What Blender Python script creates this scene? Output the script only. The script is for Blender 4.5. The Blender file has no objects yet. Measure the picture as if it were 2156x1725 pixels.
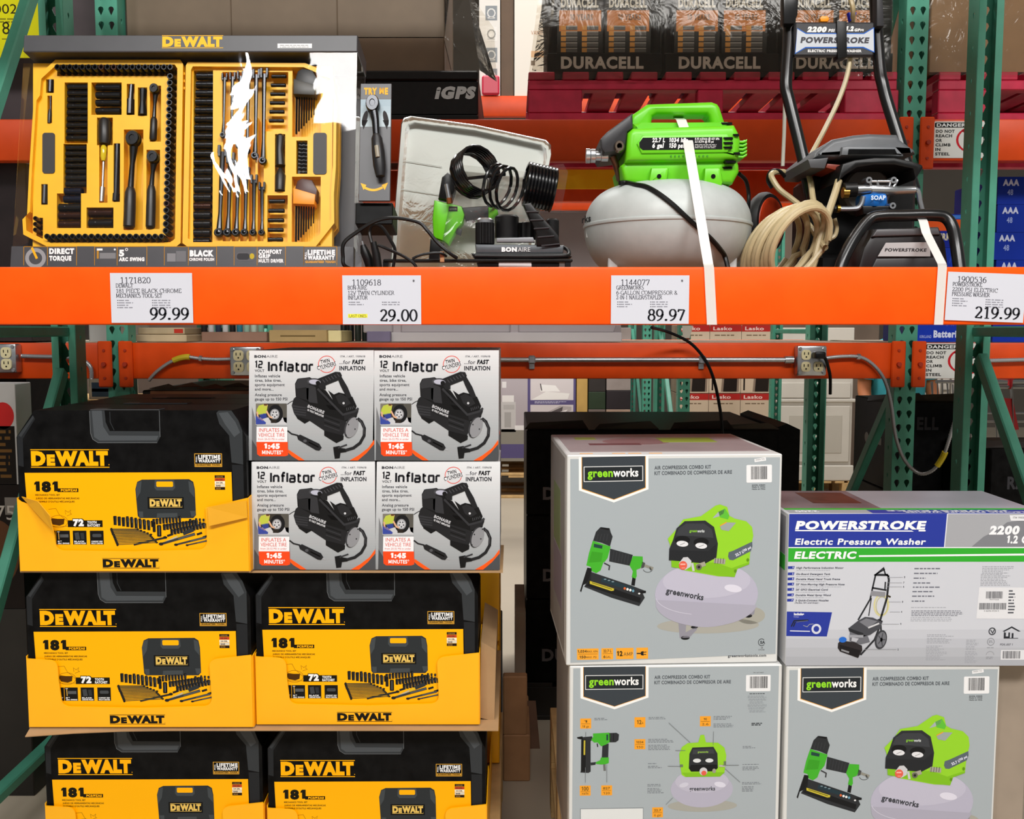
import bpy, bmesh, math, random
from mathutils import Vector, Matrix
random.seed(7)
sc = bpy.context.scene
COL = sc.collection
PI = math.pi
# ------------------------------------------------------------------ camera, world, lamps, exposure
F, CX, CY, HC = 2000.0, 1078.0, 862.5, 1.5
PT = math.atan(167.5 / F)
CP, SP = math.cos(PT), math.sin(PT)
cam = bpy.data.cameras.new('camera'); cam.sensor_width = 36.0; cam.lens = 36.0 * F / 2156.0
cam.clip_start = 0.02; cam.clip_end = 100
camo = bpy.data.objects.new('camera', cam); COL.objects.link(camo)
camo.location = (0, 0, HC); camo.rotation_euler = (PI / 2 - PT, 0, 0)
sc.camera = camo
w = bpy.data.worlds.new('world'); sc.world = w; w.use_nodes = True
w.node_tree.nodes['Background'].inputs[0].default_value = (1.0, 0.97, 0.94, 1)
w.node_tree.nodes['Background'].inputs[1].default_value = 0.24
sc.view_settings.view_transform = 'Standard'
sc.view_settings.look = 'None'
sc.view_settings.exposure = 0.0
sc.view_settings.gamma = 1.0
sc.view_settings.use_curve_mapping = False
def lamp(x, y, z, sx, sy, watts, col=(1, 0.985, 0.96), aim=None):
    l = bpy.data.lights.new('ceiling_lamp', 'AREA'); l.shape = 'RECTANGLE'; l.size = sx; l.size_y = sy
    l.energy = watts; l.color = col
    o = bpy.data.objects.new('ceiling_lamp', l); COL.objects.link(o); o.location = (x, y, z)
    if aim:
        o.rotation_euler = (Vector(aim) - Vector((x, y, z))).to_track_quat('-Z', 'Y').to_euler()
    return o
lamp(-0.52, -2.6, 5.6, 2.2, 0.8, 210, aim=(-0.2, 2.2, 0.9))
lamp(-2.2, -2.6, 5.6, 0.10, 1.8, 70, aim=(-0.8, 2.2, 0.9))
lamp(2.3, -2.2, 5.6, 2.2, 0.8, 210, aim=(0.6, 2.2, 0.9))
lamp(0.2, 0.9, 6.2, 3.0, 0.8, 90)
lamp(0.9, 6.0, 6.0, 3.0, 1.2, 260)
lamp(-2.2, 6.0, 6.0, 2.0, 1.2, 150)

def at(px, py, Y):
    dx, du = (px - CX) / F, (CY - py) / F
    dy, dz = CP + SP * du, -SP + CP * du
    t = Y / dy
    return Vector((dx * t, Y, HC + dz * t))
def X(px, Y, py=700): return at(px, py, Y).x
def Z(py, Y): return at(CX, py, Y).z

# ------------------------------------------------------------------ materials
def lin(c):
    if isinstance(c, str):
        c = c.lstrip('#'); c = c if len(c) == 6 else ''.join(q * 2 for q in c); c = [int(c[i:i + 2], 16) / 255 for i in (0, 2, 4)]
    return tuple(x / 12.92 if x <= 0.04045 else ((x + 0.055) / 1.055) ** 2.4 for x in c[:3])
_M = {}
def M(c, rough=0.5, metal=0.0, noise=0.0, scale=40, bump=0.0, name=None, spec=0.5, coat=0.0, sub=None):
    """procedural principled material: base colour with a noise-driven variation and fine bump"""
    key = (c, rough, metal, noise, scale, bump, spec, coat)
    if key in _M: return _M[key]
    m = bpy.data.materials.new(name or 'surface'); m.use_nodes = True
    nt = m.node_tree; b = nt.nodes['Principled BSDF']
    col = lin(c)
    b.inputs['Base Color'].default_value = (*col, 1); b.inputs['Roughness'].default_value = rough
    b.inputs['Metallic'].default_value = metal; b.inputs['Specular IOR Level'].default_value = spec
    b.inputs['Coat Weight'].default_value = coat; b.inputs['Coat Roughness'].default_value = 0.15
    if noise or bump:
        tc = nt.nodes.new('ShaderNodeTexCoord'); n = nt.nodes.new('ShaderNodeTexNoise')
        n.inputs['Scale'].default_value = scale; n.inputs['Detail'].default_value = 4
        nt.links.new(tc.outputs['Object'], n.inputs['Vector'])
        if noise:
            r = nt.nodes.new('ShaderNodeValToRGB')
            r.color_ramp.elements[0].color = (*[x * (1 - noise) for x in col], 1); r.color_ramp.elements[0].position = 0.3
            r.color_ramp.elements[1].color = (*[min(1, x * (1 + noise) + noise * 0.02) for x in col], 1); r.color_ramp.elements[1].position = 0.7
            nt.links.new(n.outputs['Fac'], r.inputs[0]); nt.links.new(r.outputs[0], b.inputs['Base Color'])
        if bump:
            bp = nt.nodes.new('ShaderNodeBump'); bp.inputs['Strength'].default_value = bump; bp.inputs['Distance'].default_value = 0.004
            nt.links.new(n.outputs['Fac'], bp.inputs['Height']); nt.links.new(bp.outputs[0], b.inputs['Normal'])
    _M[key] = m
    return m
def clear(name, tint='#ffffff', rough=0.05, ior=1.45, haze=0.0, bump=0.0, hcol='#d8d8d8', scale=30, gl=1.0):
    """thin clear plastic: transparent + fresnel gloss, optional milky diffuse share"""
    m = bpy.data.materials.new(name); m.use_nodes = True; nt = m.node_tree
    for n in list(nt.nodes): nt.nodes.remove(n)
    out = nt.nodes.new('ShaderNodeOutputMaterial'); tr = nt.nodes.new('ShaderNodeBsdfTransparent')
    gl_ = nt.nodes.new('ShaderNodeBsdfGlossy'); fr = nt.nodes.new('ShaderNodeFresnel'); mx = nt.nodes.new('ShaderNodeMixShader')
    tr.inputs[0].default_value = (*lin(tint), 1); gl_.inputs['Roughness'].default_value = rough
    gl_.inputs[0].default_value = (gl, gl, gl, 1); fr.inputs[0].default_value = ior
    base = tr.outputs[0]
    if haze:
        df = nt.nodes.new('ShaderNodeBsdfDiffuse'); df.inputs[0].default_value = (*lin(hcol), 1)
        m2 = nt.nodes.new('ShaderNodeMixShader'); m2.inputs[0].default_value = haze
        nt.links.new(tr.outputs[0], m2.inputs[1]); nt.links.new(df.outputs[0], m2.inputs[2]); base = m2.outputs[0]
    if bump:
        tc = nt.nodes.new('ShaderNodeTexCoord'); n = nt.nodes.new('ShaderNodeTexNoise'); n.inputs['Scale'].default_value = scale
        n.inputs['Detail'].default_value = 3; n.inputs['Distortion'].default_value = 1.5
        nt.links.new(tc.outputs['Object'], n.inputs['Vector'])
        bp = nt.nodes.new('ShaderNodeBump'); bp.inputs['Strength'].default_value = bump; bp.inputs['Distance'].default_value = 0.02
        nt.links.new(n.outputs['Fac'], bp.inputs['Height'])
        nt.links.new(bp.outputs[0], gl_.inputs['Normal']); nt.links.new(bp.outputs[0], fr.inputs['Normal'])
    nt.links.new(fr.outputs[0], mx.inputs[0]); nt.links.new(base, mx.inputs[1]); nt.links.new(gl_.outputs[0], mx.inputs[2])
    nt.links.new(mx.outputs[0], out.inputs[0])
    return m
def glow(c, s):
    m = bpy.data.materials.new('lamp_glow'); m.use_nodes = True
    b = m.node_tree.nodes['Principled BSDF']; b.inputs['Base Color'].default_value = (*lin(c), 1)
    b.inputs['Emission Color'].default_value = (*lin(c), 1); b.inputs['Emission Strength'].default_value = s
    return m

# ------------------------------------------------------------------ mesh builder (world coordinates unless .M is set)
class B:
    def __init__(s, mat=None):
        s.v, s.f, s.mi, s.mats, s.M, s.cur = [], [], [], [], Matrix.Identity(4), 0
        if mat: s.use(mat)
    def use(s, mat):
        if mat not in s.mats: s.mats.append(mat)
        s.cur = s.mats.index(mat); return s
    def add(s, vs, fs, mat=None):
        if mat: s.use(mat)
        k = len(s.v); s.v += [s.M @ Vector(p) for p in vs]
        for f in fs: s.f.append([i + k for i in f]); s.mi.append(s.cur)
        return s
    def bm(s, bm):
        bm.verts.index_update()
        s.add([x.co for x in bm.verts], [[x.index for x in f.verts] for f in bm.faces]); bm.free(); return s
    def box(s, lo, hi, bev=0.0, mat=None, seg=1, R=None):
        if mat: s.use(mat)
        lo, hi = Vector(lo), Vector(hi); c = (lo + hi) / 2; d = hi - lo
        bm = bmesh.new(); bmesh.ops.create_cube(bm, size=1)
        for x in bm.verts: x.co = Vector((x.co.x * d.x, x.co.y * d.y, x.co.z * d.z))
        if bev: bmesh.ops.bevel(bm, geom=bm.edges[:], offset=min(bev, abs(min(d)) * 0.45), segments=seg, affect='EDGES', profile=0.5)
        for x in bm.verts: x.co = (R @ x.co if R else x.co) + c
        return s.bm(bm)
    def beam(s, a, b, w, h, mat=None, up=(0, 0, 1), bev=0.0):
        """a square bar from a to b, w across, h along 'up'"""
        a, b = Vector(a), Vector(b); d = (b - a); L = d.length; d.normalize()
        x = d.cross(Vector(up)).normalized(); z = x.cross(d)
        R = Matrix((x, d, z)).transposed()
        c = (a + b) / 2
        return s.box(c - Vector((w, L, h)) / 2, c + Vector((w, L, h)) / 2, bev, mat, R=R)
    def tube(s, pts, r, n=8, mat=None, closed=False, cap=True):
        if mat: s.use(mat)
        pts = [Vector(p) for p in pts]; m = len(pts); rs = r if isinstance(r, (list, tuple)) else [r] * m
        vs, fs = [], []; pn = None
        for i, p in enumerate(pts):
            if closed: t = pts[(i + 1) % m] - pts[i - 1]
            else: t = pts[min(i + 1, m - 1)] - pts[max(i - 1, 0)]
            if t.length < 1e-9: t = Vector((0, 0, 1))
            t.normalize()
            if pn is None:
                pn = t.orthogonal().normalized()
            pn = (pn - t * pn.dot(t)); pn = pn.normalized() if pn.length > 1e-6 else t.orthogonal().normalized()
            bn = t.cross(pn)
            for k in range(n):
                a = 2 * PI * k / n; vs.append(p + (pn * math.cos(a) + bn * math.sin(a)) * rs[i])
        for i in range(m if closed else m - 1):
            j = (i + 1) % m
            for k in range(n): fs.append([i * n + k, i * n + (k + 1) % n, j * n + (k + 1) % n, j * n + k])
        if cap and not closed: fs += [list(range(n))[::-1], [(m - 1) * n + k for k in range(n)]]
        return s.add(vs, fs)
    def lathe(s, prof, c=(0, 0, 0), axis='z', n=32, mat=None, sx=1, sy=1):
        if mat: s.use(mat)
        R = {'z': Matrix.Identity(3), 'y': Matrix(((1, 0, 0), (0, 0, 1), (0, -1, 0))), 'x': Matrix(((0, 0, 1), (0, 1, 0), (-1, 0, 0)))}.get(axis)
        if R is None: R = Vector((0, 0, 1)).rotation_difference(Vector(axis)).to_matrix()
        vs, fs = [], []; c = Vector(c)
        for r, z in prof:
            for k in range(n):
                a = 2 * PI * k / n; vs.append(c + R @ Vector((r * math.cos(a) * sx, r * math.sin(a) * sy, z)))
        for i in range(len(prof) - 1):
            for k in range(n): fs.append([i * n + k, i * n + (k + 1) % n, (i + 1) * n + (k + 1) % n, (i + 1) * n + k])
        if prof[0][0] > 1e-6: fs.append(list(range(n))[::-1])
        if prof[-1][0] > 1e-6: fs.append([(len(prof) - 1) * n + k for k in range(n)])
        return s.add(vs, fs)
    def cyl(s, a, b, r, n=16, mat=None, r2=None):
        a, b = Vector(a), Vector(b); d = b - a
        return s.lathe([(r, 0), (r if r2 is None else r2, d.length)], a, tuple(d.normalized()), n, mat)
    def prism(s, pts, y0, y1, mat=None, bev=0.0, seg=2):
        """outline (x,z) extruded from depth y0 (front) to y1"""
        if mat: s.use(mat)
        if sum(pts[i - 1][0] * pts[i][1] - pts[i][0] * pts[i - 1][1] for i in range(len(pts))) < 0: pts = pts[::-1]
        bm = bmesh.new(); n = len(pts)
        a = [bm.verts.new((p[0], y0, p[1])) for p in pts]; b = [bm.verts.new((p[0], y1, p[1])) for p in pts]
        ff = bm.faces.new(a); bm.faces.new(b[::-1])
        for i in range(n): bm.faces.new((a[i], b[i], b[(i + 1) % n], a[(i + 1) % n]))
        bm.normal_update()
        if bev:
            bmesh.ops.bevel(bm, geom=list(ff.edges), offset=bev, segments=seg, affect='EDGES', profile=0.5)
        return s.bm(bm)
    def sheet(s, pts, y=None, mat=None, t=0.0):
        if y is not None: pts = [(p[0], y, p[1]) for p in pts]
        return s.add(pts, [list(range(len(pts)))], mat)
    def build(s, name, parent=None, smooth=True, ang=35, solid=0.0, subsurf=0):
        me = bpy.data.meshes.new(name); off = Vector(parent['_o']) if parent and '_o' in parent else Vector((0, 0, 0))
        me.from_pydata([p - off for p in s.v], [], s.f)
        for m in s.mats: me.materials.append(m)
        me.polygons.foreach_set('material_index', s.mi)
        me.validate(); me.update()
        bm = bmesh.new(); bm.from_mesh(me); bmesh.ops.remove_doubles(bm, verts=bm.verts[:], dist=1e-6) if smooth else None
        bm.to_mesh(me); bm.free()
        if smooth:
            me.polygons.foreach_set('use_smooth', [True] * len(me.polygons)); me.set_sharp_from_angle(angle=math.radians(ang))
        o = bpy.data.objects.new(name, me); COL.objects.link(o)
        if parent:
            o.parent = parent
            if '_o' not in parent or parent.type == 'MESH':
                pass
        if solid:
            md = o.modifiers.new('thickness', 'SOLIDIFY'); md.thickness = solid; md.offset = 0
        if subsurf:
            md = o.modifiers.new('smooth', 'SUBSURF'); md.levels = subsurf; md.render_levels = subsurf
        if parent and parent.type == 'MESH': o['_o'] = tuple(off)
        if parent is not None: o['_o'] = tuple(off)
        return o
def tag(o, label=None, cat=None, group=None, kind=None):
    if label: o['label'] = label
    if cat: o['category'] = cat
    if group: o['group'] = group
    if kind: o['kind'] = kind
    return o
def thing(name, loc, label, cat, group=None):
    o = bpy.data.objects.new(name, None); COL.objects.link(o); o.location = loc; o['_o'] = tuple(loc)
    o.empty_display_size = 0.02
    return tag(o, label, cat, group)
def one(name, b, label, cat, group=None, **k):
    """a thing that is one mesh"""
    return tag(b.build(name, None, **k), label, cat, group)
def struct(name, b, **k): return tag(b.build(name, None, **k), kind='structure')
def dup(o, loc=None, rotz=None, label=None, group=None):
    def cp(x, par):
        c = x.copy(); COL.objects.link(c)
        if par: c.parent = par
        for ch in list(x.children): cp(ch, c)
        return c
    r = cp(o, None)
    if loc is not None: r.location = loc
    if rotz is not None: r.rotation_euler = (0, 0, rotz)
    return tag(r, label, group=group)
def arc(cx, cz, rx, rz, a0, a1, n=12):
    return [(cx + rx * math.cos(math.radians(a0 + (a1 - a0) * i / n)), cz + rz * math.sin(math.radians(a0 + (a1 - a0) * i / n))) for i in range(n + 1)]
def rrect(x0, z0, x1, z1, r, n=5):
    return arc(x1 - r, z1 - r, r, r, 0, 90, n) + arc(x0 + r, z1 - r, r, r, 90, 180, n) + arc(x0 + r, z0 + r, r, r, 180, 270, n) + arc(x1 - r, z0 + r, r, r, 270, 360, n)
def spline(pts, n=8, closed=False):
    """Catmull-Rom through points"""
    P = [Vector(p) for p in pts]; m = len(P); out = []
    for i in range(m if closed else m - 1):
        p0, p1, p2, p3 = (P[(i - 1) % m], P[i], P[(i + 1) % m], P[(i + 2) % m]) if closed else (P[max(i - 1, 0)], P[i], P[i + 1], P[min(i + 2, m - 1)])
        for k in range(n):
            t = k / n
            out.append(0.5 * ((2 * p1) + (p2 - p0) * t + (2 * p0 - 5 * p1 + 4 * p2 - p3) * t * t + (3 * p1 - p0 - 3 * p2 + p3) * t ** 3))
    if not closed: out.append(P[-1])
    return out

# ------------------------------------------------------------------ lettering
_G = {}
_fc = bpy.data.curves.new('letters', 'FONT'); _fc.resolution_u = 3
_fo = bpy.data.objects.new('letters', _fc)
def _mesh(s, bold):
    _fc.body = s; _fc.offset = bold
    me = bpy.data.meshes.new_from_object(_fo)
    r = [(v.co.x, v.co.y) for v in me.vertices], [list(p.vertices) for p in me.polygons]
    bpy.data.meshes.remove(me); return r
def glyph(ch, bold):
    k = (ch, bold)
    if k not in _G:
        if ch == ' ': _G[k] = ([], [], 0.3)
        elif ch == '1':
            b = 0.05 + bold
            _G[k] = ([(0.25 - b, 0), (0.25 + b, 0), (0.25 + b, .682 + bold), (0.27 - b, .682 + bold), (0.04, .56 + bold), (0.04, .46), (0.25 - b, .53)], [[0, 1, 2, 6], [2, 3, 6], [3, 4, 5, 6]], 0.42)
        elif ch == 'M':
            w_ = .098 + 1.7 * bold; h = .682 + bold; L, R, m = .07 - bold * .5, .74 + bold * .5, .405
            _G[k] = ([(L, 0), (L + w_, 0), (L + w_, h), (L, h), (R - w_, 0), (R, 0), (R, h), (R - w_, h), (m - w_ * .55, .1), (m + w_ * .55, .1), (L + w_ * 1.15, h), (R - w_ * 1.15, h)], [[0, 1, 2, 3], [4, 5, 6, 7], [8, 9, 10, 3], [8, 9, 6, 11]], .82)
        else:
            v, f = _mesh(ch, bold)
            a, _ = _mesh('H' + ch + 'H', 0); c, _ = _mesh('HH', 0)
            _G[k] = (v, f, max(p[0] for p in a) - max(p[0] for p in c))
    return _G[k]
def layout(s, bold, track=0.0):
    v, f, x = [], [], 0.0
    for ch in s:
        gv, gf, adv = glyph(ch, bold); k = len(v)
        v += [(p[0] + x, p[1]) for p in gv]; f += [[i + k for i in q] for q in gf]
        x += adv + track + bold * 1.4
    return v, f
# a contrasted serif alphabet drawn with strokes (unit em: cap height 1)
def _a(cx, cy, rx, ry, a0, a1, n=14): return arc(cx, cy, rx, ry, a0, a1, n)
SER = {
 '0': (.62, [_a(.29, .5, .24, .5, 0, 360, 20)]), '1': (.62, [[(.12, .84), (.31, 1)], [(.31, 0), (.31, 1)], [(.14, 0), (.48, 0)]]),
 '2': (.62, [_a(.28, .74, .2, .26, 165, -25) + [(.06, .02)], [(.06, .03), (.5, .03), (.53, .2)]]),
 '3': (.62, [_a(.27, .76, .17, .24, 150, -80, 10), _a(.26, .27, .23, .27, 75, -150, 12)]),
 '4': (.62, [[(.38, 0), (.38, 1)], [(.38, 1), (.03, .28)], [(.03, .27), (.55, .27)]]),
 '5': (.62, [[(.13, .96), (.48, .96)], [(.15, .96), (.11, .6)], _a(.25, .32, .25, .32, 110, -140, 12)]),
 '6': (.62, [_a(.3, .31, .22, .31, 0, 360, 16), _a(.52, .3, .46, .7, 92, 172, 10)]),
 '7': (.62, [[(.07, .78), (.1, .96), (.53, .96)], [(.53, .96), (.22, 0)]]),
 '8': (.62, [_a(.29, .76, .18, .24, 0, 360, 16), _a(.29, .27, .23, .27, 0, 360, 16)]),
 '9': (.62, [_a(.28, .69, .22, .31, 0, 360, 16), _a(.06, .7, .46, .7, -8, -88, 10)]),
 '.': (.36, [_a(.14, .06, .03, .05, 0, 360, 8)]), '-': (.4, [[(.05, .36), (.32, .36)]]), '/': (.36, [[(.0, -.05), (.32, 1)]]), ' ': (.34, []),
 '*': (.6, [[(.28, .35), (.28, .95)], [(.04, .5), (.52, .8)], [(.04, .8), (.52, .5)]]),
 '&': (.85, [[(.75, 0), (.2, .72)], _a(.32, .8, .14, .2, 200, -20, 8) + [(.12, .3)], _a(.32, .24, .22, .24, 150, 400, 10)]),
 'A': (.8, [[(.08, 0), (.38, 1)], [(.38, 1), (.68, 0)], [(.2, .36), (.56, .36)]]), 'B': (.7, [[(.14, 0), (.14, 1)], [(.14, 1)] + _a(.36, .76, .2, .24, 90, -90, 8) + [(.14, .52)], [(.14, .52)] + _a(.36, .26, .24, .26, 90, -90, 8) + [(.14, 0)]]),
 'C': (.74, [_a(.4, .5, .34, .5, 45, 315, 16), [(.66, .7), (.66, 1)]]), 'D': (.8, [[(.14, 0), (.14, 1)], [(.14, 1)] + _a(.32, .5, .38, .5, 90, -90, 12) + [(.14, 0)]]),
 'E': (.66, [[(.14, 0), (.14, 1)], [(.1, 1), (.56, 1), (.57, .8)], [(.14, .52), (.44, .52)], [(.1, 0), (.57, 0), (.6, .24)]]), 'F': (.62, [[(.14, 0), (.14, 1)], [(.1, 1), (.56, 1), (.57, .8)], [(.14, .52), (.44, .52)]]),
 'G': (.8, [_a(.4, .5, .34, .5, 50, 350, 16), [(.7, 0), (.7, .4)], [(.5, .42), (.78, .42)]]), 'H': (.82, [[(.14, 0), (.14, 1)], [(.66, 0), (.66, 1)], [(.14, .52), (.66, .52)]]), 'I': (.38, [[(.18, 0), (.18, 1)]]),
 'K': (.78, [[(.14, 0), (.14, 1)], [(.6, 1), (.16, .45)], [(.28, .58), (.68, 0)]]), 'L': (.64, [[(.14, 0), (.14, 1)], [(.06, 0), (.56, 0), (.6, .26)]]), 'M': (1.0, [[(.12, 0), (.14, 1)], [(.14, 1), (.46, .1)], [(.46, .1), (.8, 1)], [(.8, 1), (.82, 0)]]),
 'N': (.82, [[(.14, 0), (.14, 1)], [(.14, 1), (.66, 0)], [(.66, 0), (.66, 1)]]), 'O': (.82, [_a(.4, .5, .34, .5, 0, 360, 20)]), 'P': (.64, [[(.14, 0), (.14, 1)], [(.14, 1)] + _a(.34, .74, .22, .26, 90, -90, 8) + [(.14, .48)]]),
 'R': (.74, [[(.14, 0), (.14, 1)], [(.14, 1)] + _a(.34, .75, .22, .25, 90, -90, 8) + [(.14, .5)], [(.34, .5), (.68, 0)]]), 'S': (.62, [_a(.29, .75, .2, .25, 40, 260, 10) + _a(.29, .25, .23, .26, 80, -150, 10)]),
 'T': (.7, [[(.33, 0), (.33, 1)], [(.04, .8), (.05, 1), (.62, 1), (.63, .8)]]), 'U': (.8, [[(.14, 1), (.14, .3)] + _a(.4, .3, .26, .3, 180, 360, 10) + [(.66, 1)]]), 'V': (.78, [[(.06, 1), (.38, 0)], [(.38, 0), (.7, 1)]]),
 'W': (1.02, [[(.04, 1), (.28, 0)], [(.28, 0), (.5, .95)], [(.5, .95), (.72, 0)], [(.72, 0), (.96, 1)]]), 'Y': (.74, [[(.06, 1), (.35, .48)], [(.64, 1), (.35, .48)], [(.35, .48), (.35, 0)]]), 'Z': (.66, [[(.08, 1), (.56, 1)], [(.56, 1), (.06, 0)], [(.06, 0), (.58, 0)]])}

class Print(B):
    """flat printed artwork on a panel: everything is drawn in picture coordinates of a reference quad (TL,TR,BR,BL)
    and mapped onto a w x h panel lying in the local xz plane (front towards -y); each layer sits a hair above the last"""
    def __init__(s, quad, w, h, y=0.0, ox=0, oy=0, k=1.0, mirror=False, dz=0.00012, rough=0.45):
        B.__init__(s); s.q = quad; s.w, s.h, s.y0 = w, h, y; s.ox, s.oy, s.k = ox, oy, k; s.dz = dz; s.rough = rough
    def uv(s, x, y):
        TL, TR, BR, BL = s.q
        v = (y - TL[1]) / (BL[1] - TL[1]); u = 0.5
        for _ in range(3):
            xl = TL[0] + (BL[0] - TL[0]) * v; xr = TR[0] + (BR[0] - TR[0]) * v; u = (x - xl) / (xr - xl)
            yt = TL[1] + (TR[1] - TL[1]) * u; yb = BL[1] + (BR[1] - BL[1]) * u; v = (y - yt) / (yb - yt)
        return u, v
    def p(s, x, y, z):
        u, v = s.uv(x * s.k + s.ox, y * s.k + s.oy)
        return (u * s.w, s.y0 - z * s.dz, (1 - v) * s.h)
    def mat(s, c):
        s.use(c if not isinstance(c, str) else M(c, s.rough, name='print', spec=.15))
    def poly(s, pts, c, z=1):
        s.mat(c)
        if sum(pts[i - 1][0] * pts[i][1] - pts[i][0] * pts[i - 1][1] for i in range(len(pts))) > 0: pts = pts[::-1]
        return s.add([s.p(a, b, z) for a, b in pts], [list(range(len(pts)))])
    def rect(s, x0, y0, x1, y1, c, z=1): return s.poly([(x0, y0), (x1, y0), (x1, y1), (x0, y1)], c, z)
    def rr(s, x0, y0, x1, y1, r, c, z=1): return s.poly(rrect(x0, y0, x1, y1, r), c, z)
    def ell(s, cx, cy, rx, ry, c, z=1, rot=0, n=28, a0=0, a1=360):
        t = math.radians(rot); pts = []
        for i in range(n if a1 - a0 >= 360 else n + 1):
            a = math.radians(a0 + (a1 - a0) * i / n); x, y = rx * math.cos(a), ry * math.sin(a)
            pts.append((cx + x * math.cos(t) - y * math.sin(t), cy + x * math.sin(t) + y * math.cos(t)))
        return s.poly(pts, c, z)
    def line(s, pts, w, c, z=1, contrast=1.0, closed=False):
        """polyline of width w, mitred joints"""
        s.mat(c); n = len(pts); vs, fs = [], []
        for i in range(n):
            a = pts[i - 1] if (i or closed) else pts[0]; b = pts[(i + 1) % n] if (i < n - 1 or closed) else pts[-1]; q = pts[i]
            def nrm(p0, p1):
                dx, dy = p1[0] - p0[0], p1[1] - p0[1]; L = math.hypot(dx, dy) or 1e-9; return (-dy / L, dx / L)
            n1 = nrm(a, q) if a != q else nrm(q, b); n2 = nrm(q, b) if b != q else n1
            mx, my = n1[0] + n2[0], n1[1] + n2[1]; L = math.hypot(mx, my)
            if L < 0.2: mx, my, L = n2[0], n2[1], 1
            mx, my = mx / L, my / L; d = max(0.5, mx * n2[0] + my * n2[1])
            ww = w[i] if isinstance(w, (list, tuple)) else w
            hw = ww / 2 / d
            if contrast < 1: hw *= contrast + (1 - contrast) * abs(mx)
            vs += [s.p(q[0] + mx * hw, q[1] + my * hw, z), s.p(q[0] - mx * hw, q[1] - my * hw, z)]
        for i in range(n if closed else n - 1):
            j = (i + 1) % n; fs.append([2 * i, 2 * j, 2 * j + 1, 2 * i + 1])
        return s.add(vs, fs)
    def ring(s, cx, cy, rx, ry, w, c, z=1, a0=0, a1=360, n=32):
        return s.line([(cx + rx * math.cos(math.radians(a0 + (a1 - a0) * i / n)), cy + ry * math.sin(math.radians(a0 + (a1 - a0) * i / n))) for i in range(n + (a1 - a0 < 360))], w, c, z, closed=a1 - a0 >= 360)
    def grad(s, x0, y0, x1, y1, c0, c1, n=8, z=0):
        h = lambda c: [int(c.lstrip('#')[i:i + 2], 16) for i in (0, 2, 4)]
        a, b = h(c0), h(c1)
        for i in range(n):
            t = i / max(1, n - 1); c = '#%02x%02x%02x' % tuple(round(a[k] + (b[k] - a[k]) * t) for k in range(3))
            s.rect(x0, y0 + (y1 - y0) * i / n, x1, y0 + (y1 - y0) * (i + 1) / n, c, z)
    def _put(s, v, f, x, y, sx, sy, c, z, shear, rot, align, box=None):
        s.mat(c); t = -math.radians(rot)
        vs = []
        for a, b in v:
            a2 = (a + b * shear) * sx; b2 = b * sy
            vs.append(s.p(x + a2 * math.cos(t) + b2 * math.sin(t), y + a2 * math.sin(t) - b2 * math.cos(t), z))
        return s.add(vs, f)
    def text(s, t, x, y, h, c, w=None, z=3, bold=0.0, shear=0.0, rot=0, align='l', track=0.0):
        """t with its baseline starting at x,y; cap height h; optionally squeezed to width w"""
        v, f = layout(t, bold, track)
        if not v: return s
        x0 = min(p[0] for p in v); x1 = max(p[0] for p in v)
        sy = h / (0.682 + bold); sx = (w / (x1 - x0 + shear * 0.682)) if w else sy
        if align == 'c': x -= (x1 - x0) * sx / 2
        if align == 'r': x -= (x1 - x0) * sx
        return s._put([(p[0] - x0, p[1] + bold * 0.5) for p in v], f, x, y, sx, sy, c, z, shear, rot, align)
    def serif(s, t, x, y, h, c, w=None, z=3, wt=0.13, rot=0):
        tot = sum(SER.get(ch, SER['O'])[0] for ch in t); sx = (w / tot) if w else h * 0.95
        tr = math.radians(rot); q = 0.0
        for ch in t:
            adv, st = SER.get(ch, SER['O'])
            for pl in st:
                pts = [((q + a) * sx, -b * h) for a, b in pl]
                pts = [(x + a * math.cos(tr) - b * math.sin(tr), y + a * math.sin(tr) + b * math.cos(tr)) for a, b in pts]
                cl = len(pl) > 4 and abs(pl[0][0] - pl[-1][0]) + abs(pl[0][1] - pl[-1][1]) < 1e-4
                s.line(pts[:-1] if cl else pts, wt * h, c, z, contrast=0.42, closed=cl)
                if len(pl) == 2 and ch.isalpha() and abs(pl[0][0] - pl[1][0]) < 0.32:
                    for e in pl:
                        if e[1] in (0, 1):
                            a = (q + e[0]) * sx; b = -e[1] * h
                            e0 = [(a - .1 * h, b), (a + .1 * h, b)]
                            s.line([(x + m * math.cos(tr) - n * math.sin(tr), y + m * math.sin(tr) + n * math.cos(tr)) for m, n in e0], wt * h * 0.5, c, z)
            q += adv
        return s
    def micro(s, x0, y0, x1, dy, rows, c, z=2, h=0.5, seed=1, ragged=0.35):
        """unreadably small print: rows of broken hairlines"""
        r = random.Random(seed)
        for i in range(rows):
            x = x0; end = x1 - (x1 - x0) * ragged * r.random(); y = y0 + dy * i
            while x < end:
                L = min(end - x, dy * r.uniform(0.7, 2.6)); s.rect(x, y, x + L, y + dy * h, c, z); x += L + dy * 0.45
        return s
    def barcode(s, x0, y0, x1, y1, c='#202024', z=3, n=28, seed=3):
        r = random.Random(seed); x = x0; u = (x1 - x0) / n / 1.5
        while x < x1 - u:
            wd = u * r.choice((.6, .6, 1, 1.5)); s.rect(x, y0, min(x + wd, x1), y1, c, z); x += wd + u * r.choice((.6, .6, 1))
        return s
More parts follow.
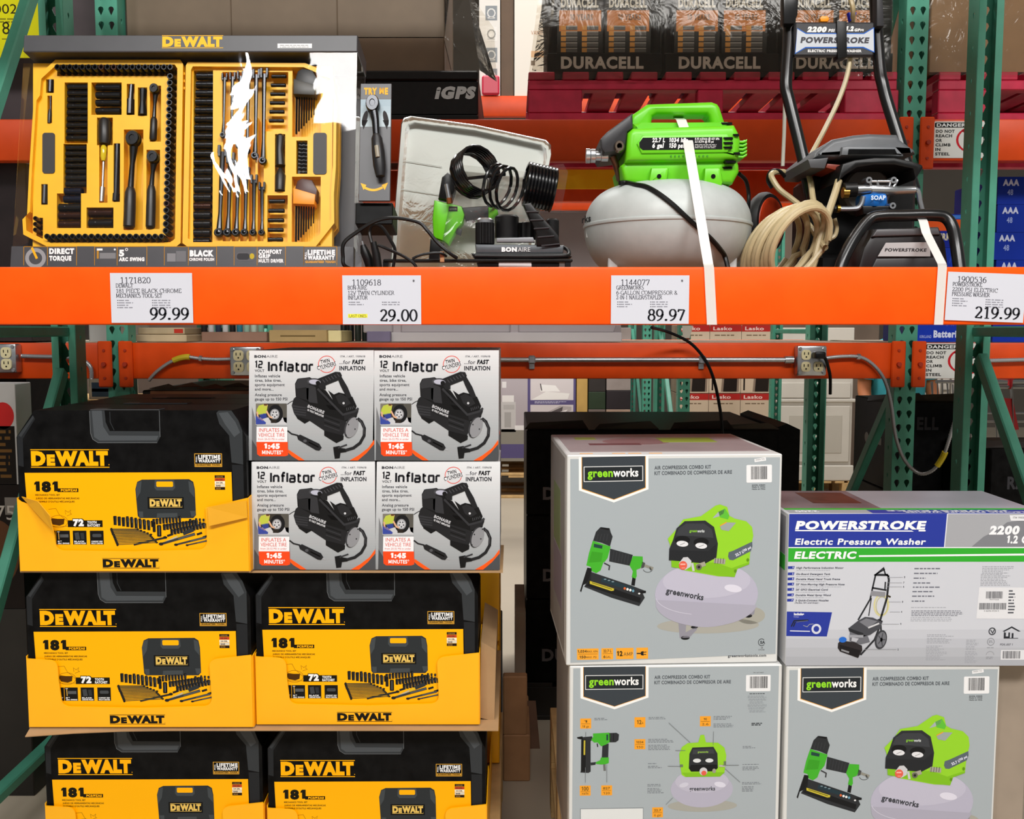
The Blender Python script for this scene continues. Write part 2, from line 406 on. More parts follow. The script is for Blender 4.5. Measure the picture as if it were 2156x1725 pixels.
# ------------------------------------------------------------------ the building
GREEN = M('#4a967e', 0.45, 0, 0.12, 9, name='green rack paint')
ORANGE = M('#ff5400', 0.45, 0, 0.06, 14, 0.03, name='orange beam paint', spec=.2)
ORANGE2 = M('#d94708', 0.42, 0, 0.06, 14, 0.03, name='orange beam paint', spec=.3)
BOLT = M('#a82c08', 0.5, name='orange bolt')
BLK = M('#09090a', 0.4, 0, 0.2, 30, name='black print', spec=.08)
BLACKP = M('#0b0b0c', 0.4, 0, 0.1, 60, 0.05, name='black plastic', spec=.3)
BLACKM = M('#131316', 0.3, 0, 0, 40, 0.1, name='black powder coat')
STEEL = M('#b9bcc0', 0.28, 0.9, 0.06, 60, name='galvanised steel')
CARD = M('#a5835c', 0.75, 0, 0.08, 12, name='cardboard')
CARDG = M('#9a8b7c', 0.7, 0, 0.08, 10, name='greyish cardboard')
WHITE = M('#e9e9ec', 0.45, name='white card')
WOOD = M('#c8a46e', 0.7, 0, 0.18, 14, name='pallet wood')
PLY = M('#d9cbb4', 0.6, 0, 0.07, 8, name='pale deck board')
WRAP = clear('stretch wrap', '#f6f4f0', 0.14, 1.2, 0.02, 0.4, '#c8c0b8', scale=8, gl=.8)

b = B(M('#c8bca8', 0.35, 0, 0.06, 1.2, name='polished concrete')); b.box((-9, -8, -0.1), (9, 15, 0)); struct('floor', b, smooth=False)
b = B(M('#5d564e', 0.8, 0, 0.05, 2, name='painted wall')); b.box((-9, 14.6, 0), (9, 14.8, 9)); struct('wall_back', b, smooth=False)
b = B(M('#8b857c', 0.8, 0, 0.05, 2, name='roof deck')); b.box((-9, -8, 8.0), (9, 15, 8.1)); struct('ceiling', b, smooth=False)

# ------------------------------------------------------------------ racks
TEAR = [(1, .35), (.7, .85), (0, 1), (-.7, .85), (-1, .35), (-.5, -.35), (0, -1), (.5, -.35)]
def perf(b, place, u0, u1, v0, v1, pitch, ucs, hw, hh, flip=False):
    """a steel sheet with rows of teardrop holes"""
    ed = [u0] + [(ucs[i] + ucs[i + 1]) / 2 for i in range(len(ucs) - 1)] + [u1]
    v = v0
    while v < v1 - 1e-6:
        t = min(v + pitch, v1); vc = (v + t) / 2
        for i, uc in enumerate(ucs):
            a, c = ed[i], ed[i + 1]
            out = [(c, vc), (c, t), (uc, t), (a, t), (a, vc), (a, v), (uc, v), (c, v)]
            inn = [(uc + x * hw, vc + y * hh) for x, y in TEAR]
            fs = [[k, (k + 1) % 8, 8 + (k + 1) % 8, 8 + k] for k in range(8)]
            if flip: fs = [f[::-1] for f in fs]
            b.add([place(*p) for p in out + inn], fs)
        v = t
def frame(name, x, ynear, yfar, label, near_web, braces, group=None, zt=3.0):
    """upright frame: two perforated channel posts and welded braces"""
    t = thing(name, (x, ynear, 0), label, 'rack upright', group)
    hw = 0.038
    for yp, facing in ((ynear, near_web), (yfar, not near_web)):
        b = B(GREEN); d = 0.07
        yw, yl = (yp, yp + d) if facing else (yp + d, yp)     # web plane, lip plane
        perf(b, lambda u, v: (x + u, yw, v), -hw, hw, 0, zt, 0.0508, (-.018, .018), .0100, .0155)
        for s in (-1, 1):
            perf(b, lambda u, v: (x + s * hw, u, v), min(yw, yl), max(yw, yl), 0, zt, 0.1016, ((yw + yl) / 2,), .006, .010, s > 0)
            xa, xb = sorted((x + s * hw, x + s * (hw - .022)))
            b.add([(xa, yl, 0), (xb, yl, 0), (xb, yl, zt), (xa, yl, zt)], [[0, 1, 2, 3]])
        b.build('post', t, solid=0.0024, smooth=False)
    for a, c in braces:
        b = B(GREEN); b.beam((x, a[0], a[1]), (x, c[0], c[1]), 0.042, 0.032, bev=0.004, up=(1, 0, 0) if abs(a[1] - c[1]) > .2 else (0, 0, 1)); b.build('brace', t)
    return t
YR = 3.06
frame('rack_upright', 1.498, 2.05, YR, 'green steel upright of the near rack beside the blue battery cartons', True,
      [((YR, 1.31), (2.1, -.0 + 0.02)), ((YR, HC - .005), (2.1, HC - .005)), ((YR - .02, HC - .085), (2.1, HC - 1.24)), ((YR, .235), (2.1, .235)), ((YR, 2.82), (2.1, 1.52))][1:])
frame('rack_upright', -1.441, 2.05, YR, 'green steel upright of the near rack, behind the tool set display', True,
      [((YR, HC + 1.2), (2.1, HC - .37)), ((YR, HC - .005), (2.1, HC - .005)), ((YR - .02, HC - .13), (2.1, 0.02)), ((YR, .215), (2.1, .19))])
YA, YB = 3.44, 4.5
frame('rack_upright', 1.425, YA, YB - .07, 'green perforated upright of the back rack beside the plugged outlet box', True,
      [((YA + .07, HC - .2), (YB - .07, .3)), ((YA + .07, 2.9), (YB - .07, HC + .2))])
frame('rack_upright', -1.425, YA, YB - .07, 'green perforated upright of the back rack above the tool set cartons', True,
      [((YA + .07, HC - .2), (YB - .07, .3)), ((YA + .07, 2.9), (YB - .07, HC + .2))])

def beam(name, x0, x1, y, z0, z1, label, ends=(), d=0.055, mat=None, group=None, side=-1):
    t = thing(name, ((x0 + x1) / 2, y, z0), label, 'rack beam', group)
    b = B(mat or ORANGE2); b.box((x0, y, z0), (x1, y + d, z1), 0.006, seg=2); b.build('beam_rail', t)
    for s in ends:
        xc = x1 if s > 0 else x0
        b = B(mat or ORANGE2); xa, xb = (xc - .02, xc + .03) if s > 0 else (xc - .03, xc + .02)
        yy = y - .012 if side < 0 else y + d
        b.box((xa, yy, z0 - .03), (xb, yy + .012, z1 + .006), 0.004); e = b.build('end_plate', t)
        for k in (.2, .5, .8):
            zc = z0 - .03 + k * (z1 - z0 + .036); b = B(BOLT); b.cyl((xc + s * .004, yy + .001, zc), (xc + s * .004, yy - (.012 if k == .5 else .004), zc), .008 if k == .5 else .005, 10); b.build('rivet', e)
    return t
ZT, ZB = Z(562, 2.0), Z(684, 2.0)
fb = beam('rack_crossbar', -1.44, 1.44, 2.0, ZB, ZT, 'bright orange front beam carrying the white price signs', mat=ORANGE, d=.06)
zl0, zl1 = Z(798, 3.42), Z(722, 3.42)
beam('rack_crossbar', -1.384, 1.384, 3.425, zl0, zl1, 'orange beam at eye level with the metal conduit along it', (-1, 1))
beam('rack_crossbar', 1.468, 3.2, 3.425, zl0, zl1, 'orange eye-level beam with the danger sign, beyond the upright beside the outlet box', (-1,))
beam('rack_crossbar', -3.2, -1.468, 3.425, zl0, zl1, 'orange eye-level beam carrying the outlet box cut off by the view edge', (1,))
zu0, zu1 = Z(338, 3.42), Z(250, 3.42)
beam('rack_crossbar', -1.384, 1.384, 3.425, zu0, zu1, 'orange upper beam under the red pallet and the cartons', (-1, 1))
beam('rack_crossbar', 1.468, 3.2, 3.425, zu0, zu1, 'orange upper beam with the danger sign, under the second red pallet', (-1,))
beam('rack_crossbar', -3.2, -1.468, 3.425, zu0, zu1, 'orange upper beam behind the yellow paper sign', (1,))
for z0, z1, n in ((zu0, zu1, 'orange rear beam of the back rack, seen below its upper beam'), (zl0, zl1, 'orange rear beam of the back rack at deck level')):
    beam('rack_crossbar', -1.385, 1.385, YB, z0, z1, n)
b = B(M('#8a5a3a', .7, 0, .1, 10, name='deck board')); b.box((-1.385, 2.062, ZT - .055), (1.43, 3.05, ZT - .034)); one('shelf_deck', b, 'shelf board behind the front orange beam carrying the display tools', 'shelf deck', smooth=False)
b = B(PLY); b.box((-1.385, 2.062, 2.76), (1.385, 3.05, 2.79)); one('shelf_deck', b, 'unseen shelf board added above the view to shade the back rack', 'shelf deck', smooth=False)  # unseen board and beam of this level are added to shade the back rack
beam('rack_crossbar', -1.44, 1.44, 2.0, 2.70, 2.83, 'unseen orange beam added above the view to shade the back rack', mat=ORANGE, d=.06)
b = B(PLY); b.box((-1.38, 3.482, zl1 - .02), (1.38, 4.497, zl1 - .001)); one('shelf_deck', b, 'pale shelf board on the eye-level back beam', 'shelf deck', smooth=False)
b = B(PLY); b.box((1.5, 3.482, zl1 - .02), (3.1, 4.497, zl1 - .001)); one('shelf_deck', b, 'pale shelf board of the next bay under the blue battery cartons', 'shelf deck', smooth=False)
b = B(PLY); b.box((-3.1, 3.482, zl1 - .02), (-1.5, 4.497, zl1 - .001)); one('shelf_deck', b, 'pale shelf board of the left bay under a grey bin', 'shelf deck', smooth=False)

# conduit, outlet boxes, cables on the eye-level beam
YF = 3.425
def outlet(px0, py0, px1, py1, label, plug=False):
    t = thing('outlet_box', at((px0 + px1) / 2, (py0 + py1) / 2, YF), label, 'outlet box')
    a, c = at(px0, py1, YF), at(px1, py0, YF)
    b = B(STEEL); b.box((a.x, YF - .045, a.z), (c.x, YF - .0005, c.z), .006, seg=2); b.build('housing', t)
    for i in (0, 1):
        for j in (0, 1):
            x = a.x + (c.x - a.x) * (.29 + .42 * i); z = a.z + (c.z - a.z) * (.3 + .4 * j); r = (c.x - a.x) * .16
            if plug and i and j: continue
            b = B(M('#d8cda2', .4, name='ivory socket')); b.prism([(x + q[0], z + q[1]) for q in rrect(-r, -r * 1.05, r, r * 1.05, r * .7)], YF - .05, YF - .044)
            b.use(BLK); 
            for k in (-1, 1): b.box((x + k * r * .42 - .0015, YF - .0506, z), (x + k * r * .42 + .0015, YF - .0495, z + r * .55))
            b.cyl((x, YF - .0506, z - r * .45), (x, YF - .0495, z - r * .45), .003, 8)
            b.build('socket', t)
    for i in (0, 1):
        for j in (0, 1):
            b = B(STEEL); x = a.x + (c.x - a.x) * (.09 + .82 * i); z = a.z + (c.z - a.z) * (.09 + .82 * j); b.cyl((x, YF - .044, z), (x, YF - .049, z), .006, 10); b.build('screw', t)
    return t
outlet(1670, 728, 1733, 790, 'grey metal outlet box with a black plug in it', True)
outlet(492, 730, 556, 790, 'grey metal outlet box partly behind the inflator boxes')
outlet(-18, 724, 46, 784, 'grey metal outlet box at the left edge of the view')
def cable(name, pts, r, mat, label, cat='cable', n=6, sp=6, extra=None, ribs=False):
    P = spline(pts, sp)
    if not extra and not ribs:
        b = B(mat); b.tube(P, r, n); return one(name, b, label, cat)
    t = thing(name, pts[0], label, cat)
    if ribs:
        Q = []; rr = []
        for i in range(len(P) - 1):
            m = max(2, int((P[i + 1] - P[i]).length / .0035))
            for k in range(m): Q.append(P[i].lerp(P[i + 1], k / m)); rr.append(r if len(Q) % 2 else r * .8)
        b = B(mat); b.tube(Q, rr, 8)
    else: b = B(mat); b.tube(P, r, n)
    b.build('sleeve', t, ang=80)
    for nm, i0, i1, m2, r2 in extra or ():
        b = B(m2); b.tube(P[i0:i1], r2, 10); b.build(nm, t)
    return t
YC = YF - .018
t = thing('conduit_pipe', at(1060, 758, YC), 'shiny straight steel conduit running along the eye-level orange beam', 'conduit')
b = B(STEEL); b.tube([at(1000, 758, YC), at(1668, 758, YC)], .0095, 14); b.build('pipe', t)
for px in (1478, 1120):
    b = B(STEEL); p = at(px, 758, YC); b.box((p.x - .012, YC - .013, p.z - .014), (p.x + .012, YF - .001, p.z + .016), .004); b.box((p.x - .01, YF - .008, p.z - .034), (p.x + .01, YF - .001, p.z - .01), .002); b.build('strap_clip', t)
b = B(STEEL); b.cyl(at(1652, 758, YC), at(1670, 758, YC), .014, 14); b.build('connector', t)
YT = M('#c9b21e', .5, name='yellow tape'); FLEX = M('#a9aaad', .35, .6, name='flexible steel conduit')
cable('flexible_conduit', [at(1733, 755, YC), at(1770, 751, YC), at(1810, 752, YC), at(1838, 768, YC), at(1862, 800, YC), at(1876, 850, YC), at(1886, 920, YC), at(1905, 970, YC), at(1935, 997, 3.39), at(1962, 992, 3.37), at(1982, 968, 3.35), at(1994, 940, 3.33), at(2012, 880, 3.32)], .0072, FLEX,
      'grey flexible steel conduit looping down from the plugged outlet box', 'conduit', ribs=True, extra=[('tape_wrap', 57, 65, YT, .0105), ('clip', 11, 13, STEEL, .0115)])
cable('flexible_conduit', [at(492, 756, YC), at(455, 757, YC), at(420, 755, YC), at(390, 752, YC), at(360, 762, YC), at(330, 783, YC), at(312, 803, YC)], .0072, FLEX,
      'grey flexible steel conduit with yellow tape left of the inflator boxes', 'conduit', ribs=True, extra=[('tape_wrap', 16, 24, YT, .0108), ('clip', 11, 13, STEEL, .0115)])
cable('flexible_conduit', [at(46, 750, YC), at(80, 751, YC), at(120, 752, YC), at(165, 755, YC), at(190, 772, YC), at(193, 800, YC)], .0085, FLEX, 'grey flexible steel conduit beside the left edge outlet box', 'conduit', ribs=True)
cable('flexible_conduit', [at(2072, 760, YC), at(2110, 759, YC), at(2180, 757, YC)], .0085, FLEX, 'grey flexible steel conduit on the beam at the right edge', 'conduit', ribs=True)
# the plug and its cord
t = thing('plugged_cable', at(1722, 750, YF - .06), 'black power cord plugged into the grey outlet box', 'cable')
b = B(BLACKP); p = at(1719, 748, YF - .05); b.box((p.x - .018, YF - .095, p.z - .012), (p.x + .02, YF - .0525, p.z + .013), .006, seg=2); b.build('plug', t)
b = B(BLACKP); b.tube(spline([at(1728, 748, YF - .07), at(1738, 756, YF - .075), at(1744, 775, YF - .05), at(1748, 795, YF - .02), at(1748, 830, YF + .0)], 6), .006, 8); b.build('cord', t)
cable('hanging_cable', [at(1372, 690, 3.2), at(1400, 697, 3.3), at(1436, 712, 3.36), at(1462, 730, 3.38), at(1487, 762, 3.39), at(1503, 800, 3.39), at(1514, 850, 3.39), at(1520, 896, 3.39), at(1523, 960, 3.39)], .0058, BLACKP, 'black cord hanging in front of the orange beam behind the compressor shelf')

# danger signs
def danger(x0, y0, x1, y1, label):
    a, c = at(x0, y1, YF), at(x1, y0, YF)
    P = Print([(0, 0), (100, 0), (100, 100), (0, 100)], c.x - a.x, c.z - a.z)
    P.rect(0, 0, 100, 100, '#dcdcd8', 0)
    P.rr(6, 3, 62, 17, 3, '#141414', 1); P.text('DANGER', 9, 14.5, 9, '#e0e0e0', 50, bold=.04)
    for i, s in enumerate(('DO NOT', 'REACH', 'OR', 'CLIMB', 'IN', 'STEEL')):
        P.text(s, 8, 31 + i * 12.4, 8, '#3a3a3a', (32, 28, 11, 26, 9, 25)[i], bold=.04)
    P.ring(75, 50, 30, 36, 4, '#c8202c', 2, n=30); P.line([(54, 25), (96, 76)], 4, '#c8202c', 2)
    P.ell(72, 38, 4, 5, '#222', 1); P.line([(72, 42), (71, 62), (65, 78)], 6, '#222', 1); P.line([(71, 60), (80, 76)], 5, '#222', 1); P.line([(72, 46), (88, 40)], 4, '#222', 1)
    for x in (90, 94, 98): P.line([(x, 20), (x, 80)], 1, '#222', 1)
    o = one('danger_sign', P, label, 'sign', smooth=False, solid=0)
    o.location = (a.x, YF - .002, a.z); return o
danger(1958, 256, 2084, 333, 'white danger sign with a red circle on the upper orange beam')
danger(1938, 723, 2070, 797, 'white danger sign with a red circle on the eye-level orange beam')

# ------------------------------------------------------------------ price signs on the front beam
def price(quad, num, l1, l2, l3, micro, price_, label, star=True, last=False, hx=0.0):
    TL, TR, BR, BL = quad; Y = 1.997
    a = at(*BL, Y); wd = at(*BR, Y).x - a.x; h = at(*TL, Y).z - a.z
    P = Print([(0, 0), (165, 0), (165, 104), (0, 104)], wd, h, rough=.5)
    P.rect(0, 0, 165, 104, '#cdced8', 0); 
    K = '#3c3c44'
    P.serif(num, 20, 21, 12, K, 62, wt=.12); P.serif(l1, 11, 30, 8, K, wt=.12); P.serif(l2, 11, 41, 8, K, hx or None, wt=.12); P.serif(l3, 11, 51, 8, K, wt=.12)
    for i in range(micro): P.micro(16, 56 + 5 * i, 46, 5, 1, '#8a8a94', h=.4, seed=i); P.micro(86, 56 + 5 * i, 128, 5, 1, '#8a8a94', h=.4, seed=i + 9); P.ell(14, 57 + 5 * i, 1, 1, K, 2); P.ell(84, 57 + 5 * i, 1, 1, K, 2)
    wd_ = 80 if len(price_) == 5 else 96
    P.serif(price_, 158 - wd_, 97, 24, '#1c1c22', wd_, wt=.17)
    if star: P.serif('*', 147, 18, 10, K, wt=.1)
    if last: P.poly([(11, 82), (52, 82), (52, 90), (11, 90)], '#e6e04a', 1); P.serif('LAST ONES', 13, 89, 5.5, '#6b6b20', 37, wt=.13)
    b = P; o = one('price_sign', b, label, 'price sign', 'white price signs on the front beam', smooth=False)
    o.location = (a.x, Y, a.z)
    md = o.modifiers.new('paper', 'SOLIDIFY'); md.thickness = .0006; md.offset = -1
    dx, dz = at(*BR, Y).x - a.x, at(*BR, Y).z - a.z; o.rotation_euler = (0, -math.atan2(dz, dx), 0)
    return o
price([(232, 575), (405, 577), (407, 680), (235, 680)], '1171820', 'DEWALT', '181 PIECE BLACK CHROME', 'MECHANICS TOOL SET', 4, '99.99', 'white price sign reading 99.99 on the orange beam', star=False, hx=132)
price([(720, 580), (886, 580), (887, 683), (722, 683)], '1109618', 'BON-AIRE', '12V TWIN CYLINDER', 'INFLATOR', 2, '29.00', 'white price sign reading 29.00 with a yellow LAST ONES mark', last=True, hx=98)
price([(1286, 580), (1451, 578), (1450, 682), (1286, 682)], '1144077', 'GREENWORKS', '6-GALLON COMPRESSOR &', '2-IN-1 NAILER/STAPLER', 3, '89.97', 'white price sign reading 89.97 below the green compressor', hx=130)
price([(1998, 572), (2163, 577), (2154, 680), (1989, 674)], '1900536', 'POWERSTROKE', '2200 PSI ELECTRIC', 'PRESSURE WASHER', 4, '219.99', 'white tilted price sign reading 219.99 below the pressure washer', star=False, hx=96)
# ------------------------------------------------------------------ tool set display (leans back on the shelf)
YEL = M('#ffbe0a', 0.42, 0, 0.04, 20, name='yellow plastic')
def dewalt(P, x0, y0, x1, y1, c, z=3, bars=True, dot=True):
    """heavy two-size capitals between two thin rules"""
    W, H = x1 - x0, y1 - y0; g = H * (.13 if bars else 0)
    if bars: P.rect(x0, y0, x1, y0 + H * .045, c, z); P.rect(x0, y1 - H * .045, x1, y1, c, z)
    b = y1 - g; h = H - 2 * g; B_ = .075
    P.text('D', x0 + W * .005, b, h, c, W * .185, z, B_); P.text('E', x0 + W * .205, b, h * .76, c, W * .105, z, B_)
    P.text('W', x0 + W * .315, b, h, c, W * .285, z, B_); P.text('A', x0 + W * .565, b, h, c, W * .19, z, B_)
    P.text('L', x0 + W * .745, b, h, c, W * .115, z, B_); P.text('T', x0 + W * .835, b, h, c, W * .15, z, B_)
    if dot: P.ell(x0 + W * .995, b - h * .04, H * .025, H * .025, c, z)
DA = math.radians(11)
DO = at(21, 582, 2.125); DO.z = ZT - .006
DW = 0.762; DH = 0.556
DQ = [(49, 75), (757, 75), (750, 582), (21, 582)]
DM = Matrix.Translation(DO) @ Matrix.Rotation(-DA, 4, 'X')
DMI = DM.inverted(); _du = Print(DQ, DW, DH)
def dl(px, py, y=0.0):                     # picture point on the display's own plane -> display coordinates
    u, v = _du.uv(px, py); p = Vector((u * DW, 0, (1 - v) * DH))
    if y: c = DMI @ Vector((0, 0, HC)); p = c + (p - c) * (1 + .1 * (y / -c.y)); p.y = y
    return p
t = thing('tool_set_display', (0, 0, 0), 'shop display of an open yellow tool case behind clear plastic under a dark header', 'display')
GREY = M('#3b3b3f', 0.4, 0, 0.05, 30, name='dark grey card')
P = Print(DQ, DW, DH); P.use(GREY)
zh = dl(0, 112).z; zb = dl(0, 526).z
P.box((0, 0, zh), (DW, .13, DH), .002)
dewalt(P, 342, 76, 472, 104, '#f5b92c', dot=False); P.rect(587, 94, 660, 104, '#e2e2e2', 2); P.micro(592, 97, 655, 4, 2, '#aaaaaa', h=.4)
P.build('header', t, smooth=False)
P = Print(DQ, DW, DH, y=-.001); P.use(GREY); P.box((0, -.001, 0), (DW, .022, zb), .001)
K, WH = '#a8761e', '#e6e6e6'
def cell(x0, x1, mid, y0=527, y1=566):
    for a, b in (((x0, y0), (x1, y0)), ((x0, y0), (x0, y1)), ((x1, y0), (x1, y1)), ((mid, y0), (mid, y1))): P.line([a, b], 1.3, K, 2)
cell(51, 163, 101); P.ring(76, 551, 18, 17, 8, '#8e8e90', 2); P.line([(68, 529), (79, 552)], 5, '#e8a81c', 3)
P.text('DIRECT', 105, 542, 11, WH, 53, bold=.07); P.text('TORQUE', 105, 556, 9.5, WH, 47, bold=.07)
cell(201, 312, 249); P.rect(206, 534, 210, 552, '#b07f28', 2); P.rect(212, 540, 246, 552, '#77787a', 2); P.rect(206, 531, 218, 535, WH, 3); P.ell(244, 533, 2, 2, WH, 3)
P.text('5', 253, 547, 13, WH, 11, bold=.06); P.ring(269, 533, 2.5, 2.5, 1.2, WH, 3, n=12); P.text('ARC SWING', 253, 557, 7.5, WH, 54, bold=.07)
cell(349, 460, 400); P.rect(355, 541, 373, 558, '#7c7d80', 2); P.rect(374, 536, 395, 558, '#6a6b6e', 2)
P.text('BLACK', 403, 547, 12, WH, 51, bold=.08); P.text('CHROME POLISH', 402, 556.5, 6, WH, 53, bold=.05)
cell(497, 606, 546); P.rr(500, 538, 543, 557, 9, '#59595c', 2); P.rr(503, 541, 530, 554, 6, '#323235', 3); P.ell(535, 547, 5, 6, '#b6a02a', 4)
P.text('COMFORT', 549, 542, 8.5, WH, 49, bold=.06); P.text('GRIP', 549, 551, 8, WH, 25, bold=.06); P.text('MULTI DRIVER', 549, 560, 7, WH, 53, bold=.06)
cell(645, 715, 645); P.text('FULL', 651, 553, 4, WH, 15, rot=90, bold=.05); P.text('LIFETIME', 653, 544, 10, WH, 58, bold=.07); P.text('WARRANTY', 653, 554, 8.5, WH, 58, bold=.07); P.text('GUARANTEED TOUGH', 648, 561, 4.5, '#e0a030', 64, bold=.04)
P.build('base_panel', t, smooth=False)
b = B(M('#626368', .5, 0, .04, 20, name='grey card back')); b.box((.002, .122, .002), (DW - .002, .13, DH - .002)); b.build('back_panel', t, smooth=False)
CLEAR = clear('clear cover plastic', '#ffffff', .02, 1.38, bump=.07, scale=4)
b = B(CLEAR); b.sheet([(0.001, zb), (DW - .001, zb), (DW - .001, zh), (0.001, zh)], .003)
for x in (.001, DW - .001): b.sheet([(x, .003, zb), (x, .122, zb), (x, .122, zh), (x, .003, zh)])
b.build('clear_cover', t, smooth=False)
# the try-me wing
a, c = dl(757, 425), dl(827, 172)
P = Print([(757, 172), (827, 172), (827, 425), (757, 425)], c.x - a.x, c.z - a.z); P.use(GREY); P.box((0, 0, 0), (c.x - a.x, .006, c.z - a.z), .001)
P.grad(758, 207, 826, 266, '#9fb0ba', '#b5c2c8', 4, 1)
P.text('TRY ME', 765, 196, 14, '#f0ae2a', 54, bold=.06)
P.line([(763 + i * 5.9, 393 + 9 * math.sin(math.pi * i / 9)) for i in range(1, 9)], 5, '#f0b43c', 2); P.poly([(761, 387), (774, 391), (768, 402)], '#f0b43c', 3); P.poly([(822, 386), (808, 391), (815, 402)], '#f0b43c', 3)
for s, cx in ((1, 768), (-1, 815)): P.ell(cx, 248, 5.5, 17, '#1b1214', 2, rot=14 * s); P.poly([(cx - 7, 252), (cx + 7, 252), (cx - 3 * s, 272)], '#151012', 2)
for i in range(len(P.v)): P.v[i] = P.v[i] + Vector((a.x, .02, a.z))
P.build('try_me_wing', t, smooth=False)
b = B(BLK); q0, q1 = dl(758, 470), dl(829, 424); b.box((DW - .004, .035, q0.z), (q1.x, .125, q1.z), .002); b.build('wing_base', t, smooth=False)
t.matrix_world = DM

# the open case: two yellow trays with real pockets
def tray(outline, pockets, holes, x_lo, x_hi, y_lo, y_hi):
    """front surface with rectangular pockets cut into it; outline gives the chamfered outer rim"""
    b = B(YEL); f0, f1, f2 = .040, .066, .09
    b.prism([(dl(*q).x, dl(*q).z) for q in outline], f1, f2, bev=0)
    xs = sorted({x_lo, x_hi, *[q for p_ in pockets for q in (p_[0], p_[2])]}); ys = sorted({y_lo, y_hi, *[q for p_ in pockets for q in (p_[1], p_[3])]})
    xs = [x for x in xs if x_lo <= x <= x_hi]; ys = [y for y in ys if y_lo <= y <= y_hi]
    S = lambda i, j: 0 <= i < len(xs) - 1 and 0 <= j < len(ys) - 1 and not any(p_[0] <= (xs[i] + xs[i + 1]) / 2 <= p_[2] and p_[1] <= (ys[j] + ys[j + 1]) / 2 <= p_[3] for p_ in pockets)
    for i in range(len(xs) - 1):
        for j in range(len(ys) - 1):
            if not S(i, j): continue
            q = [(xs[i], ys[j]), (xs[i + 1], ys[j]), (xs[i + 1], ys[j + 1]), (xs[i], ys[j + 1])]
            F0 = [dl(*a, f0) for a in q]; F1 = [dl(*a, f1) for a in q]
            b.add(F0, [[3, 2, 1, 0]])
            for k, (di, dj) in enumerate(((0, -1), (1, 0), (0, 1), (-1, 0))):
                if not S(i + di, j + dj): b.add([F0[k], F0[(k + 1) % 4], F1[(k + 1) % 4], F1[k]], [[0, 1, 2, 3]])
    # raised rim following the outline
    n = len(outline); cx = sum(q[0] for q in outline) / n; cy = sum(q[1] for q in outline) / n
    O = [dl(*q, 0.03) for q in outline]; I = [dl(cx + (q[0] - cx) * .945, cy + (q[1] - cy) * .95, .03) for q in outline]
    for i in range(n):
        j = (i + 1) % n
        V = [O[i], O[j], I[j], I[i]]; D = [Vector((p.x, f1, p.z)) for p in V]
        b.add(V, [[0, 1, 2, 3]]); b.add([O[i], D[0], D[1], O[j]], [[0, 1, 2, 3]]); b.add([I[i], I[j], D[2], D[3]], [[0, 1, 2, 3]])
    if holes:
        b.use(M('#2e2e31', .5, name='open handle slot'))
        for h in holes: b.prism([(dl(*q).x, dl(*q).z) for q in rrect(*h, 6)], f0 - .0015, f0 + .004)
    return b
case = thing('tool_case', (0, 0, 0), 'open yellow tool case with two trays inside the clear display', 'tool case')
LO = [(104, 117), (372, 117), (378, 126), (374, 512), (362, 522), (92, 522), (36, 494), (34, 462), (44, 452), (48, 360), (58, 200), (66, 188), (69, 150)]
LP = [(104, 127, 364, 149), (343, 149, 364, 506), (84, 494, 350, 508), (80, 156, 97, 186), (83, 192, 93, 252), (120, 163, 170, 296), (118, 297, 168, 404), (104, 404, 156, 478), (178, 163, 243, 234), (190, 240, 224, 300),
      (195, 300, 213, 424), (226, 296, 240, 422), (248, 266, 290, 482), (254, 166, 271, 234), (278, 174, 298, 236), (304, 170, 328, 292), (297, 310, 326, 480), (168, 434, 226, 478), (70, 384, 84, 428), (60, 456, 74, 500)]
RO = [(388, 122), (640, 124), (700, 150), (704, 190), (708, 200), (707, 350), (703, 410), (704, 470), (664, 520), (392, 522), (378, 512), (384, 130)]
RPK = [(398, 136, 440, 508), (460, 140, 556, 240), (462, 240, 478, 506), (482, 240, 496, 506), (500, 240, 514, 506), (518, 240, 532, 506), (537, 240, 550, 506), (552, 140, 602, 270), (574, 276, 596, 400), (558, 408, 602, 508), (611, 128, 673, 282), (620, 290, 644, 362), (611, 368, 673, 514)]
tray(LO, LP, [(71, 272, 98, 360)], 52, 370, 121, 518).build('tray', case, smooth=False)
tray(RO, RPK, [(656, 272, 685, 362)], 386, 698, 127, 518).build('tray', case, smooth=False)
for y0, y1 in ((140, 180), (440, 500)):
    b = B(YEL)
    for k in range(5):
        q = dl(376 + (k % 2) * 5, y0 + (y1 - y0) * k / 5); r = dl(383 + (k % 2) * 5 - 4, y0 + (y1 - y0) * (k + .8) / 5); b.box((q.x, .036, r.z), (r.x, .07, q.z), .001)
    b.build('hinge', case)
case.matrix_world = DM
CHR = M('#2a2b2e', .22, .75, .08, 50, name='black chrome'); CHRB = M('#3a2018', .25, .6, .05, 50, name='black chrome painted brown reflection'); CHRU = M('#161d33', .25, .6, .05, 50, name='black chrome painted blue reflection')  # brown and blue tints paint coloured reflections into the socket chrome
GRIP = M('#17171a', .4, 0, .1, 60, name='rubber grip')
def put(o, v, s=(1, 1, 1), ry=0):
    o.matrix_world = DM @ Matrix.Translation(v) @ Matrix.Rotation(ry, 4, 'Y') @ Matrix.Diagonal((*s, 1)); return o
def proto(name, mat, kind):
    b = B(mat)
    if kind == 'lying': b.lathe([(.42, -.5), (.5, -.48), (.5, -.2), (.47, -.18), (.47, .1), (.5, .12), (.5, .48), (.42, .5), (.3, .5), (.3, .2)], axis='x', n=20)
    elif kind == 'end': b.lathe([(.5, .0), (.5, -.9), (.46, -1), (.3, -1), (.3, -.4), (0, -.4)], axis='y', n=14)
    return b.build(name)
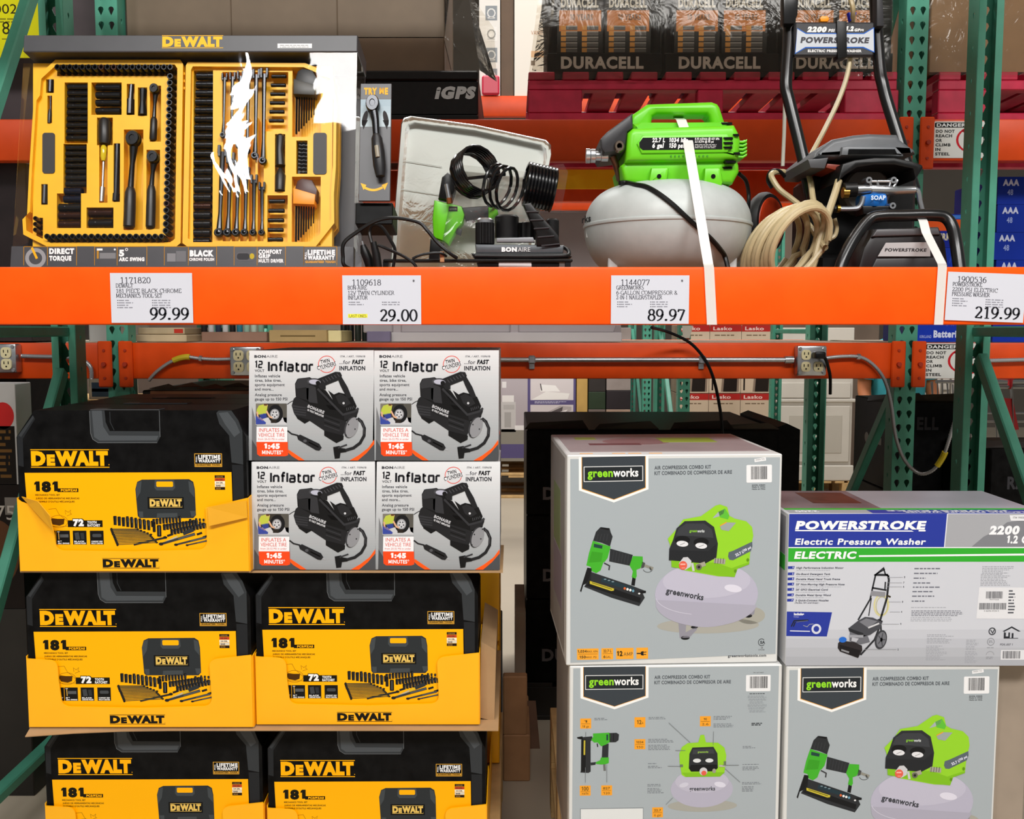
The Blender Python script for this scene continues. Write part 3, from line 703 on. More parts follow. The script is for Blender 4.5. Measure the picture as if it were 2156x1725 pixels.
pr = {('lying', 0): proto('socket', CHR, 'lying'), ('lying', 1): proto('socket', CHRB, 'lying'), ('lying', 2): proto('socket', CHRU, 'lying'), ('end', 0): proto('socket', CHR, 'end'), ('end', 1): proto('socket', CHRB, 'end')}
used = set()
def socket(kind, c, x, y, w, h, label, group, depth=.05):
    k = (kind, c); o = pr[k] if k not in used else pr[k].copy()
    if k in used: COL.objects.link(o)
    used.add(k); v = dl(x, y, depth); a, d = dl(x - w / 2, y), dl(x + w / 2, y); e, f = dl(x, y - h / 2), dl(x, y + h / 2)
    put(o, v, (d.x - a.x, .030 if kind == 'end' else e.z - f.z, e.z - f.z)); tag(o, label, 'socket', group)
def column(ys, x, w, h, label, group, cols=None):
    for i, y in enumerate(ys): socket('lying', cols[i] if cols else 0, x[i] if isinstance(x, list) else x, y, w, h, label, group)
column([170 + 14 * i for i in range(9)], [147 - i * .3 for i in range(9)], 46, 13.2, 'black chrome socket in the tall column near the case handle slot', 'sockets in the tall column')
column([303 + 13 * i for i in range(7)], 143, 46, 12.4, 'slimmer black chrome socket in the middle of the tall column', 'sockets midway down the tall column')
column([397, 414], 136, 40, 16, 'black socket with a painted blue reflection near the foot of the tall column', 'sockets with a painted blue reflection', [2, 2])
column([432, 449, 468], 130, 49, 16.5, 'thick black chrome socket at the foot of the tall column', 'thick sockets, some with a painted brown reflection', [0, 1, 1])
column([444, 466], 197, 53, 18, 'thick black chrome deep socket in the pocket beside the ratchet grips', 'deep sockets beside the ratchets', [1, 0])
column([171, 188, 205, 223], 212, 54, 15, 'wide black chrome socket in the upper pocket beside the tall column', 'wide sockets in the upper pocket')
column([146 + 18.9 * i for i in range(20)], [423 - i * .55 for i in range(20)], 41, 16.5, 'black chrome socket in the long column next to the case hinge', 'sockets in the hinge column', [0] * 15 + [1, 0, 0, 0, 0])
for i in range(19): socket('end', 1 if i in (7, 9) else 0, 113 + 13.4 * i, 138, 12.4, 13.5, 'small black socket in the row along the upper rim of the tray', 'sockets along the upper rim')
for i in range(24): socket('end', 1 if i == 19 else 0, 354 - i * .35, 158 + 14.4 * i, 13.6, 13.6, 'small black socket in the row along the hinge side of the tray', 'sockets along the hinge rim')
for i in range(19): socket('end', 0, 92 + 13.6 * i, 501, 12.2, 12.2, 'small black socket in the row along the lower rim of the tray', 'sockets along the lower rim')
for i in range(3): socket('end', 1, 67, 463 + 12 * i, 10, 10, 'tiny black socket with a painted brown reflection in the corner pocket of the tray', 'corner sockets')
for i in range(6): socket('lying', 0, 580 - i, 146 + 19.5 * i, 32, 8, 'small bit socket in the upper rack of the second tray', 'bit sockets in the upper rack')
for i in range(5): socket('lying', 0, 577 - i, 418 + 20.5 * i, 34, 9, 'small bit socket in the lower rack of the second tray', 'bit sockets in the lower rack')
def tool(name, parts, label, cat, group=None, pos=None):
    t = thing(name, (0, 0, 0), label, cat, group)
    for nm, fn in parts:
        b = B(); fn(b); b.build(nm, t)
    t.matrix_world = DM; return t
def V(px, py, y=.04): return dl(px, py, y)
def seg(a, c, r0, r1=None, mat=CHR, y=.042, n=10):
    return lambda b: b.use(mat).tube([V(*a, y), V(*c, y)], [r0, r1 or r0], n)
def head(c, r, mat=CHR, y=.04, th=.02, sy=1.15):
    def f(b):
        b.use(mat); o = V(*c, y); b.lathe([(r * .8, .0), (r, -.003), (r, -th + .004), (r * .85, -th), (r * .4, -th), (r * .36, -th + .002), (0, -th + .002)], (o.x, o.y + .006, o.z), 'y', 18, sx=1, sy=sy)
    return f
def grip(pts, rs, mat=GRIP, y=.04): return lambda b: b.use(mat).tube([V(*p, y) for p in pts], rs, 14)
def ratchet(hd, r, neck, gp, label, gr=None):
    return tool('ratchet', [('head', head(hd, r)), ('shaft', lambda b: b.use(CHR).tube([V(hd[0], hd[1] + 8), V((hd[0] + neck[0]) / 2, (hd[1] + neck[1]) / 2), V(*neck)], [r * .62, r * .34, r * .42], 12)),
                ('grip', grip([neck, (neck[0] + (gp[0] - neck[0]) * .12, neck[1] + (gp[1] - neck[1]) * .12), ((neck[0] + gp[0]) / 2, (neck[1] + gp[1]) / 2), (gp[0], gp[1] - 3), gp], [r * .5, r * .72, r * .78, r * .78, r * .6]))], label, 'ratchet')
ratchet((270, 288), .0165, (263, 392), (260, 478), 'big black ratchet with a round head in the middle of the tray')
ratchet((313, 328), .0135, (308, 388), (306, 478), 'medium black ratchet beside the hinge-side sockets')
ratchet((316, 180), .0105, (313, 240), (311, 290), 'small black ratchet near the upper rim of the tray')
tool('extension_bar', [('bar', seg((234, 298), (231, 408), .006)), ('end', seg((231, 404), (230, 420), .0075))], 'long black extension bar beside the big ratchet', 'extension bar')
tool('extension_bar', [('bar', seg((264, 168), (262, 200), .005, .006)), ('end', seg((262, 200), (261, 232), .0085))], 'short black extension bar in the narrow upper pocket', 'extension bar')
tool('universal_joint', [('joint', seg((289, 178), (288, 205), .0085, .0065)), ('end', seg((288, 205), (288, 234), .0065, .010))], 'black universal joint beside the small ratchet', 'joint')
tool('spinner_handle', [('grip', grip([(207, 243), (207, 250), (207, 285), (206, 298)], [.010, .0145, .0145, .012]))], 'stubby black spinner handle above the nut driver', 'handle')
tool('nut_driver', [('grip', grip([(205, 300), (205, 306), (204, 326), (204, 334)], [.004, .007, .0065, .004], M('#d8c22a', .15, name='clear yellow handle'))), ('shaft', seg((204, 334), (202, 392), .0028, .0028, STEEL)), ('tip', seg((202, 390), (200, 421), .0055, .005, STEEL))], 'nut driver with a yellow handle and chrome shaft', 'nut driver')
tool('small_screwdriver', [('shaft', seg((89, 192), (89, 225), .002)), ('grip', grip([(89, 222), (88, 235), (87, 252)], [.003, .0048, .004]))], 'tiny black screwdriver beside the tray rim', 'screwdriver')
tool('adapter', [('body', seg((90, 158), (89, 184), .0065))], 'black drive adapter above the tiny screwdriver', 'adapter')
tool('adapter', [('body', seg((78, 386), (77, 426), .006, .007))], 'black drive adapter below the handle slot', 'adapter')
def wrench(a, c, wd, label, gr):
    def ringend(b):
        o = V(*a, .031); b.use(CHR).lathe([(wd * 1.0, .006), (wd * 1.25, .003), (wd * 1.25, -.003), (wd, -.006), (wd * .65, -.006), (wd * .65, .006)], (o.x, o.y, o.z), 'y', 14)
    def shaft(b):
        b.use(CHR).tube([V(*a, .032), V((a[0] * 3 + c[0]) / 4, (a[1] * 3 + c[1]) / 4, .034), V(*c, .032)], [wd * .85, wd * .5, wd * .75], 8)
    def jaw(b):
        o = V(*c, .033); b.use(CHR)
        for k in (-1, 1): b.box((o.x + k * wd * .9 - wd * .4, o.y - .004, o.z - wd * .4), (o.x + k * wd * .9 + wd * .4, o.y + .005, o.z + wd * 2.0), .001)
        b.box((o.x - wd * 1.2, o.y - .004, o.z - wd * 1.2), (o.x + wd * 1.2, o.y + .005, o.z - wd * .2), .001)
    tool('wrench', [('ring_end', ringend), ('shaft', shaft), ('open_end', jaw)], label, 'wrench', gr)
for i in range(6):
    wrench((456 + 18.4 * i, 490), (463 + 17 * i, 318 + 15 * i), .0085 - .0005 * i, 'black combination wrench standing in the lower row of the second tray', 'wrenches in the lower row')
for i in range(6):
    wrench((464 + 17.2 * i, 282 + 11 * i), (467 + 17 * i, 156 - 1.5 * i), .0055 + .0004 * i, 'black combination wrench standing in the upper row of the second tray', 'wrenches in the upper row')
tool('bit_driver', [('grip', grip([(586, 277), (586, 282), (584, 310), (586, 345)], [.006, .011, .009, .0115]))], 'black bit driver handle between the bit racks', 'handle')
tool('bit_driver', [('grip', grip([(586, 350), (586, 366), (585, 398)], [.004, .0125, .0115]))], 'bullet-shaped black bit driver with a dark red end', 'handle')
def hexset(y0, y1, yl, body, lab, label):
    def keys(b):
        b.use(CHR)
        for i in range(8):
            x = 621 + i * 5.4; b.tube([V(x, y0 + 30, .04), V(x - 1, y1 - i * 6, .04)], .0026 - .00016 * i, 6)
    def clip(b):
        b.use(M(body, .4, name='hex key holder')); b.prism([(dl(*q).x, dl(*q).z) for q in ((618, y0 + 26), (624, y0 + 6), (634, y0), (656, y0 + 4), (667, y0 + 24), (665, y0 + 48), (617, y0 + 40))], .026, .052, bev=.003)
    def band(b):
        b.use(M(lab, .4, name='amber band')); b.prism([(dl(*q).x, dl(*q).z) for q in ((616, yl), (664, yl + 14), (662, yl + 36), (616, yl + 34))], .022, .05, bev=.002)
    tool('hex_key_set', [('key', keys), ('holder', clip), ('band', band)], label, 'hex keys')
hexset(136, 276, 160, '#29292b', '#3a3833', 'dark hex key set in the upper corner of the second tray')
hexset(374, 510, 396, '#46201a', '#f0981e', 'hex key set with an amber band in the lower corner')
def bits(b):
    b.use(CHR)
    for i in range(8):
        for j in range(2): b.tube([V(625 + j * 9, 294 + i * 8.2, .04), V(633 + j * 9, 297 + i * 8.2, .04)], .0028, 6)
tool('bit_strip', [('bit', bits), ('holder', lambda b: b.use(GRIP).box(V(621, 360, .05), V(643, 292, .058), .001))], 'strip of short black bits beside the second handle slot', 'bits')
# demo ratchet on the wing
rt = thing('ratchet', (0, 0, 0), 'black demonstration ratchet mounted on the grey try-me card', 'ratchet')
WV = lambda x, y, d=0.0: dl(x, y, d)
b = B(CHR); o = WV(789, 224, .0105); b.lathe([(.012, .008), (.0165, .004), (.0165, -.012), (.014, -.017), (.007, -.017), (.006, -.015), (0, -.015)], (o.x, o.y, o.z), 'y', 20, sx=.95, sy=1.25); b.build('head', rt)
b = B(CHR); b.tube([WV(790, 232, .006), WV(795, 260, .004), WV(797, 292, .004)], [.011, .0085, .0075], 12); b.build('shaft', rt)
b = B(GRIP); b.tube([WV(797, 290, .004), WV(798, 298, .003), WV(801, 325, .003), WV(804, 355, .003), WV(806, 378, .004)], [.0085, .0125, .0145, .0145, .010], 14); b.build('grip', rt)
b = B(M('#8d8574', .4, name='worn badge')); b.tube([WV(799, 318, -.011), WV(802, 342, -.011)], .005, 8); b.build('badge', rt)
rt.matrix_world = DM
# ------------------------------------------------------------------ printed cartons
CB = '#0b0b0c'; CY_ = '#ffb302'
TW, TH = 0.496, 0.350
TQ = [(45, 864), (527, 864), (527, 1202), (45, 1202)]
def carton_mesh():
    P = Print(TQ, TW, TH, 0, 0, 670, .313, rough=.38)
    ol = [(272, 622), (1590, 622), (1678, 800), (1678, 1696), (146, 1696), (146, 800)]
    pts = [(P.p(*q, 0)[0], P.p(*q, 0)[2]) for q in ol]
    P.prism(pts, 0.0, .17, BLK)
    P.poly([(190, 1040), (1575, 1035), (1582, 1694), (212, 1694)], CY_, 1)
    G1_, G2_, G3_ = '#34373a', '#4a4e52', '#222427'
    P.poly([(262, 655), (152, 795), (150, 990), (186, 1000), (188, 812), (275, 680)], G3_, 1); P.poly([(262, 655), (160, 790), (178, 800), (268, 672)], G1_, 2)
    P.poly([(1484, 640), (1500, 624), (1585, 624), (1630, 690), (1655, 760), (1655, 985), (1578, 970), (1566, 790), (1502, 712)], G1_, 1)
    P.poly([(1500, 640), (1560, 634), (1610, 700), (1640, 770), (1600, 800), (1540, 715)], G2_, 2); P.poly([(1580, 985), (1655, 988), (1655, 1235), (1585, 1245)], G3_, 1)
    P.poly([(642, 624), (740, 624), (745, 700), (770, 760), (1105, 762), (1105, 800), (1085, 836), (690, 838), (655, 815), (642, 770)], G1_, 1)
    P.poly([(655, 624), (722, 624), (728, 730), (765, 790), (1095, 792), (1080, 822), (700, 824), (665, 800)], G2_, 2); P.line([(1105, 624), (1105, 800)], 4, '#5a5d60', 2)
    P.line([(775, 632), (775, 700), (800, 755)], 4, G1_, 2); P.line([(640, 626), (642, 775), (655, 815), (690, 838), (1085, 838)], 3, '#6a6d70', 3)
    dewalt(P, 235, 882, 760, 1005, CY_)
    P.line([(1332, 912), (1512, 912), (1512, 998), (1332, 998)], 4, '#d9a038', 2, closed=True); P.text('FULL', 1348, 968, 9, '#ddd', 40, rot=90, bold=.05)
    P.text('LIFETIME', 1356, 946, 26, '#ececec', 148, bold=.05); P.text('WARRANTY', 1356, 970, 21, '#ececec', 148, bold=.05); P.rect(1336, 979, 1508, 994, '#d9a038', 2); P.text('GUARANTEED TOUGH.', 1341, 991, 10, '#3a2a08', 162, bold=.06)
    K = '#151208'
    P.text('181', 252, 1166, 66, K, 158, bold=.07); P.rect(405, 1144, 546, 1169, K, 2); P.text('PCS/PZAS', 428, 1164, 15, CY_, 110, bold=.06)
    P.text('MECHANICS TOOL SET', 256, 1194, 11, K, 165, bold=.02); P.text('JUEGO DE HERRAMIENTAS MECÁNICAS', 258, 1217, 11, K, 292, bold=.02); P.text("ENSEMBLE D'OUTILS MÉCANIQUES", 260, 1239, 11, K, 258, bold=.02)
    for i, c in enumerate(('#1a1210', '#c23a1e', '#f2ead2', '#d8d2c0', '#1a1210')): P.rect(1462, 1056 + 20 * i, 1530, 1074 + 20 * i, c, 2); P.text(('CHROME', '1/2 DR.', '1/4 DR.', 'SAE', 'MM')[i], 1470, 1071 + 20 * i, 10, '#8d6a3a' if i in (0, 4) else '#5a3a28', 48 if i < 3 else 30, bold=.05)
    # case picture
    P.poly([(928, 1150), (942, 1100), (975, 1085), (1290, 1082), (1318, 1100), (1327, 1150), (1330, 1325), (1312, 1345), (950, 1345), (938, 1330)], '#2c3033', 2)
    for q in ([(930, 1148), (944, 1104), (972, 1095), (962, 1170), (935, 1215)], [(1285, 1094), (1314, 1106), (1324, 1160), (1322, 1205), (1290, 1165)], [(1060, 1088), (1190, 1088), (1196, 1140), (1180, 1158), (1070, 1158), (1056, 1140)], [(1070, 1312), (1205, 1310), (1205, 1340), (1065, 1342)], [(942, 1300), (975, 1300), (975, 1340), (950, 1340)], [(1290, 1296), (1328, 1296), (1326, 1330), (1300, 1336)]): P.poly(q, '#42474a', 3)
    P.rr(1070, 1098, 1182, 1134, 8, CY_, 4); P.rect(1008, 1203, 1250, 1282, '#0d0e10', 3); dewalt(P, 1020, 1212, 1240, 1272, '#e2bd60', 4)
    r = random.Random(4)
    for (x0, y0, x1, y1, n, w, h) in ((785, 1330, 1010, 1365, 9, 24, 62), (868, 1332, 1035, 1362, 7, 20, 44), (1045, 1350, 1220, 1330, 9, 20, 40), (1115, 1385, 1330, 1355, 11, 22, 42), (1165, 1420, 1380, 1375, 11, 22, 40), (1290, 1350, 1400, 1380, 6, 18, 34), (1330, 1345, 1405, 1350, 4, 16, 20)):
        for i in range(n):
            x = x0 + (x1 - x0) * i / (n - 1); y = y0 + (y1 - y0) * i / (n - 1)
            P.poly([(x - w / 2, y + 4), (x - w / 2 + 4, y), (x + w / 2 - 4, y), (x + w / 2, y + 4), (x + w / 2 - 2, y + h), (x - w / 2 + 2, y + h)], '#161719', 3); P.line([(x + w / 2 - 5, y + 5), (x + w / 2 - 6, y + h - 4)], 3, '#4b4f54', 4)
    P.rr(1065, 1392, 1094, 1470, 6, '#141516', 5); P.line([(1080, 1400), (1080, 1462)], 6, '#5b5e60', 6); P.rr(1036, 1370, 1056, 1440, 5, '#1a1b1d', 4)
    for i in range(11):
        a = (758 + 3.2 * i * (1 if i < 4 else 1.2), 1420 + 10.5 * i); e = (935 + 22 * i if i < 5 else 1020 + 8 * (i - 5), 1420 + 9 * i)
        P.line([a, e], 8 - .3 * i, '#2a2c2e', 4); P.line([a, e], 2.2, '#7a6a30', 5); P.ell(a[0], a[1], 8, 10, '#1a1b1c', 5, rot=20); P.ell(e[0], e[1], 9, 6, '#1a1b1c', 5)
    P.line([(905, 1525), (1115, 1478)], 13, '#26282a', 5); P.ell(1118, 1476, 14, 9, '#1a1b1c', 6)
    P.line([(1085, 1525), (1230, 1455)], 10, '#b8b29a', 4); P.line([(1200, 1470), (1240, 1452)], 16, '#d8b62a', 5); P.line([(1240, 1450), (1310, 1422)], 26, '#2d3236', 5)
    for a, e, w, hr in (((1090, 1520), (1320, 1452), 18, 16), ((1190, 1525), (1390, 1475), 14, 13), ((1265, 1528), (1400, 1498), 10, 10)): P.line([a, e], [w * .8, w], '#33383c', 6); P.ell(*a, hr, hr * .62, '#1d1f21', 7); P.line([((a[0] + e[0]) / 2, (a[1] + e[1]) / 2), e], w * .55, '#50565a', 7)
    for x, y in ((1390, 1470), (1150, 1460), (1350, 1450)): P.line([(x - 18, y + 6), (x + 18, y - 6)], 14, '#1d1e20', 5)
    # ratchet outline, 72 tooth banner
    for pl in ([(170, 1290), (225, 1345), (345, 1400), (465, 1400)], [(340, 1285), (390, 1280), (410, 1320), (440, 1345), (466, 1370)], [(455, 1320), (452, 1292), (472, 1306), (490, 1290), (484, 1312), (495, 1318), (462, 1330)]): P.line(pl, 3, '#a06c08', 2)
    P.poly([(350, 1360), (360, 1345), (400, 1350), (445, 1350), (440, 1385), (410, 1396), (365, 1388)], '#4a2c08', 3); P.ring(405, 1368, 62, 42, 3, '#a06c08', 2, n=20)
    P.rect(466, 1360, 700, 1406, K, 2); P.text('72', 498, 1400, 48, K, 82, z=3, bold=.16); P.text('72', 502, 1398, 44, '#f0f0f0', 72, z=4, bold=.07); P.text('TOOTH', 598, 1382, 17, '#eee', 62, bold=.045); P.text('RATCHET', 598, 1402, 16, '#eee', 86, bold=.045)
    for i, x in enumerate((290, 385, 497, 612)):
        P.rect(x, 1430, x + 92, 1524, '#121212', 2)
        if i == 0: P.line([(x + 30, 1450), (x + 60, 1455), (x + 55, 1490)], 9, '#ddd', 3)
        if i == 1: P.line([(x + 16, 1442), (x + 18, 1490)], 6, '#c8a050', 3); P.rect(x + 24, 1455, x + 82, 1476, '#55585a', 3); P.rect(x + 8, 1436, x + 24, 1440, '#ddd', 3)
        if i == 2: P.poly([(x + 12, 1445), (x + 40, 1440), (x + 48, 1490), (x + 18, 1492)], '#3f4245', 3); P.poly([(x + 50, 1446), (x + 74, 1444), (x + 78, 1488), (x + 56, 1490)], '#2f3235', 3)
        if i == 3: P.rr(x + 16, 1452, x + 78, 1474, 9, '#44474a', 3)
        a, c = (('DIRECT', 'TORQUE'), ('5°', 'ARC SWING'), ('BLACK', 'CHROME POLISH'), ('COMFORT GRIP', 'MULTI DRIVER'))[i]
        P.text(a, x + 8, 1508, 9, '#eee', min(76, 14 * len(a)), bold=.05); P.text(c, x + 8, 1521, 9, '#eee', min(78, 9 * len(c)), bold=.05)
    # top face: handle wraps over
    P.use(M(G1_, .4)); a, c = P.p(642, 622, 0), P.p(1105, 622, 0); P.box((a[0], -.0004, TH - .0015), (c[0], .035, TH + .0012), .001); P.use(BLK); a, c = P.p(750, 622, 0), P.p(1095, 622, 0); P.box((a[0], .006, TH - .001), (c[0], .034, TH + .0016))
    return P
def tray_front(P, pts, t=.0035):
    P.use(M(CY_, .4, 0, .03, 9, name='yellow card')); P.prism([(P.p(*q, 0)[0], P.p(*q, 0)[2]) for q in pts], P.y0 - t, P.y0)
YCARD = M(CY_, .4, 0, .03, 9, name='yellow card')
SQ = [(62, 1196), (533, 1196), (533, 1530), (62, 1530)]
def qb(p0, p1, p2, n=8): return [((1 - t) ** 2 * p0[0] + 2 * t * (1 - t) * p1[0] + t * t * p2[0], (1 - t) ** 2 * p0[1] + 2 * t * (1 - t) * p1[1] + t * t * p2[1]) for t in [i / n for i in range(n + 1)]]
CUT = [(62, 1381)] + qb((112, 1384), (126, 1386), (127, 1402)) + [(128, 1430)] + qb((132, 1470), (134, 1484), (150, 1485)) + [(300, 1488)] + qb((430, 1484), (447, 1482), (448, 1466)) + qb((445, 1400), (444, 1383), (462, 1381)) + [(533, 1373), (533, 1529), (62, 1529)]
CUT_TORN = [(45 + 17, 1378), (70, 1384)] + qb((76, 1386), (128, 1410), (136, 1455), 10) + qb((137, 1470), (138, 1484), (152, 1486)) + [(300, 1488)] + qb((430, 1484), (447, 1482), (448, 1466)) + [(447, 1396), (533, 1376), (533, 1529), (62, 1529)]
def shelf_tray(name, xyz, label, cut, deep=.53, dewalt_=True, logo=(232, 349, 1502, 1523)):
    t = thing(name, (0, 0, 0), label, 'carton tray')
    P = Print(SQ, TW, TH, -.004); tray_front(P, cut)
    P.y0 = -.0042 - .0035; dewalt(P, logo[0], logo[2], logo[1], logo[3], '#141210', 1)
    for i in range(len(P.v)): pass
    P.build('front', t, smooth=False)
    for s in (0, 1):
        b = B(YCARD); x0 = -.002 if not s else TW; h = TH * .46
        b.add([(x0, -.004, 0), (x0, deep, 0), (x0, deep, h * .62), (x0, .25, h * .62), (x0, .16, h * 1.1), (x0, -.004, h), (x0 + .002, -.004, 0), (x0 + .002, deep, 0), (x0 + .002, deep, h * .62), (x0 + .002, .25, h * .62), (x0 + .002, .16, h * 1.1), (x0 + .002, -.004, h)],
              [[0, 1, 2, 3, 4, 5], [11, 10, 9, 8, 7, 6]] + [[i, i + 6, (i + 1) % 6 + 6, (i + 1) % 6] for i in range(6)])
        b.build('side', t, smooth=False)
    b = B(CARD); b.box((-.002, -.004, -.003), (TW + .002, deep, 0)); b.build('bottom', t, smooth=False)
    t.location = xyz; return t
crt = one('tool_set_carton', carton_mesh(), 'x', 'carton', 'black and yellow tool set cartons', smooth=False)
SETS = [(-1.066, 2.03, .978, 'black and yellow tool set carton in the topmost torn yellow tray'), (-1.0706, 2.048, .6213, 'black and yellow tool set carton directly under the torn yellow tray'),
        (-.5695, 2.062, .6213, 'black and yellow tool set carton directly under the inflator boxes'), (-1.062, 2.085, .2644, 'black and yellow tool set carton at the foot, below the curled slip sheet'),
        (-.5547, 2.079, .2624, 'black and yellow tool set carton at the foot of the view beside the gap')]
for i, (x, y, z, lab) in enumerate(SETS):
    o = crt if i == 0 else dup(crt)
    o.location = (x, y, z + .001); tag(o, lab)
for k in (1, 2):
    o = dup(crt, (-1.066, 2.03 + .176 * k, .979), 0, ('black tool set carton second in the torn yellow tray, only its top showing', 'black tool set carton hindmost in the torn yellow tray, only its top showing')[k - 1])
TL_ = ['torn yellow tray of the topmost tool set carton', 'yellow tray under the torn tray', 'yellow tray under the inflator boxes', 'yellow tray at the foot of the view below the curled slip sheet', 'yellow tray at the foot of the view beside the gap']
for i, (x, y, z, lab) in enumerate(SETS): shelf_tray('carton_tray', (x, y, z), TL_[i], CUT_TORN if i == 0 else CUT)
# folded torn flaps of the topmost tray
b = B(M('#e0a012', .5, 0, .04, 9, name='yellow card inside'))
q = [at(437, 1068, 2.019), at(519, 1054, 2.019), at(521, 1090, 2.017), at(440, 1108, 2.013)]
tr_ = [o for o in sc.objects if o.get('label') == TL_[0]][0]
def child_world(b, name, par, loc, **k):
    par['_o'] = tuple(loc); o = b.build(name, par, **k); return o
b.sheet(q); 
child_world(b, 'torn_flap', tr_, (-1.066, 2.03, .978), smooth=False, solid=.002)
b = B(M('#e0a012', .5, 0, .04, 9)); b.add([at(46, 1046, 2.02), at(80, 1056, 2.005), at(105, 1086, 1.99), at(112, 1118, 1.99), at(84, 1090, 2.01), at(60, 1062, 2.018)], [[0, 1, 2, 3, 4, 5]])
child_world(b, 'torn_flap', tr_, (-1.066, 2.03, .978), smooth=False, solid=.002)
# another tray stack deeper in the row, seen edge-on beside the gap
for k, (z, lab) in enumerate(((.622, 'plain yellow tray deeper in the row, upper one beside the gap'), (.265, 'plain yellow tray deeper in the row, lower one beside the gap'))):
    b = B(YCARD); b.box((-.47, 2.62, z), (-.036, 3.0, z + .345), .003); one('carton_tray', b, lab, 'carton tray', smooth=False)
# slip sheets
def slip(x0, x1, y0, y1, z, lab, curl=0):
    b = B(CARD); n = 10; vs = []; fs = []
    for i in range(n + 1):
        x = x0 + (x1 - x0) * i / n; d = curl * max(0, 1 - i / 3) ** 2
        vs += [(x, y0 - .004 - d, z - d), (x, y0 + .008, z), (x, y1, z)]
    fs = [[3 * i + q, 3 * i + 3 + q, 3 * i + 4 + q, 3 * i + 1 + q] for i in range(n) for q in (0, 1)]
    b.add(vs, fs); return one('slip_sheet', b, lab, 'slip sheet', smooth=False, solid=.002)
slip(-1.072, -.03, 2.038, 2.56, .6168, 'brown slip sheet with a curled corner under the second row of trays', .010)
slip(-.575, -.02, 2.042, 2.3, .972, 'brown slip sheet between the inflator boxes and the tray below')
b = B(CARD); b.prism([(-.072, .622), (-.040, .615), (-.036, .78), (-.070, .80)], 2.09, 2.40); one('cardboard_scrap', b, 'bare brown cardboard end beside the yellow tray under the inflator boxes', 'cardboard', smooth=False)
# pallets that carry the stacks
def pallet(name, x0, x1, y0, y1, z0, h, mat, label, group=None, gap=True):
    t = thing(name, ((x0 + x1) / 2, (y0 + y1) / 2, z0), label, 'pallet', group)
    b = B(mat)
    n = 7; w = (x1 - x0) / (n * 1.35)
    for i in range(n): x = x0 + (x1 - x0 - w) * i / (n - 1); b.box((x, y0, z0 + h - .018), (x + w, y1, z0 + h), .002)
    b.build('deck_boards', t, smooth=False)
    for i in range(3):
        y = y0 + (y1 - y0 - .09) * i / 2; b = B(mat); b.box((x0, y, z0), (x1, y + .09, z0 + .018), .002)
        for j in range(3):
            x = x0 + (x1 - x0 - .13) * j / 2; b.box((x, y, z0 + .017), (x + .13, y + .09, z0 + h - .017), .003)
        b.build('runner', t, smooth=False)
    return t
for z in (0, .13): pallet('wooden_pallet', -1.08, -.03, 2.03, 3.0, z, .13, WOOD, 'wooden pallet under the tool set cartons' + (', upper of the two' if z else ', on the floor'))

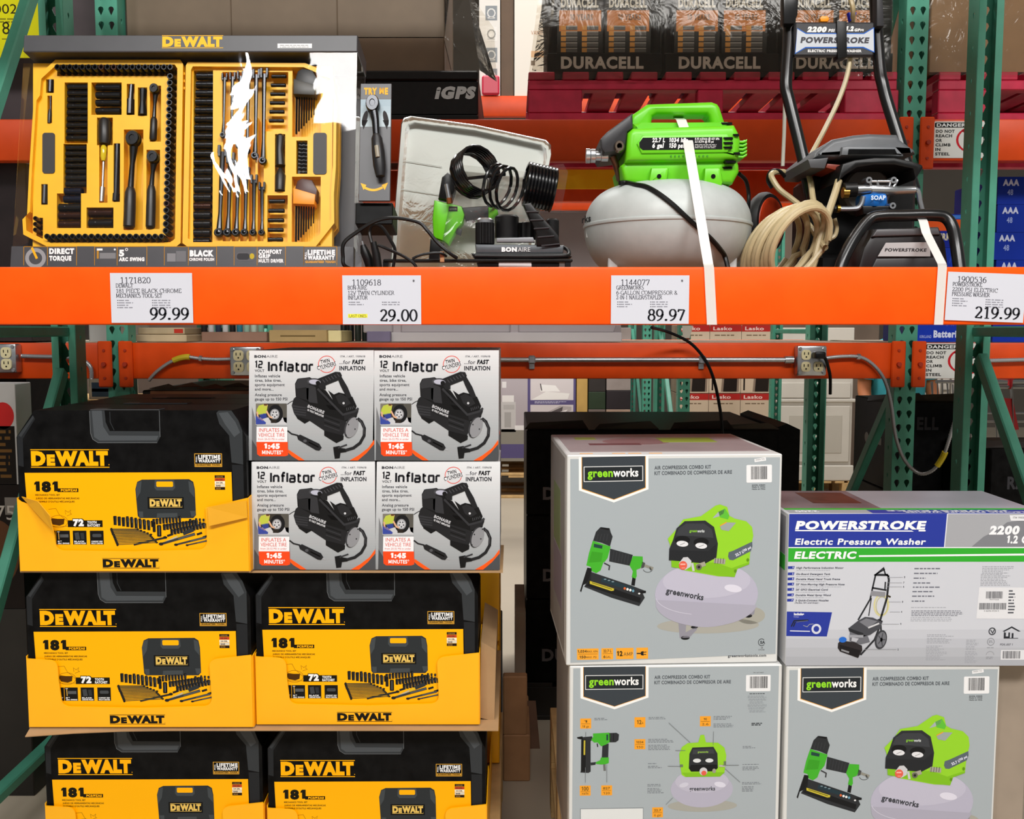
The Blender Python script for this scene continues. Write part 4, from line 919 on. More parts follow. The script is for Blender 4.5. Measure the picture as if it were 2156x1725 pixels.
# ---- inflator boxes
def inflator_mesh():
    W, H, D = .267, .2385, .19
    P = Print([(113, 318), (1648, 322), (1656, 1652), (152, 1656)], W, H, 0); P.k = 1
    P.use(M('#c9c9cc', .35, name='printed card')); P.box((0, 0.0002, 0), (W, D, H), .0015)
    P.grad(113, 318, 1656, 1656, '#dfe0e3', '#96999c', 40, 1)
    DG = '#4c4d50'
    P.poly([(150, 1000), (200, 1180), (212, 1236), (590, 1236), (600, 1530), (640, 1580), (790, 1654), (152, 1654)], '#77787b', 2); P.poly([(152, 1400), (215, 1500), (600, 1535), (760, 1654), (152, 1654)], DG, 3)
    P.poly([(600, 1520), (660, 1560), (800, 1654), (728, 1654), (640, 1600), (598, 1560)], '#ff5a1a', 4)
    P.poly([(1655, 1420), (1656, 1654), (1370, 1654), (1500, 1580)], DG, 2); P.poly([(1652, 1400), (1653, 1452), (1560, 1560), (1450, 1654), (1350, 1654), (1460, 1590), (1580, 1500)], '#ff5a1a', 3)
    K = '#1d1d22'; T = '#4a4a52'
    P.text('BON', 176, 404, 30, '#3c3c42', 142, bold=.06); P.text('AIRE', 322, 404, 30, '#77777c', 142)
    def techno(x, y, h, s, w=16, g=10):
        # square rounded letters
        for ch in s:
            u = h * .53; m = .68 * h
            L = {'I': ([[(0, 0), (0, h)]], 0), 'n': ([[(0, 0), (0, m)], [(0, m), (u * .8, m), (u, m * .8), (u, 0)]], u), 'f': ([[(u * .3, 0), (u * .3, h * .85), (u * .45, h), (u * .8, h)], [(0, m), (u * .75, m)]], u * .7), 'l': ([[(0, 0), (0, h)]], 0),
                 'a': ([[(0, m), (u * .8, m), (u, m * .8), (u, 0)], [(u, m * .55), (u * .12, m * .55), (0, m * .4), (0, m * .12), (u * .12, 0), (u, 0)]], u), 't': ([[(u * .2, h * .92), (u * .2, h * .1), (u * .4, 0), (u * .8, 0)], [(0, m), (u * .75, m)]], u * .75),
                 'o': ([[(u * .1, 0), (u * .9, 0), (u, m * .12), (u, m * .88), (u * .9, m), (u * .1, m), (0, m * .88), (0, m * .12), (u * .1, 0)]], u), 'r': ([[(0, 0), (0, m)], [(0, m), (u * .75, m)]], u * .7),
                 '1': ([[(0, h * .86), (u * .35, h), (u * .35, 0)]], u * .4), '2': ([[(0, h), (u * .85, h), (u, h * .88), (u, h * .6), (u * .85, h * .5), (u * .15, h * .5), (0, h * .38), (0, 0), (u, 0)]], u)}[ch]
            for pl in L[0]: P.line([(x + a, y - c) for a, c in pl], w, K, 4)
            x += L[1] + w + g
        return x
    techno(190, 522, 74, '12', 17, 10); P.text('VOLT', 183, 575, 28, '#333338', 118, bold=.02)
    techno(357, 566, 112, 'Inflator', 25, 9)
    P.ring(1072, 485, 103, 100, 8, '#e0493a', 3); P.poly([(955, 520), (1195, 455), (1200, 500), (962, 560)], '#e4e4e8', 4); P.poly([(1000, 420), (1115, 412), (1122, 465), (1005, 490)], '#e4e4e8', 4)
    P.text('TWIN', 1003, 482, 46, K, 112, z=5, bold=.03, rot=12); P.text('CYLINDERS', 960, 555, 46, K, 238, z=5, bold=.02, rot=14)
    P.text('ITM. / ART. 1109618', 1240, 402, 22, '#77777c', 308, bold=.03); P.text('...for', 1228, 483, 46, T, 138, bold=.01); P.text('FAST', 1385, 483, 50, K, 148, bold=.06, shear=.2); P.text('INFLATION', 1228, 558, 50, '#33333a', 320, bold=.04)
    for s, y, w in (('Inflates vehicle', 642, 312), ('tires, bike tires,', 695, 328), ('sports equipment', 748, 368), ('and more...', 802, 230), ('Analog pressure', 870, 332), ('gauge up to 150 PSI', 922, 402)): P.text(s, 185, y, 34, '#3a3a42', w, bold=.014)
    # thumbnail
    P.rect(198, 960, 580, 1210, '#3a3630', 3); P.rect(198, 1130, 580, 1220, '#c4c4c8', 4); P.poly([(198, 960), (330, 962), (300, 1060), (198, 1080)], '#7a756a', 4); P.poly([(480, 960), (580, 960), (580, 1200), (548, 1180)], '#55524c', 4)
    P.ell(440, 1085, 92, 112, '#1a1a1c', 5); P.ell(432, 1090, 58, 66, '#8c8c90', 6); P.ell(432, 1090, 46, 52, '#c4c4c8', 7)
    for i in range(5): a = i * 1.256; P.ell(432 + 28 * math.sin(a), 1090 + 31 * math.cos(a), 9, 10, '#4a4a4e', 8)
    P.poly([(235, 985), (290, 970), (345, 985), (335, 1040), (330, 1080), (250, 1100), (205, 1080), (212, 1030)], '#b8c248', 8); P.ell(320, 985, 26, 22, '#c99a78', 8); P.poly([(300, 962), (340, 965), (335, 985), (300, 985)], '#5a3a22', 9)
    P.line([(330, 1050), (370, 1120), (405, 1135)], 20, '#d8a888', 9); P.line([(215, 1060), (225, 1130), (290, 1165)], 20, '#d8a888', 9); P.poly([(240, 1090), (325, 1075), (335, 1130), (270, 1150)], '#33408a', 8); P.poly([(198, 1110), (250, 1130), (325, 1190), (320, 1210), (202, 1212)], '#39489a', 9); P.rect(385, 1150, 455, 1195, '#2a2420', 9)
    P.rect(208, 1242, 588, 1428, '#ecebee', 4); R_ = '#d8452c'
    P.text('INFLATES A', 240, 1305, 44, R_, 308, z=5); P.text('VEHICLE TIRE', 232, 1365, 44, R_, 322, z=5); P.text('from 20-32 PSI in under', 230, 1405, 22, R_, 325, z=5)
    P.poly([(208, 1428), (592, 1428), (598, 1590), (560, 1604), (250, 1604), (218, 1580)], '#ec4a1c', 4); P.text('1:45', 305, 1512, 62, '#f2f2f2', 190, bold=.07, z=5); P.text('MINUTES*', 278, 1580, 46, '#f2f2f2', 258, bold=.03, z=5)
    # machine
    D0, D1, D2, D3 = '#161617', '#232325', '#343437', '#4a4a4e'
    P.line([(585, 970), (620, 945), (680, 915)], 9, D1, 3)
    P.poly([(640, 985), (665, 900), (700, 870), (820, 920), (1040, 1090), (1290, 1170), (1330, 1200), (1270, 1350), (1190, 1390), (1010, 1270), (860, 1170), (800, 1200), (695, 1120), (665, 1070)], D1, 4)
    P.poly([(690, 870), (680, 720), (710, 660), (860, 640), (960, 690), (1020, 770), (1230, 1100), (1040, 1080), (820, 940)], D0, 5)
    P.poly([(690, 860), (860, 760), (960, 770), (1060, 800), (1285, 1100), (1460, 1020), (1440, 1125), (1300, 1185), (1040, 1105), (820, 965)], D0, 3.5)
    for i in range(4): P.poly([(640 + i * 9, 975 + 32 * i), (820, 1005 + 30 * i), (815, 1022 + 30 * i), (650 + i * 9, 1000 + 32 * i)], D2, 6)
    P.poly([(700, 1110), (820, 1150), (880, 1160), (800, 1205), (705, 1140)], D0, 6)
    P.poly([(680, 735), (725, 655), (860, 642), (850, 760), (700, 780)], D2, 6); P.poly([(690, 780), (850, 770), (845, 930), (700, 880)], D1, 7)
    P.poly([(820, 720), (900, 745), (935, 760), (960, 960), (860, 945), (825, 900)], D2, 7); P.ell(925, 695, 95, 42, '#46464a', 8, rot=4); P.ell(925, 698, 72, 30, '#b6b6c6', 9, rot=4)
    P.poly([(935, 700), (960, 660), (1180, 575), (1240, 580), (1260, 620), (1250, 665), (1190, 690), (1060, 740), (1060, 790), (1000, 790)], D1, 9)
    for i in range(6): P.line([(1020 + 36 * i, 668 - 14 * i), (1050 + 36 * i, 705 - 14 * i)], 9, D3, 10)
    P.ell(965, 712, 28, 28, D0, 10); P.poly([(1205, 655), (1258, 640), (1330, 760), (1380, 880), (1330, 900), (1270, 800), (1240, 740)], D1, 9)
    P.poly([(1090, 800), (1160, 850), (1220, 825), (1330, 850), (1390, 880), (1440, 990), (1420, 1050), (1280, 1100), (1150, 920)], D0, 8); P.poly([(1180, 870), (1240, 840), (1320, 880), (1370, 960), (1290, 1000), (1220, 960)], '#28282a', 9); P.ell(1280, 955, 14, 14, '#c8c8cc', 10)
    for i in range(5): P.line([(1315 + 22 * i, 1010 + 4 * (i % 2) - 6 * i), (1322 + 22 * i, 1048 - 8 * i)], 7, D3, 10)
    for q in ([(960, 790), (1010, 800), (1060, 860), (1010, 850)], [(1020, 870), (1090, 890), (1150, 950), (1080, 945)], [(1060, 975), (1160, 990), (1230, 1045), (1110, 1030)]): P.poly(q, '#050506', 8)
    P.line([(960, 780), (1270, 1095), (1420, 1055), (1462, 1015)], 26, D2, 9); P.poly([(1280, 1090), (1465, 1020), (1460, 1060), (1440, 1110), (1290, 1170)], D1, 8)
    for i in range(4): P.line([(1040, 1120 + 34 * i), (1230, 1190 + 34 * i)], 13, D2 if i % 2 else D0, 7)
    P.poly([(830, 960), (1040, 1060), (1035, 1150), (830, 1060)], D1, 9); P.text('BONAIRE', 832, 1005, 36, '#b8b8bc', 218, z=10, rot=-22, bold=.05); P.text('12 VOLT INFLATOR', 830, 1045, 22, '#d8d8dc', 218, z=10, rot=-22, bold=.05)
    P.poly([(1040, 1290), (1280, 1350), (1275, 1400), (1190, 1442), (1040, 1350)], D0, 6); P.ell(1370, 1250, 78, 135, '#3a3a3d', 9, rot=20); P.ell(1382, 1250, 70, 128, '#8c8c90', 10, rot=20)
    for x, y in ((1440, 1150), (1310, 1345), (1420, 1270), (1340, 1215)): P.ell(x, y, 8, 10, '#2a2a2c', 11)
    P.line([(1450, 1140), (1500, 1180), (1535, 1260), (1530, 1350), (1480, 1440), (1400, 1500), (1300, 1530)], 36, D1, 8); P.line([(1470, 1150), (1525, 1230), (1530, 1330)], 8, D3, 9)
    P.poly([(1150, 1490), (1230, 1475), (1240, 1500), (1310, 1510), (1310, 1550), (1240, 1560), (1230, 1625), (1170, 1632), (1160, 1570)], D0, 8); P.line([(1210, 1500), (1320, 1460)], 18, D2, 9)
    P.line([(588, 1290), (640, 1330), (720, 1350)], 18, D1, 5); P.poly([(705, 1355), (745, 1338), (980, 1450), (1010, 1500), (980, 1535), (940, 1530), (720, 1400)], D1, 6); P.ell(1018, 1520, 22, 8, '#a8a8ac', 6, rot=25); P.ell(805, 1415, 22, 18, '#505054', 7); P.line([(850, 1430), (970, 1490)], 14, '#000', 7)
    # printed top
    P.use(M('#6a6a6e', .4)); P.box((.02, .02, H - .0005), (W - .02, .09, H + .0003)); P.use(M('#c43a1a', .4)); P.box((.05, .1, H - .0005), (W - .06, .14, H + .0004))
    return P
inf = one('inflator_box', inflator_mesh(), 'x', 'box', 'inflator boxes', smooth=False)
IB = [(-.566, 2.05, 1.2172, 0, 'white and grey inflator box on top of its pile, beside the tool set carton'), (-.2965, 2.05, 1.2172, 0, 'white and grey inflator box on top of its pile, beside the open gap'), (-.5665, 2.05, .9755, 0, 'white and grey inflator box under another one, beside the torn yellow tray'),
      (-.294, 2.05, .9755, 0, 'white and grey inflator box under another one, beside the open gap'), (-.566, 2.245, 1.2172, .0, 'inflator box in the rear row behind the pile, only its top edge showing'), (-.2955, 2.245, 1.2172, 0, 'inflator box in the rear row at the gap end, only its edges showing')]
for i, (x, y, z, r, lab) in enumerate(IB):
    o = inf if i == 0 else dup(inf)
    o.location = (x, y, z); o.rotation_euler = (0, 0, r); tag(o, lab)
for x in (-.566, -.2955):
    o = dup(inf, (x, 2.245, .9755), 0, 'inflator box in the rear row, lower layer'); tag(o, 'inflator box low in the rear row beside the ' + ('tool trays' if x < -.4 else 'gap'))
# ------------------------------------------------------------------ demonstration tools on the shelf
ZD = ZT - .034
GRN = M('#68cc14', 0.38, 0, 0.03, 30, 0.03, name='bright green plastic'); SILV = M('#b2b8b6', .45, .05, .04, 40, .03, name='silver grey paint')
DGR = M('#2c2c30', .45, 0, .08, 50, name='dark grey plastic'); MILK = clear('milky plastic', '#eef0ea', .25, 1.35, .97, .1, '#c6cac4', 14)
BUB = clear('clear bubble plastic', '#f6f6f4', .06, 1.4, .03, .12, scale=10)
def pts3(l): return [at(*p) for p in l]
def spl(l, n=6, closed=False): return spline(pts3(l), n, closed)
def outline(l, Y, ox=0, oy=0, k=1): return [(at(ox + x * k, oy + y * k, Y).x, at(ox + x * k, oy + y * k, Y).z) for x, y in l]
# --- blister tray, leaning
t = thing('blister_tray', at(1000, 560, 2.5), 'big milky plastic blister tray leaning behind the black inflator', 'plastic tray')
o1 = [(846, 262), (852, 250), (866, 246), (1000, 264), (1148, 296), (1158, 306), (1160, 325), (1130, 480), (1118, 578), (822, 578)]
def lean(px, py, d=0): return at(px, py, 2.44 + (578 - py) * .0006 + d)
b = B(MILK); n = len(o1); cx, cy = 995, 430
A = [lean(*p) for p in o1]; Bk = [lean(cx + (p[0] - cx) * .95, cy + (p[1] - cy) * .94) for p in o1]; C_ = [lean(cx + (p[0] - cx) * .91, cy + (p[1] - cy) * .90, .028) for p in o1]; E_ = [lean(cx + (p[0] - cx) * 1.01, cy + (p[1] - cy) * 1.01, .02) for p in o1]
for U, W_ in ((E_, A), (A, Bk), (Bk, C_)):
    for i in range(n): j = (i + 1) % n; b.add([U[i], U[j], W_[j], W_[i]], [[0, 1, 2, 3]])
b.add(C_, [list(range(n))]); b.build('shell', t, ang=60)
b = B(MILK)
for f in (.25, .45, .65): p0, p1 = lean(848 - 20 * f, 262 + 300 * f, .02), lean(930, 262 + 300 * f + 14, .02); b.tube([p0, p1], .0012, 6)
b.build('rib', t)
b = B(BUB)
for q in ([(962, 346), (1112, 362), (1120, 430), (1100, 578), (918, 578)],):
    F_ = [lean(x, y, -.10 - (y - 346) * .0001) for x, y in q]; R_ = [lean(x, y, .0) for x, y in q]
    b.add(F_, [list(range(5))])
    for i in range(5): j = (i + 1) % 5; b.add([F_[i], F_[j], R_[j], R_[i]], [[0, 1, 2, 3]])
q = [(1112, 352), (1186, 345), (1196, 362), (1190, 400), (1180, 452), (1108, 445)]
F_ = [lean(x, y, -.09) for x, y in q]; R_ = [lean(x, y, .02) for x, y in q]; b.add(F_, [list(range(6))])
for i in range(6): j = (i + 1) % 6; b.add([F_[i], F_[j], R_[j], R_[i]], [[0, 1, 2, 3]])
b.build('clear_bubble', t, ang=20)
# --- nailer inside
g = thing('nail_gun', at(950, 470, 2.45), 'green and black nailer lying in the blister tray', 'nail gun')
YN = 2.43
b = B(GRN); b.prism(outline([(914, 421), (936, 426), (972, 434), (978, 452), (974, 470), (962, 482), (954, 498), (948, 508), (944, 516), (934, 508), (912, 500), (910, 460)], YN), YN, YN + .045, bev=.006); b.build('body', g)
b = B(BLACKP); b.prism(outline([(922, 418), (930, 372), (942, 362), (960, 372), (958, 400), (950, 424)], YN), YN + .002, YN + .05, bev=.008); b.build('cap', g)
b = B(DGR); b.prism(outline([(972, 436), (1030, 432), (1034, 462), (980, 466)], YN), YN + .004, YN + .04, bev=.008); b.build('handle', g)
b = B(GRN); b.prism(outline([(1028, 436), (1046, 436), (1050, 452), (1036, 462), (1028, 458)], YN), YN, YN + .035, bev=.004); b.build('handle_end', g)
b = B(BLACKP); b.prism(outline([(906, 502), (934, 512), (926, 552), (902, 548)], YN), YN + .004, YN + .03, bev=.003); b.build('nose', g)
b = B(DGR); b.prism(outline([(958, 478), (972, 482), (970, 496), (960, 492)], YN), YN + .01, YN + .02, bev=.001); b.build('trigger', g)
P = Print([(0, 0), (1, 0), (1, 1), (0, 1)], .022, .012); P.rect(0, 0, 1, 1, '#1c2b22', 0); P.text('greenworks', .12, .64, .28, '#cfe0d0', .76); v = at(945, 445, YN)
for i in range(len(P.v)): P.v[i] = P.v[i] + Vector((v.x, v.y - .001, v.z))
P.build('badge', g, smooth=False)
# --- coiled hose
h = thing('coiled_hose', at(1060, 400, 2.42), 'black spiral air hose coiled in the clear bubble', 'hose')
def coil(c, axis, r, L, turns, n=16, sx=1):
    c = Vector(c); a = Vector(axis).normalized(); u = a.orthogonal().normalized(); v = a.cross(u)
    return [c + a * (L * (i / (turns * n) - .5)) + (u * math.cos(2 * PI * i / n) + v * math.sin(2 * PI * i / n) * sx) * r for i in range(int(turns * n) + 1)]
pts = coil(at(1000, 362, 2.43), (.55, -.75, .25), .058, .055, 7) + coil(at(1058, 395, 2.40), (.8, -.5, -.3), .052, .06, 3) + coil(at(1137, 394, 2.42), (.97, .1, -.2), .052, .075, 9)
b = B(M('#0d0d0f', .2, name='glossy black hose')); b.tube(pts, .0042, 7); b.build('tube', h)
b = B(STEEL); v = at(940, 388, 2.41); b.cyl(v, v + Vector((.006, -.0, -.034)), .006, 12); b.use(M('#9a5a34', .3, .8)); b.cyl(v + Vector((.006, 0, -.034)), v + Vector((.008, 0, -.048)), .0075, 6); b.build('fitting', h)
# --- inflator demonstrator
f = thing('air_inflator', at(1095, 556, 2.22), 'black twin-cylinder inflator with a silver name strip', 'inflator')
YI = 2.2
P = B(M('#5c6064', .35, .3, .05, 60, name='grey strip')); P.prism(outline([(1000, 514), (1188, 516), (1186, 534), (1002, 534)], YI), YI, YI + .03, bev=.006); P.build('name_strip', f)
P = Print([(1050, 518), (1124, 518), (1124, 533), (1050, 533)], X(1124, YI) - X(1050, YI), Z(518, YI) - Z(533, YI)); P.text('BON', 1056, 530, 9, '#f0f0f0', 32, z=2, bold=.07); P.text('AIRE', 1090, 530, 9, '#d8d8d8', 26, z=2)
v = at(1050, 533, YI)
for i in range(len(P.v)): P.v[i] = P.v[i] + Vector((v.x, v.y - .0005, v.z))
P.build('name', f, smooth=False)
b = B(BLACKP); b.prism(outline([(992, 534), (1196, 534), (1204, 541), (1196, 546), (1000, 546)], YI), YI - .01, YI + .14, bev=.003); b.build('base', f)
def vcyl(px, y0, y1, rpx, Y, mat, top=None, ribs=0, sy=1):
    r = rpx / 2000 * Y; z0, z1 = Z(y1, Y), Z(y0, Y); b = B(mat); v = at(px, y0, Y)
    if ribs:
        pr = []; 
        N = ribs * 2; vs = []
        for k in range(N):
            rr = r if k % 2 else r * .93; a = 2 * PI * k / N; vs.append((rr * math.cos(a), rr * math.sin(a)))
        m = [(v.x + p[0], v.y + p[1], z0) for p in vs] + [(v.x + p[0], v.y + p[1], z1) for p in vs]
        b.add(m, [[k, (k + 1) % N, N + (k + 1) % N, N + k] for k in range(N)] + [list(range(N, 2 * N))])
    else: b.lathe([(r, z0), (r, z1 - .004), (r - .004, z1), (0, z1)], (v.x, v.y, 0), 'z', 24)
    return b
vcyl(1021, 470, 514, 20, YI + .03, BLACKP, ribs=22).build('knob', f); vcyl(1021, 460, 470, 18, YI + .03, STEEL).build('gauge_cap', f)
vcyl(1067, 454, 502, 25, YI + .05, BLACKP).build('lamp_head', f); vcyl(1112, 470, 504, 22, YI + .07, BLACKP, ribs=16).build('cylinder', f); vcyl(1163, 461, 500, 14, YI + .08, BLACKP).build('cylinder', f)
b = B(M('#8d9094', .4, .3)); b.prism(outline([(1046, 502), (1122, 500), (1126, 510), (1046, 510)], YI + .01), YI + .005, YI + .03, bev=.001); b.build('top_plate', f)
hp = [(1102, 430), (1118, 427), (1134, 448), (1158, 474), (1176, 496), (1180, 518), (1130, 518), (1128, 490), (1116, 462)]
b = B(BLACKP); b.prism(outline(hp, YI - .005), YI - .005, YI + .04, bev=.005); b.build('handle', f)
for i in range(5):
    b = B(DGR); p0 = at(1108 + 8 * i, 446 + 18 * i, YI - .006); p1 = at(1134 + 11 * i, 446 + 17 * i, YI - .006); b.tube([p0, p1], .0018, 6); b.build('handle_rib', f)
hz = [at(1185, 520, YI + .02), at(1196, 527, YI), at(1197, 537, YI - .02), at(1180, 540, YI - .03), at(1100, 541, YI - .025), at(1000, 540, YI - .025)]
b = B(BLACKP); b.tube(spline(hz, 6), .0045, 8); b.build('air_hose', f)
b = B(BLACKP); b.prism(outline([(1002, 546), (1178, 546), (1178, 560), (1172, 572), (1008, 572)], YI), YI + .005, YI + .13, bev=.002); b.build('foot', f)
P = B(WHITE); P.prism(outline(rrect(1050, 552, 1119, 580, 4), YI), YI + .003, YI + .0048); P.build('sticker', f, smooth=False)
# flat black bracket the demonstrator is fixed to
t = thing('display_bracket', at(1000, 555, 2.25), 'flat black sheet metal bracket under the inflator', 'bracket')
b = B(BLACKP); a, c = at(806, 552, 2.15), at(1206, 545, 2.15); b.box((a.x, 2.155, a.z + .0004), (c.x, 2.185, c.z), .002); b.build('plate', t)
for px in (812, 1196): b = B(BLACKP); v = at(px, 552, 2.16); b.box((v.x - .006, 2.158, ZD), (v.x + .006, 2.182, v.z + .001)); b.build('leg', t)
b = B(M('#b98a62', .4, .2)); v = at(931, 541, 2.153); b.box((v.x - .005, 2.148, v.z - .012), (v.x + .005, 2.156, v.z + .012), .001); b.build('clip', t)
# leads
def wire(name, l, r, label, mat=BLACKP, cat='cable', extra=None):
    t = thing(name, at(*l[0]), label, cat); b = B(mat); b.tube(spl(l, 7), r, 7); b.build('lead', t)
    for nm, fn in extra or (): b = B(); fn(b); b.build(nm, t)
    return t
def plug(b):
    b.use(BLACKP); b.tube(pts3([(764, 516, 2.12), (768, 530, 2.12), (776, 548, 2.12), (780, 572, 2.12)]), [.006, .010, .011, .008], 12); b.tube(pts3([(786, 510, 2.1), (792, 535, 2.1), (797, 570, 2.1)]), [.007, .009, .009], 12)
    b.use(STEEL); b.tube(pts3([(764, 516, 2.12), (762, 508, 2.12)]), .003, 8)
wire('power_lead', [(757, 572, 2.1), (726, 560, 2.08), (722, 540, 2.08), (724, 512, 2.08), (750, 490, 2.09), (790, 466, 2.1), (830, 459, 2.12), (880, 468, 2.14), (900, 486, 2.14), (920, 510, 2.14), (945, 532, 2.14), (962, 544, 2.15)], .0042, 'black power lead looping beside the tool set display', extra=[('plug', plug)])
wire('power_lead', [(784, 516, 2.1), (778, 490, 2.11), (786, 474, 2.11), (804, 478, 2.11), (822, 505, 2.11), (832, 530, 2.11), (826, 572, 2.11)], .0038, 'black lead arching over the two plugs')
wire('power_lead', [(796, 516, 2.09), (815, 524, 2.09), (850, 540, 2.1), (872, 556, 2.1), (880, 574, 2.1)], .0034, 'short black lead running down behind the beam')
wire('power_lead', [(868, 545, 2.13), (890, 536, 2.13), (925, 533, 2.14), (940, 540, 2.15)], .003, 'thin black lead lying along the bracket edge')

# --- air compressor
YC0 = 2.36; cc = at(1404, 478, YC0); RT, HT, HTT = .2025, .126, .103
t = thing('air_compressor', (cc.x, cc.y, ZD), 'green pancake air compressor with a silver tank strapped to the shelf', 'compressor')
prof = [(.0, -HT)] + [(RT * math.cos(a) ** .48 if math.cos(a) > 0 else 0, HT * math.sin(a)) for a in [math.radians(-88 + 176 * i / 36) for i in range(37)]]
prof = sorted(prof, key=lambda p: p[1]); out = []
for r, z in prof: out.append((r, z if z < 0 else z * HTT / HT))
b = B(SILV); b.lathe(out + [(0, HTT)], cc, 'z', 72); b.build('tank', t, ang=50)
b = B(SILV); b.lathe([(RT - .004, -.006), (RT + .0022, -.0035), (RT + .003, 0), (RT + .0022, .0035), (RT - .004, .006)], cc, 'z', 72); b.build('seam_band', t)
for a in (-60, 60, 180):
    ra = math.radians(a - 0); b = B(M('#c9cccc', .4)); v = cc + Vector((math.sin(ra) * RT * .8, -math.cos(ra) * RT * .8, 0)); b.box((v.x - .012, v.y - .012, ZD), (v.x + .012, v.y + .012, cc.z - .05), .003); b.build('leg', t)
def on_tank(px, py, lift=.0):
    for i in range(700):
        Y = 2.05 + i * .0008; p = at(px, py, Y); d = p - cc; hh = HTT if d.z > 0 else HT; ph = max(-1, min(1, d.z / hh))
        if abs(d.z) < hh and math.hypot(d.x, d.y) <= RT * (1 - ph * ph) ** .24 + lift: return p
    return at(px, py, YC0 - .1)
ox, oy, k = 1180, 170, .2493; YG = 2.25
def G(l, Y=YG): return outline(l, Y, ox, oy, k)
b = B(GRN); b.prism(G([(545, 860), (512, 710), (575, 660), (1500, 650), (1522, 700), (1525, 760), (1470, 862)]), YG + .012, YG + .19, bev=.012, seg=3); b.build('lower_shroud', t)
b = B(GRN); b.prism(G([(548, 688), (568, 440), (612, 400), (1470, 372), (1505, 440), (1522, 500), (1508, 655), (1490, 674)]), YG - .006, YG + .20, bev=.014, seg=3); b.build('shroud', t)
b = B(GRN); b.prism(G([(600, 420), (613, 325), (1450, 316), (1475, 400), (1470, 420)]), YG + .02, YG + .175, bev=.022, seg=3); b.build('upper_shroud', t)
b = B(GRN); b.prism(G([(612, 400), (616, 270), (640, 230), (770, 140), (1330, 120), (1378, 138), (1400, 170), (1455, 340), (1320, 340), (1304, 245), (1285, 226), (850, 226), (812, 248), (798, 340), (790, 400)]), YG + .06, YG + .125, bev=.012, seg=3); b.build('handle', t)
for i in range(22):
    pass
for q in ([(765, 740), (885, 735), (912, 742), (895, 860), (880, 878), (750, 875), (742, 860)], [(1215, 742), (1330, 738), (1350, 750), (1368, 862), (1345, 922), (1218, 880), (1205, 850)]):
    b = B(GRN); b.prism(G(q), YG - .008, YG + .05, bev=.006); e = b.build('mounting_foot', t)
    cx_ = sum(p[0] for p in q) / 7; v = at(ox + cx_ * k, oy + 808 * k, YG - .008); b = B(BLK); b.cyl((v.x, v.y + .004, v.z), (v.x, v.y - .0015, v.z), .0052, 14); b.build('screw', e)
b = B(GRN); b.prism(G([(640, 540), (690, 468), (1400, 455), (1450, 530), (1405, 612), (680, 622)]), YG - .011, YG, bev=.004); e = b.build('label_frame', t)
P = Print([(660, 490), (1360, 490), (1360, 590), (660, 590)], G([(1360, 0)])[0][0] - G([(660, 0)])[0][0], G([(0, 490)])[0][1] - G([(0, 590)])[0][1], rough=.3)
P.poly([(660, 530), (690, 490), (1360, 484), (1362, 588), (690, 594), (662, 570)], '#1d1e20', 1)
W2 = '#e8e8e8'
P.text('22.7 L', 768, 528, 36, W2, 112, bold=.05, shear=.15); P.text('6 gal', 768, 575, 38, W2, 100, bold=.05, shear=.15); P.text('1034 kPa', 910, 528, 36, W2, 165, bold=.05, shear=.15); P.text('150 psi', 910, 575, 38, W2, 130, bold=.05, shear=.15)
P.text('0.10 m3/min @ 621 kPa', 1128, 508, 18, W2, 208, bold=.03, shear=.1); P.text('3.5 SCFM @ 90 psi', 1128, 532, 18, W2, 160, bold=.03, shear=.1); P.micro(1130, 545, 1320, 13, 3, '#b8b8b8')
v = at(ox + 660 * k, oy + 590 * k, YG)
for i in range(len(P.v)): P.v[i] = P.v[i] + Vector((v.x, YG - .0115, v.z))
P.build('label', e, smooth=False)
for x0, y0, w, d in ((1372, 338, 92, -.001), (1384, 372, 98, .0), (1450, 458, 46, -.008), (1366, 488, 76, -.012), (1366, 528, 76, -.012), (1366, 566, 70, -.012), (1455, 612, 50, -.008), (1384, 680, 92, -.004), (1376, 722, 78, .01)):
    b = B(BLK); b.prism(G([(x0, y0), (x0 + w, y0 - 2), (x0 + w + 5, y0 + 16), (x0 + 12, y0 + 18)]), YG + d - .0025 + (.022 if y0 < 400 else 0), YG + d + .03); b.build('vent_slot', t, smooth=False)
for i in range(10): 
    b = B(M('#2f8a0c', .5)); v = at(ox + (930 + 34 * i) * k, oy + 640 * k, YG); b.cyl((v.x, YG - .004, v.z), (v.x, YG - .0075, v.z), .002, 8); b.build('vent_hole', t)
for i in range(5):
    b = B(GRN); b.prism(G([(1480, 488 + 32 * i), (1560, 492 + 32 * i), (1598, 478 + 30 * i), (1594, 500 + 30 * i), (1560, 512 + 32 * i), (1480, 508 + 32 * i)]), YG + .02, YG + .12, bev=.002); b.build('fan_guard_fin', t)
b = B(GRN); b.prism(G([(1572, 478), (1600, 476), (1592, 600), (1556, 640), (1552, 620)]), YG + .03, YG + .11, bev=.003); b.build('fan_guard', t)
b = B(DGR); b.prism(G([(612, 268), (616, 400), (570, 432), (545, 590), (372, 612), (342, 566), (338, 490), (392, 432)]), YG + .0, YG + .19, bev=.008); b.build('control_panel', t)
p0, p1 = at(ox + 400 * k, oy + 636 * k, YG + .05), at(ox + 216 * k, oy + 632 * k, YG + .05); d = p0.x - p1.x
b = B(STEEL); b.lathe([(.013, 0), (.013, d * .3), (.011, d * .32), (.011, d * .55), (.0165, d * .58), (.0165, d * .78), (.015, d * .8), (.0175, d * .83), (.0175, d), (0, d)], p0, (-1, 0, 0), 20); b.build('regulator_knob', t)
v = at(ox + 497 * k, oy + 555 * k, YG - .004); b = B(M('#8f7f70', .25, .9, .05, 50, name='brass')); b.lathe([(.0095, .012), (.0125, .004), (.0125, -.004), (.010, -.010), (.006, -.010), (.0055, .0), (0, .0)], (v.x, v.y + .004, v.z), 'y', 20, sy=1.15); b.build('coupler', t)
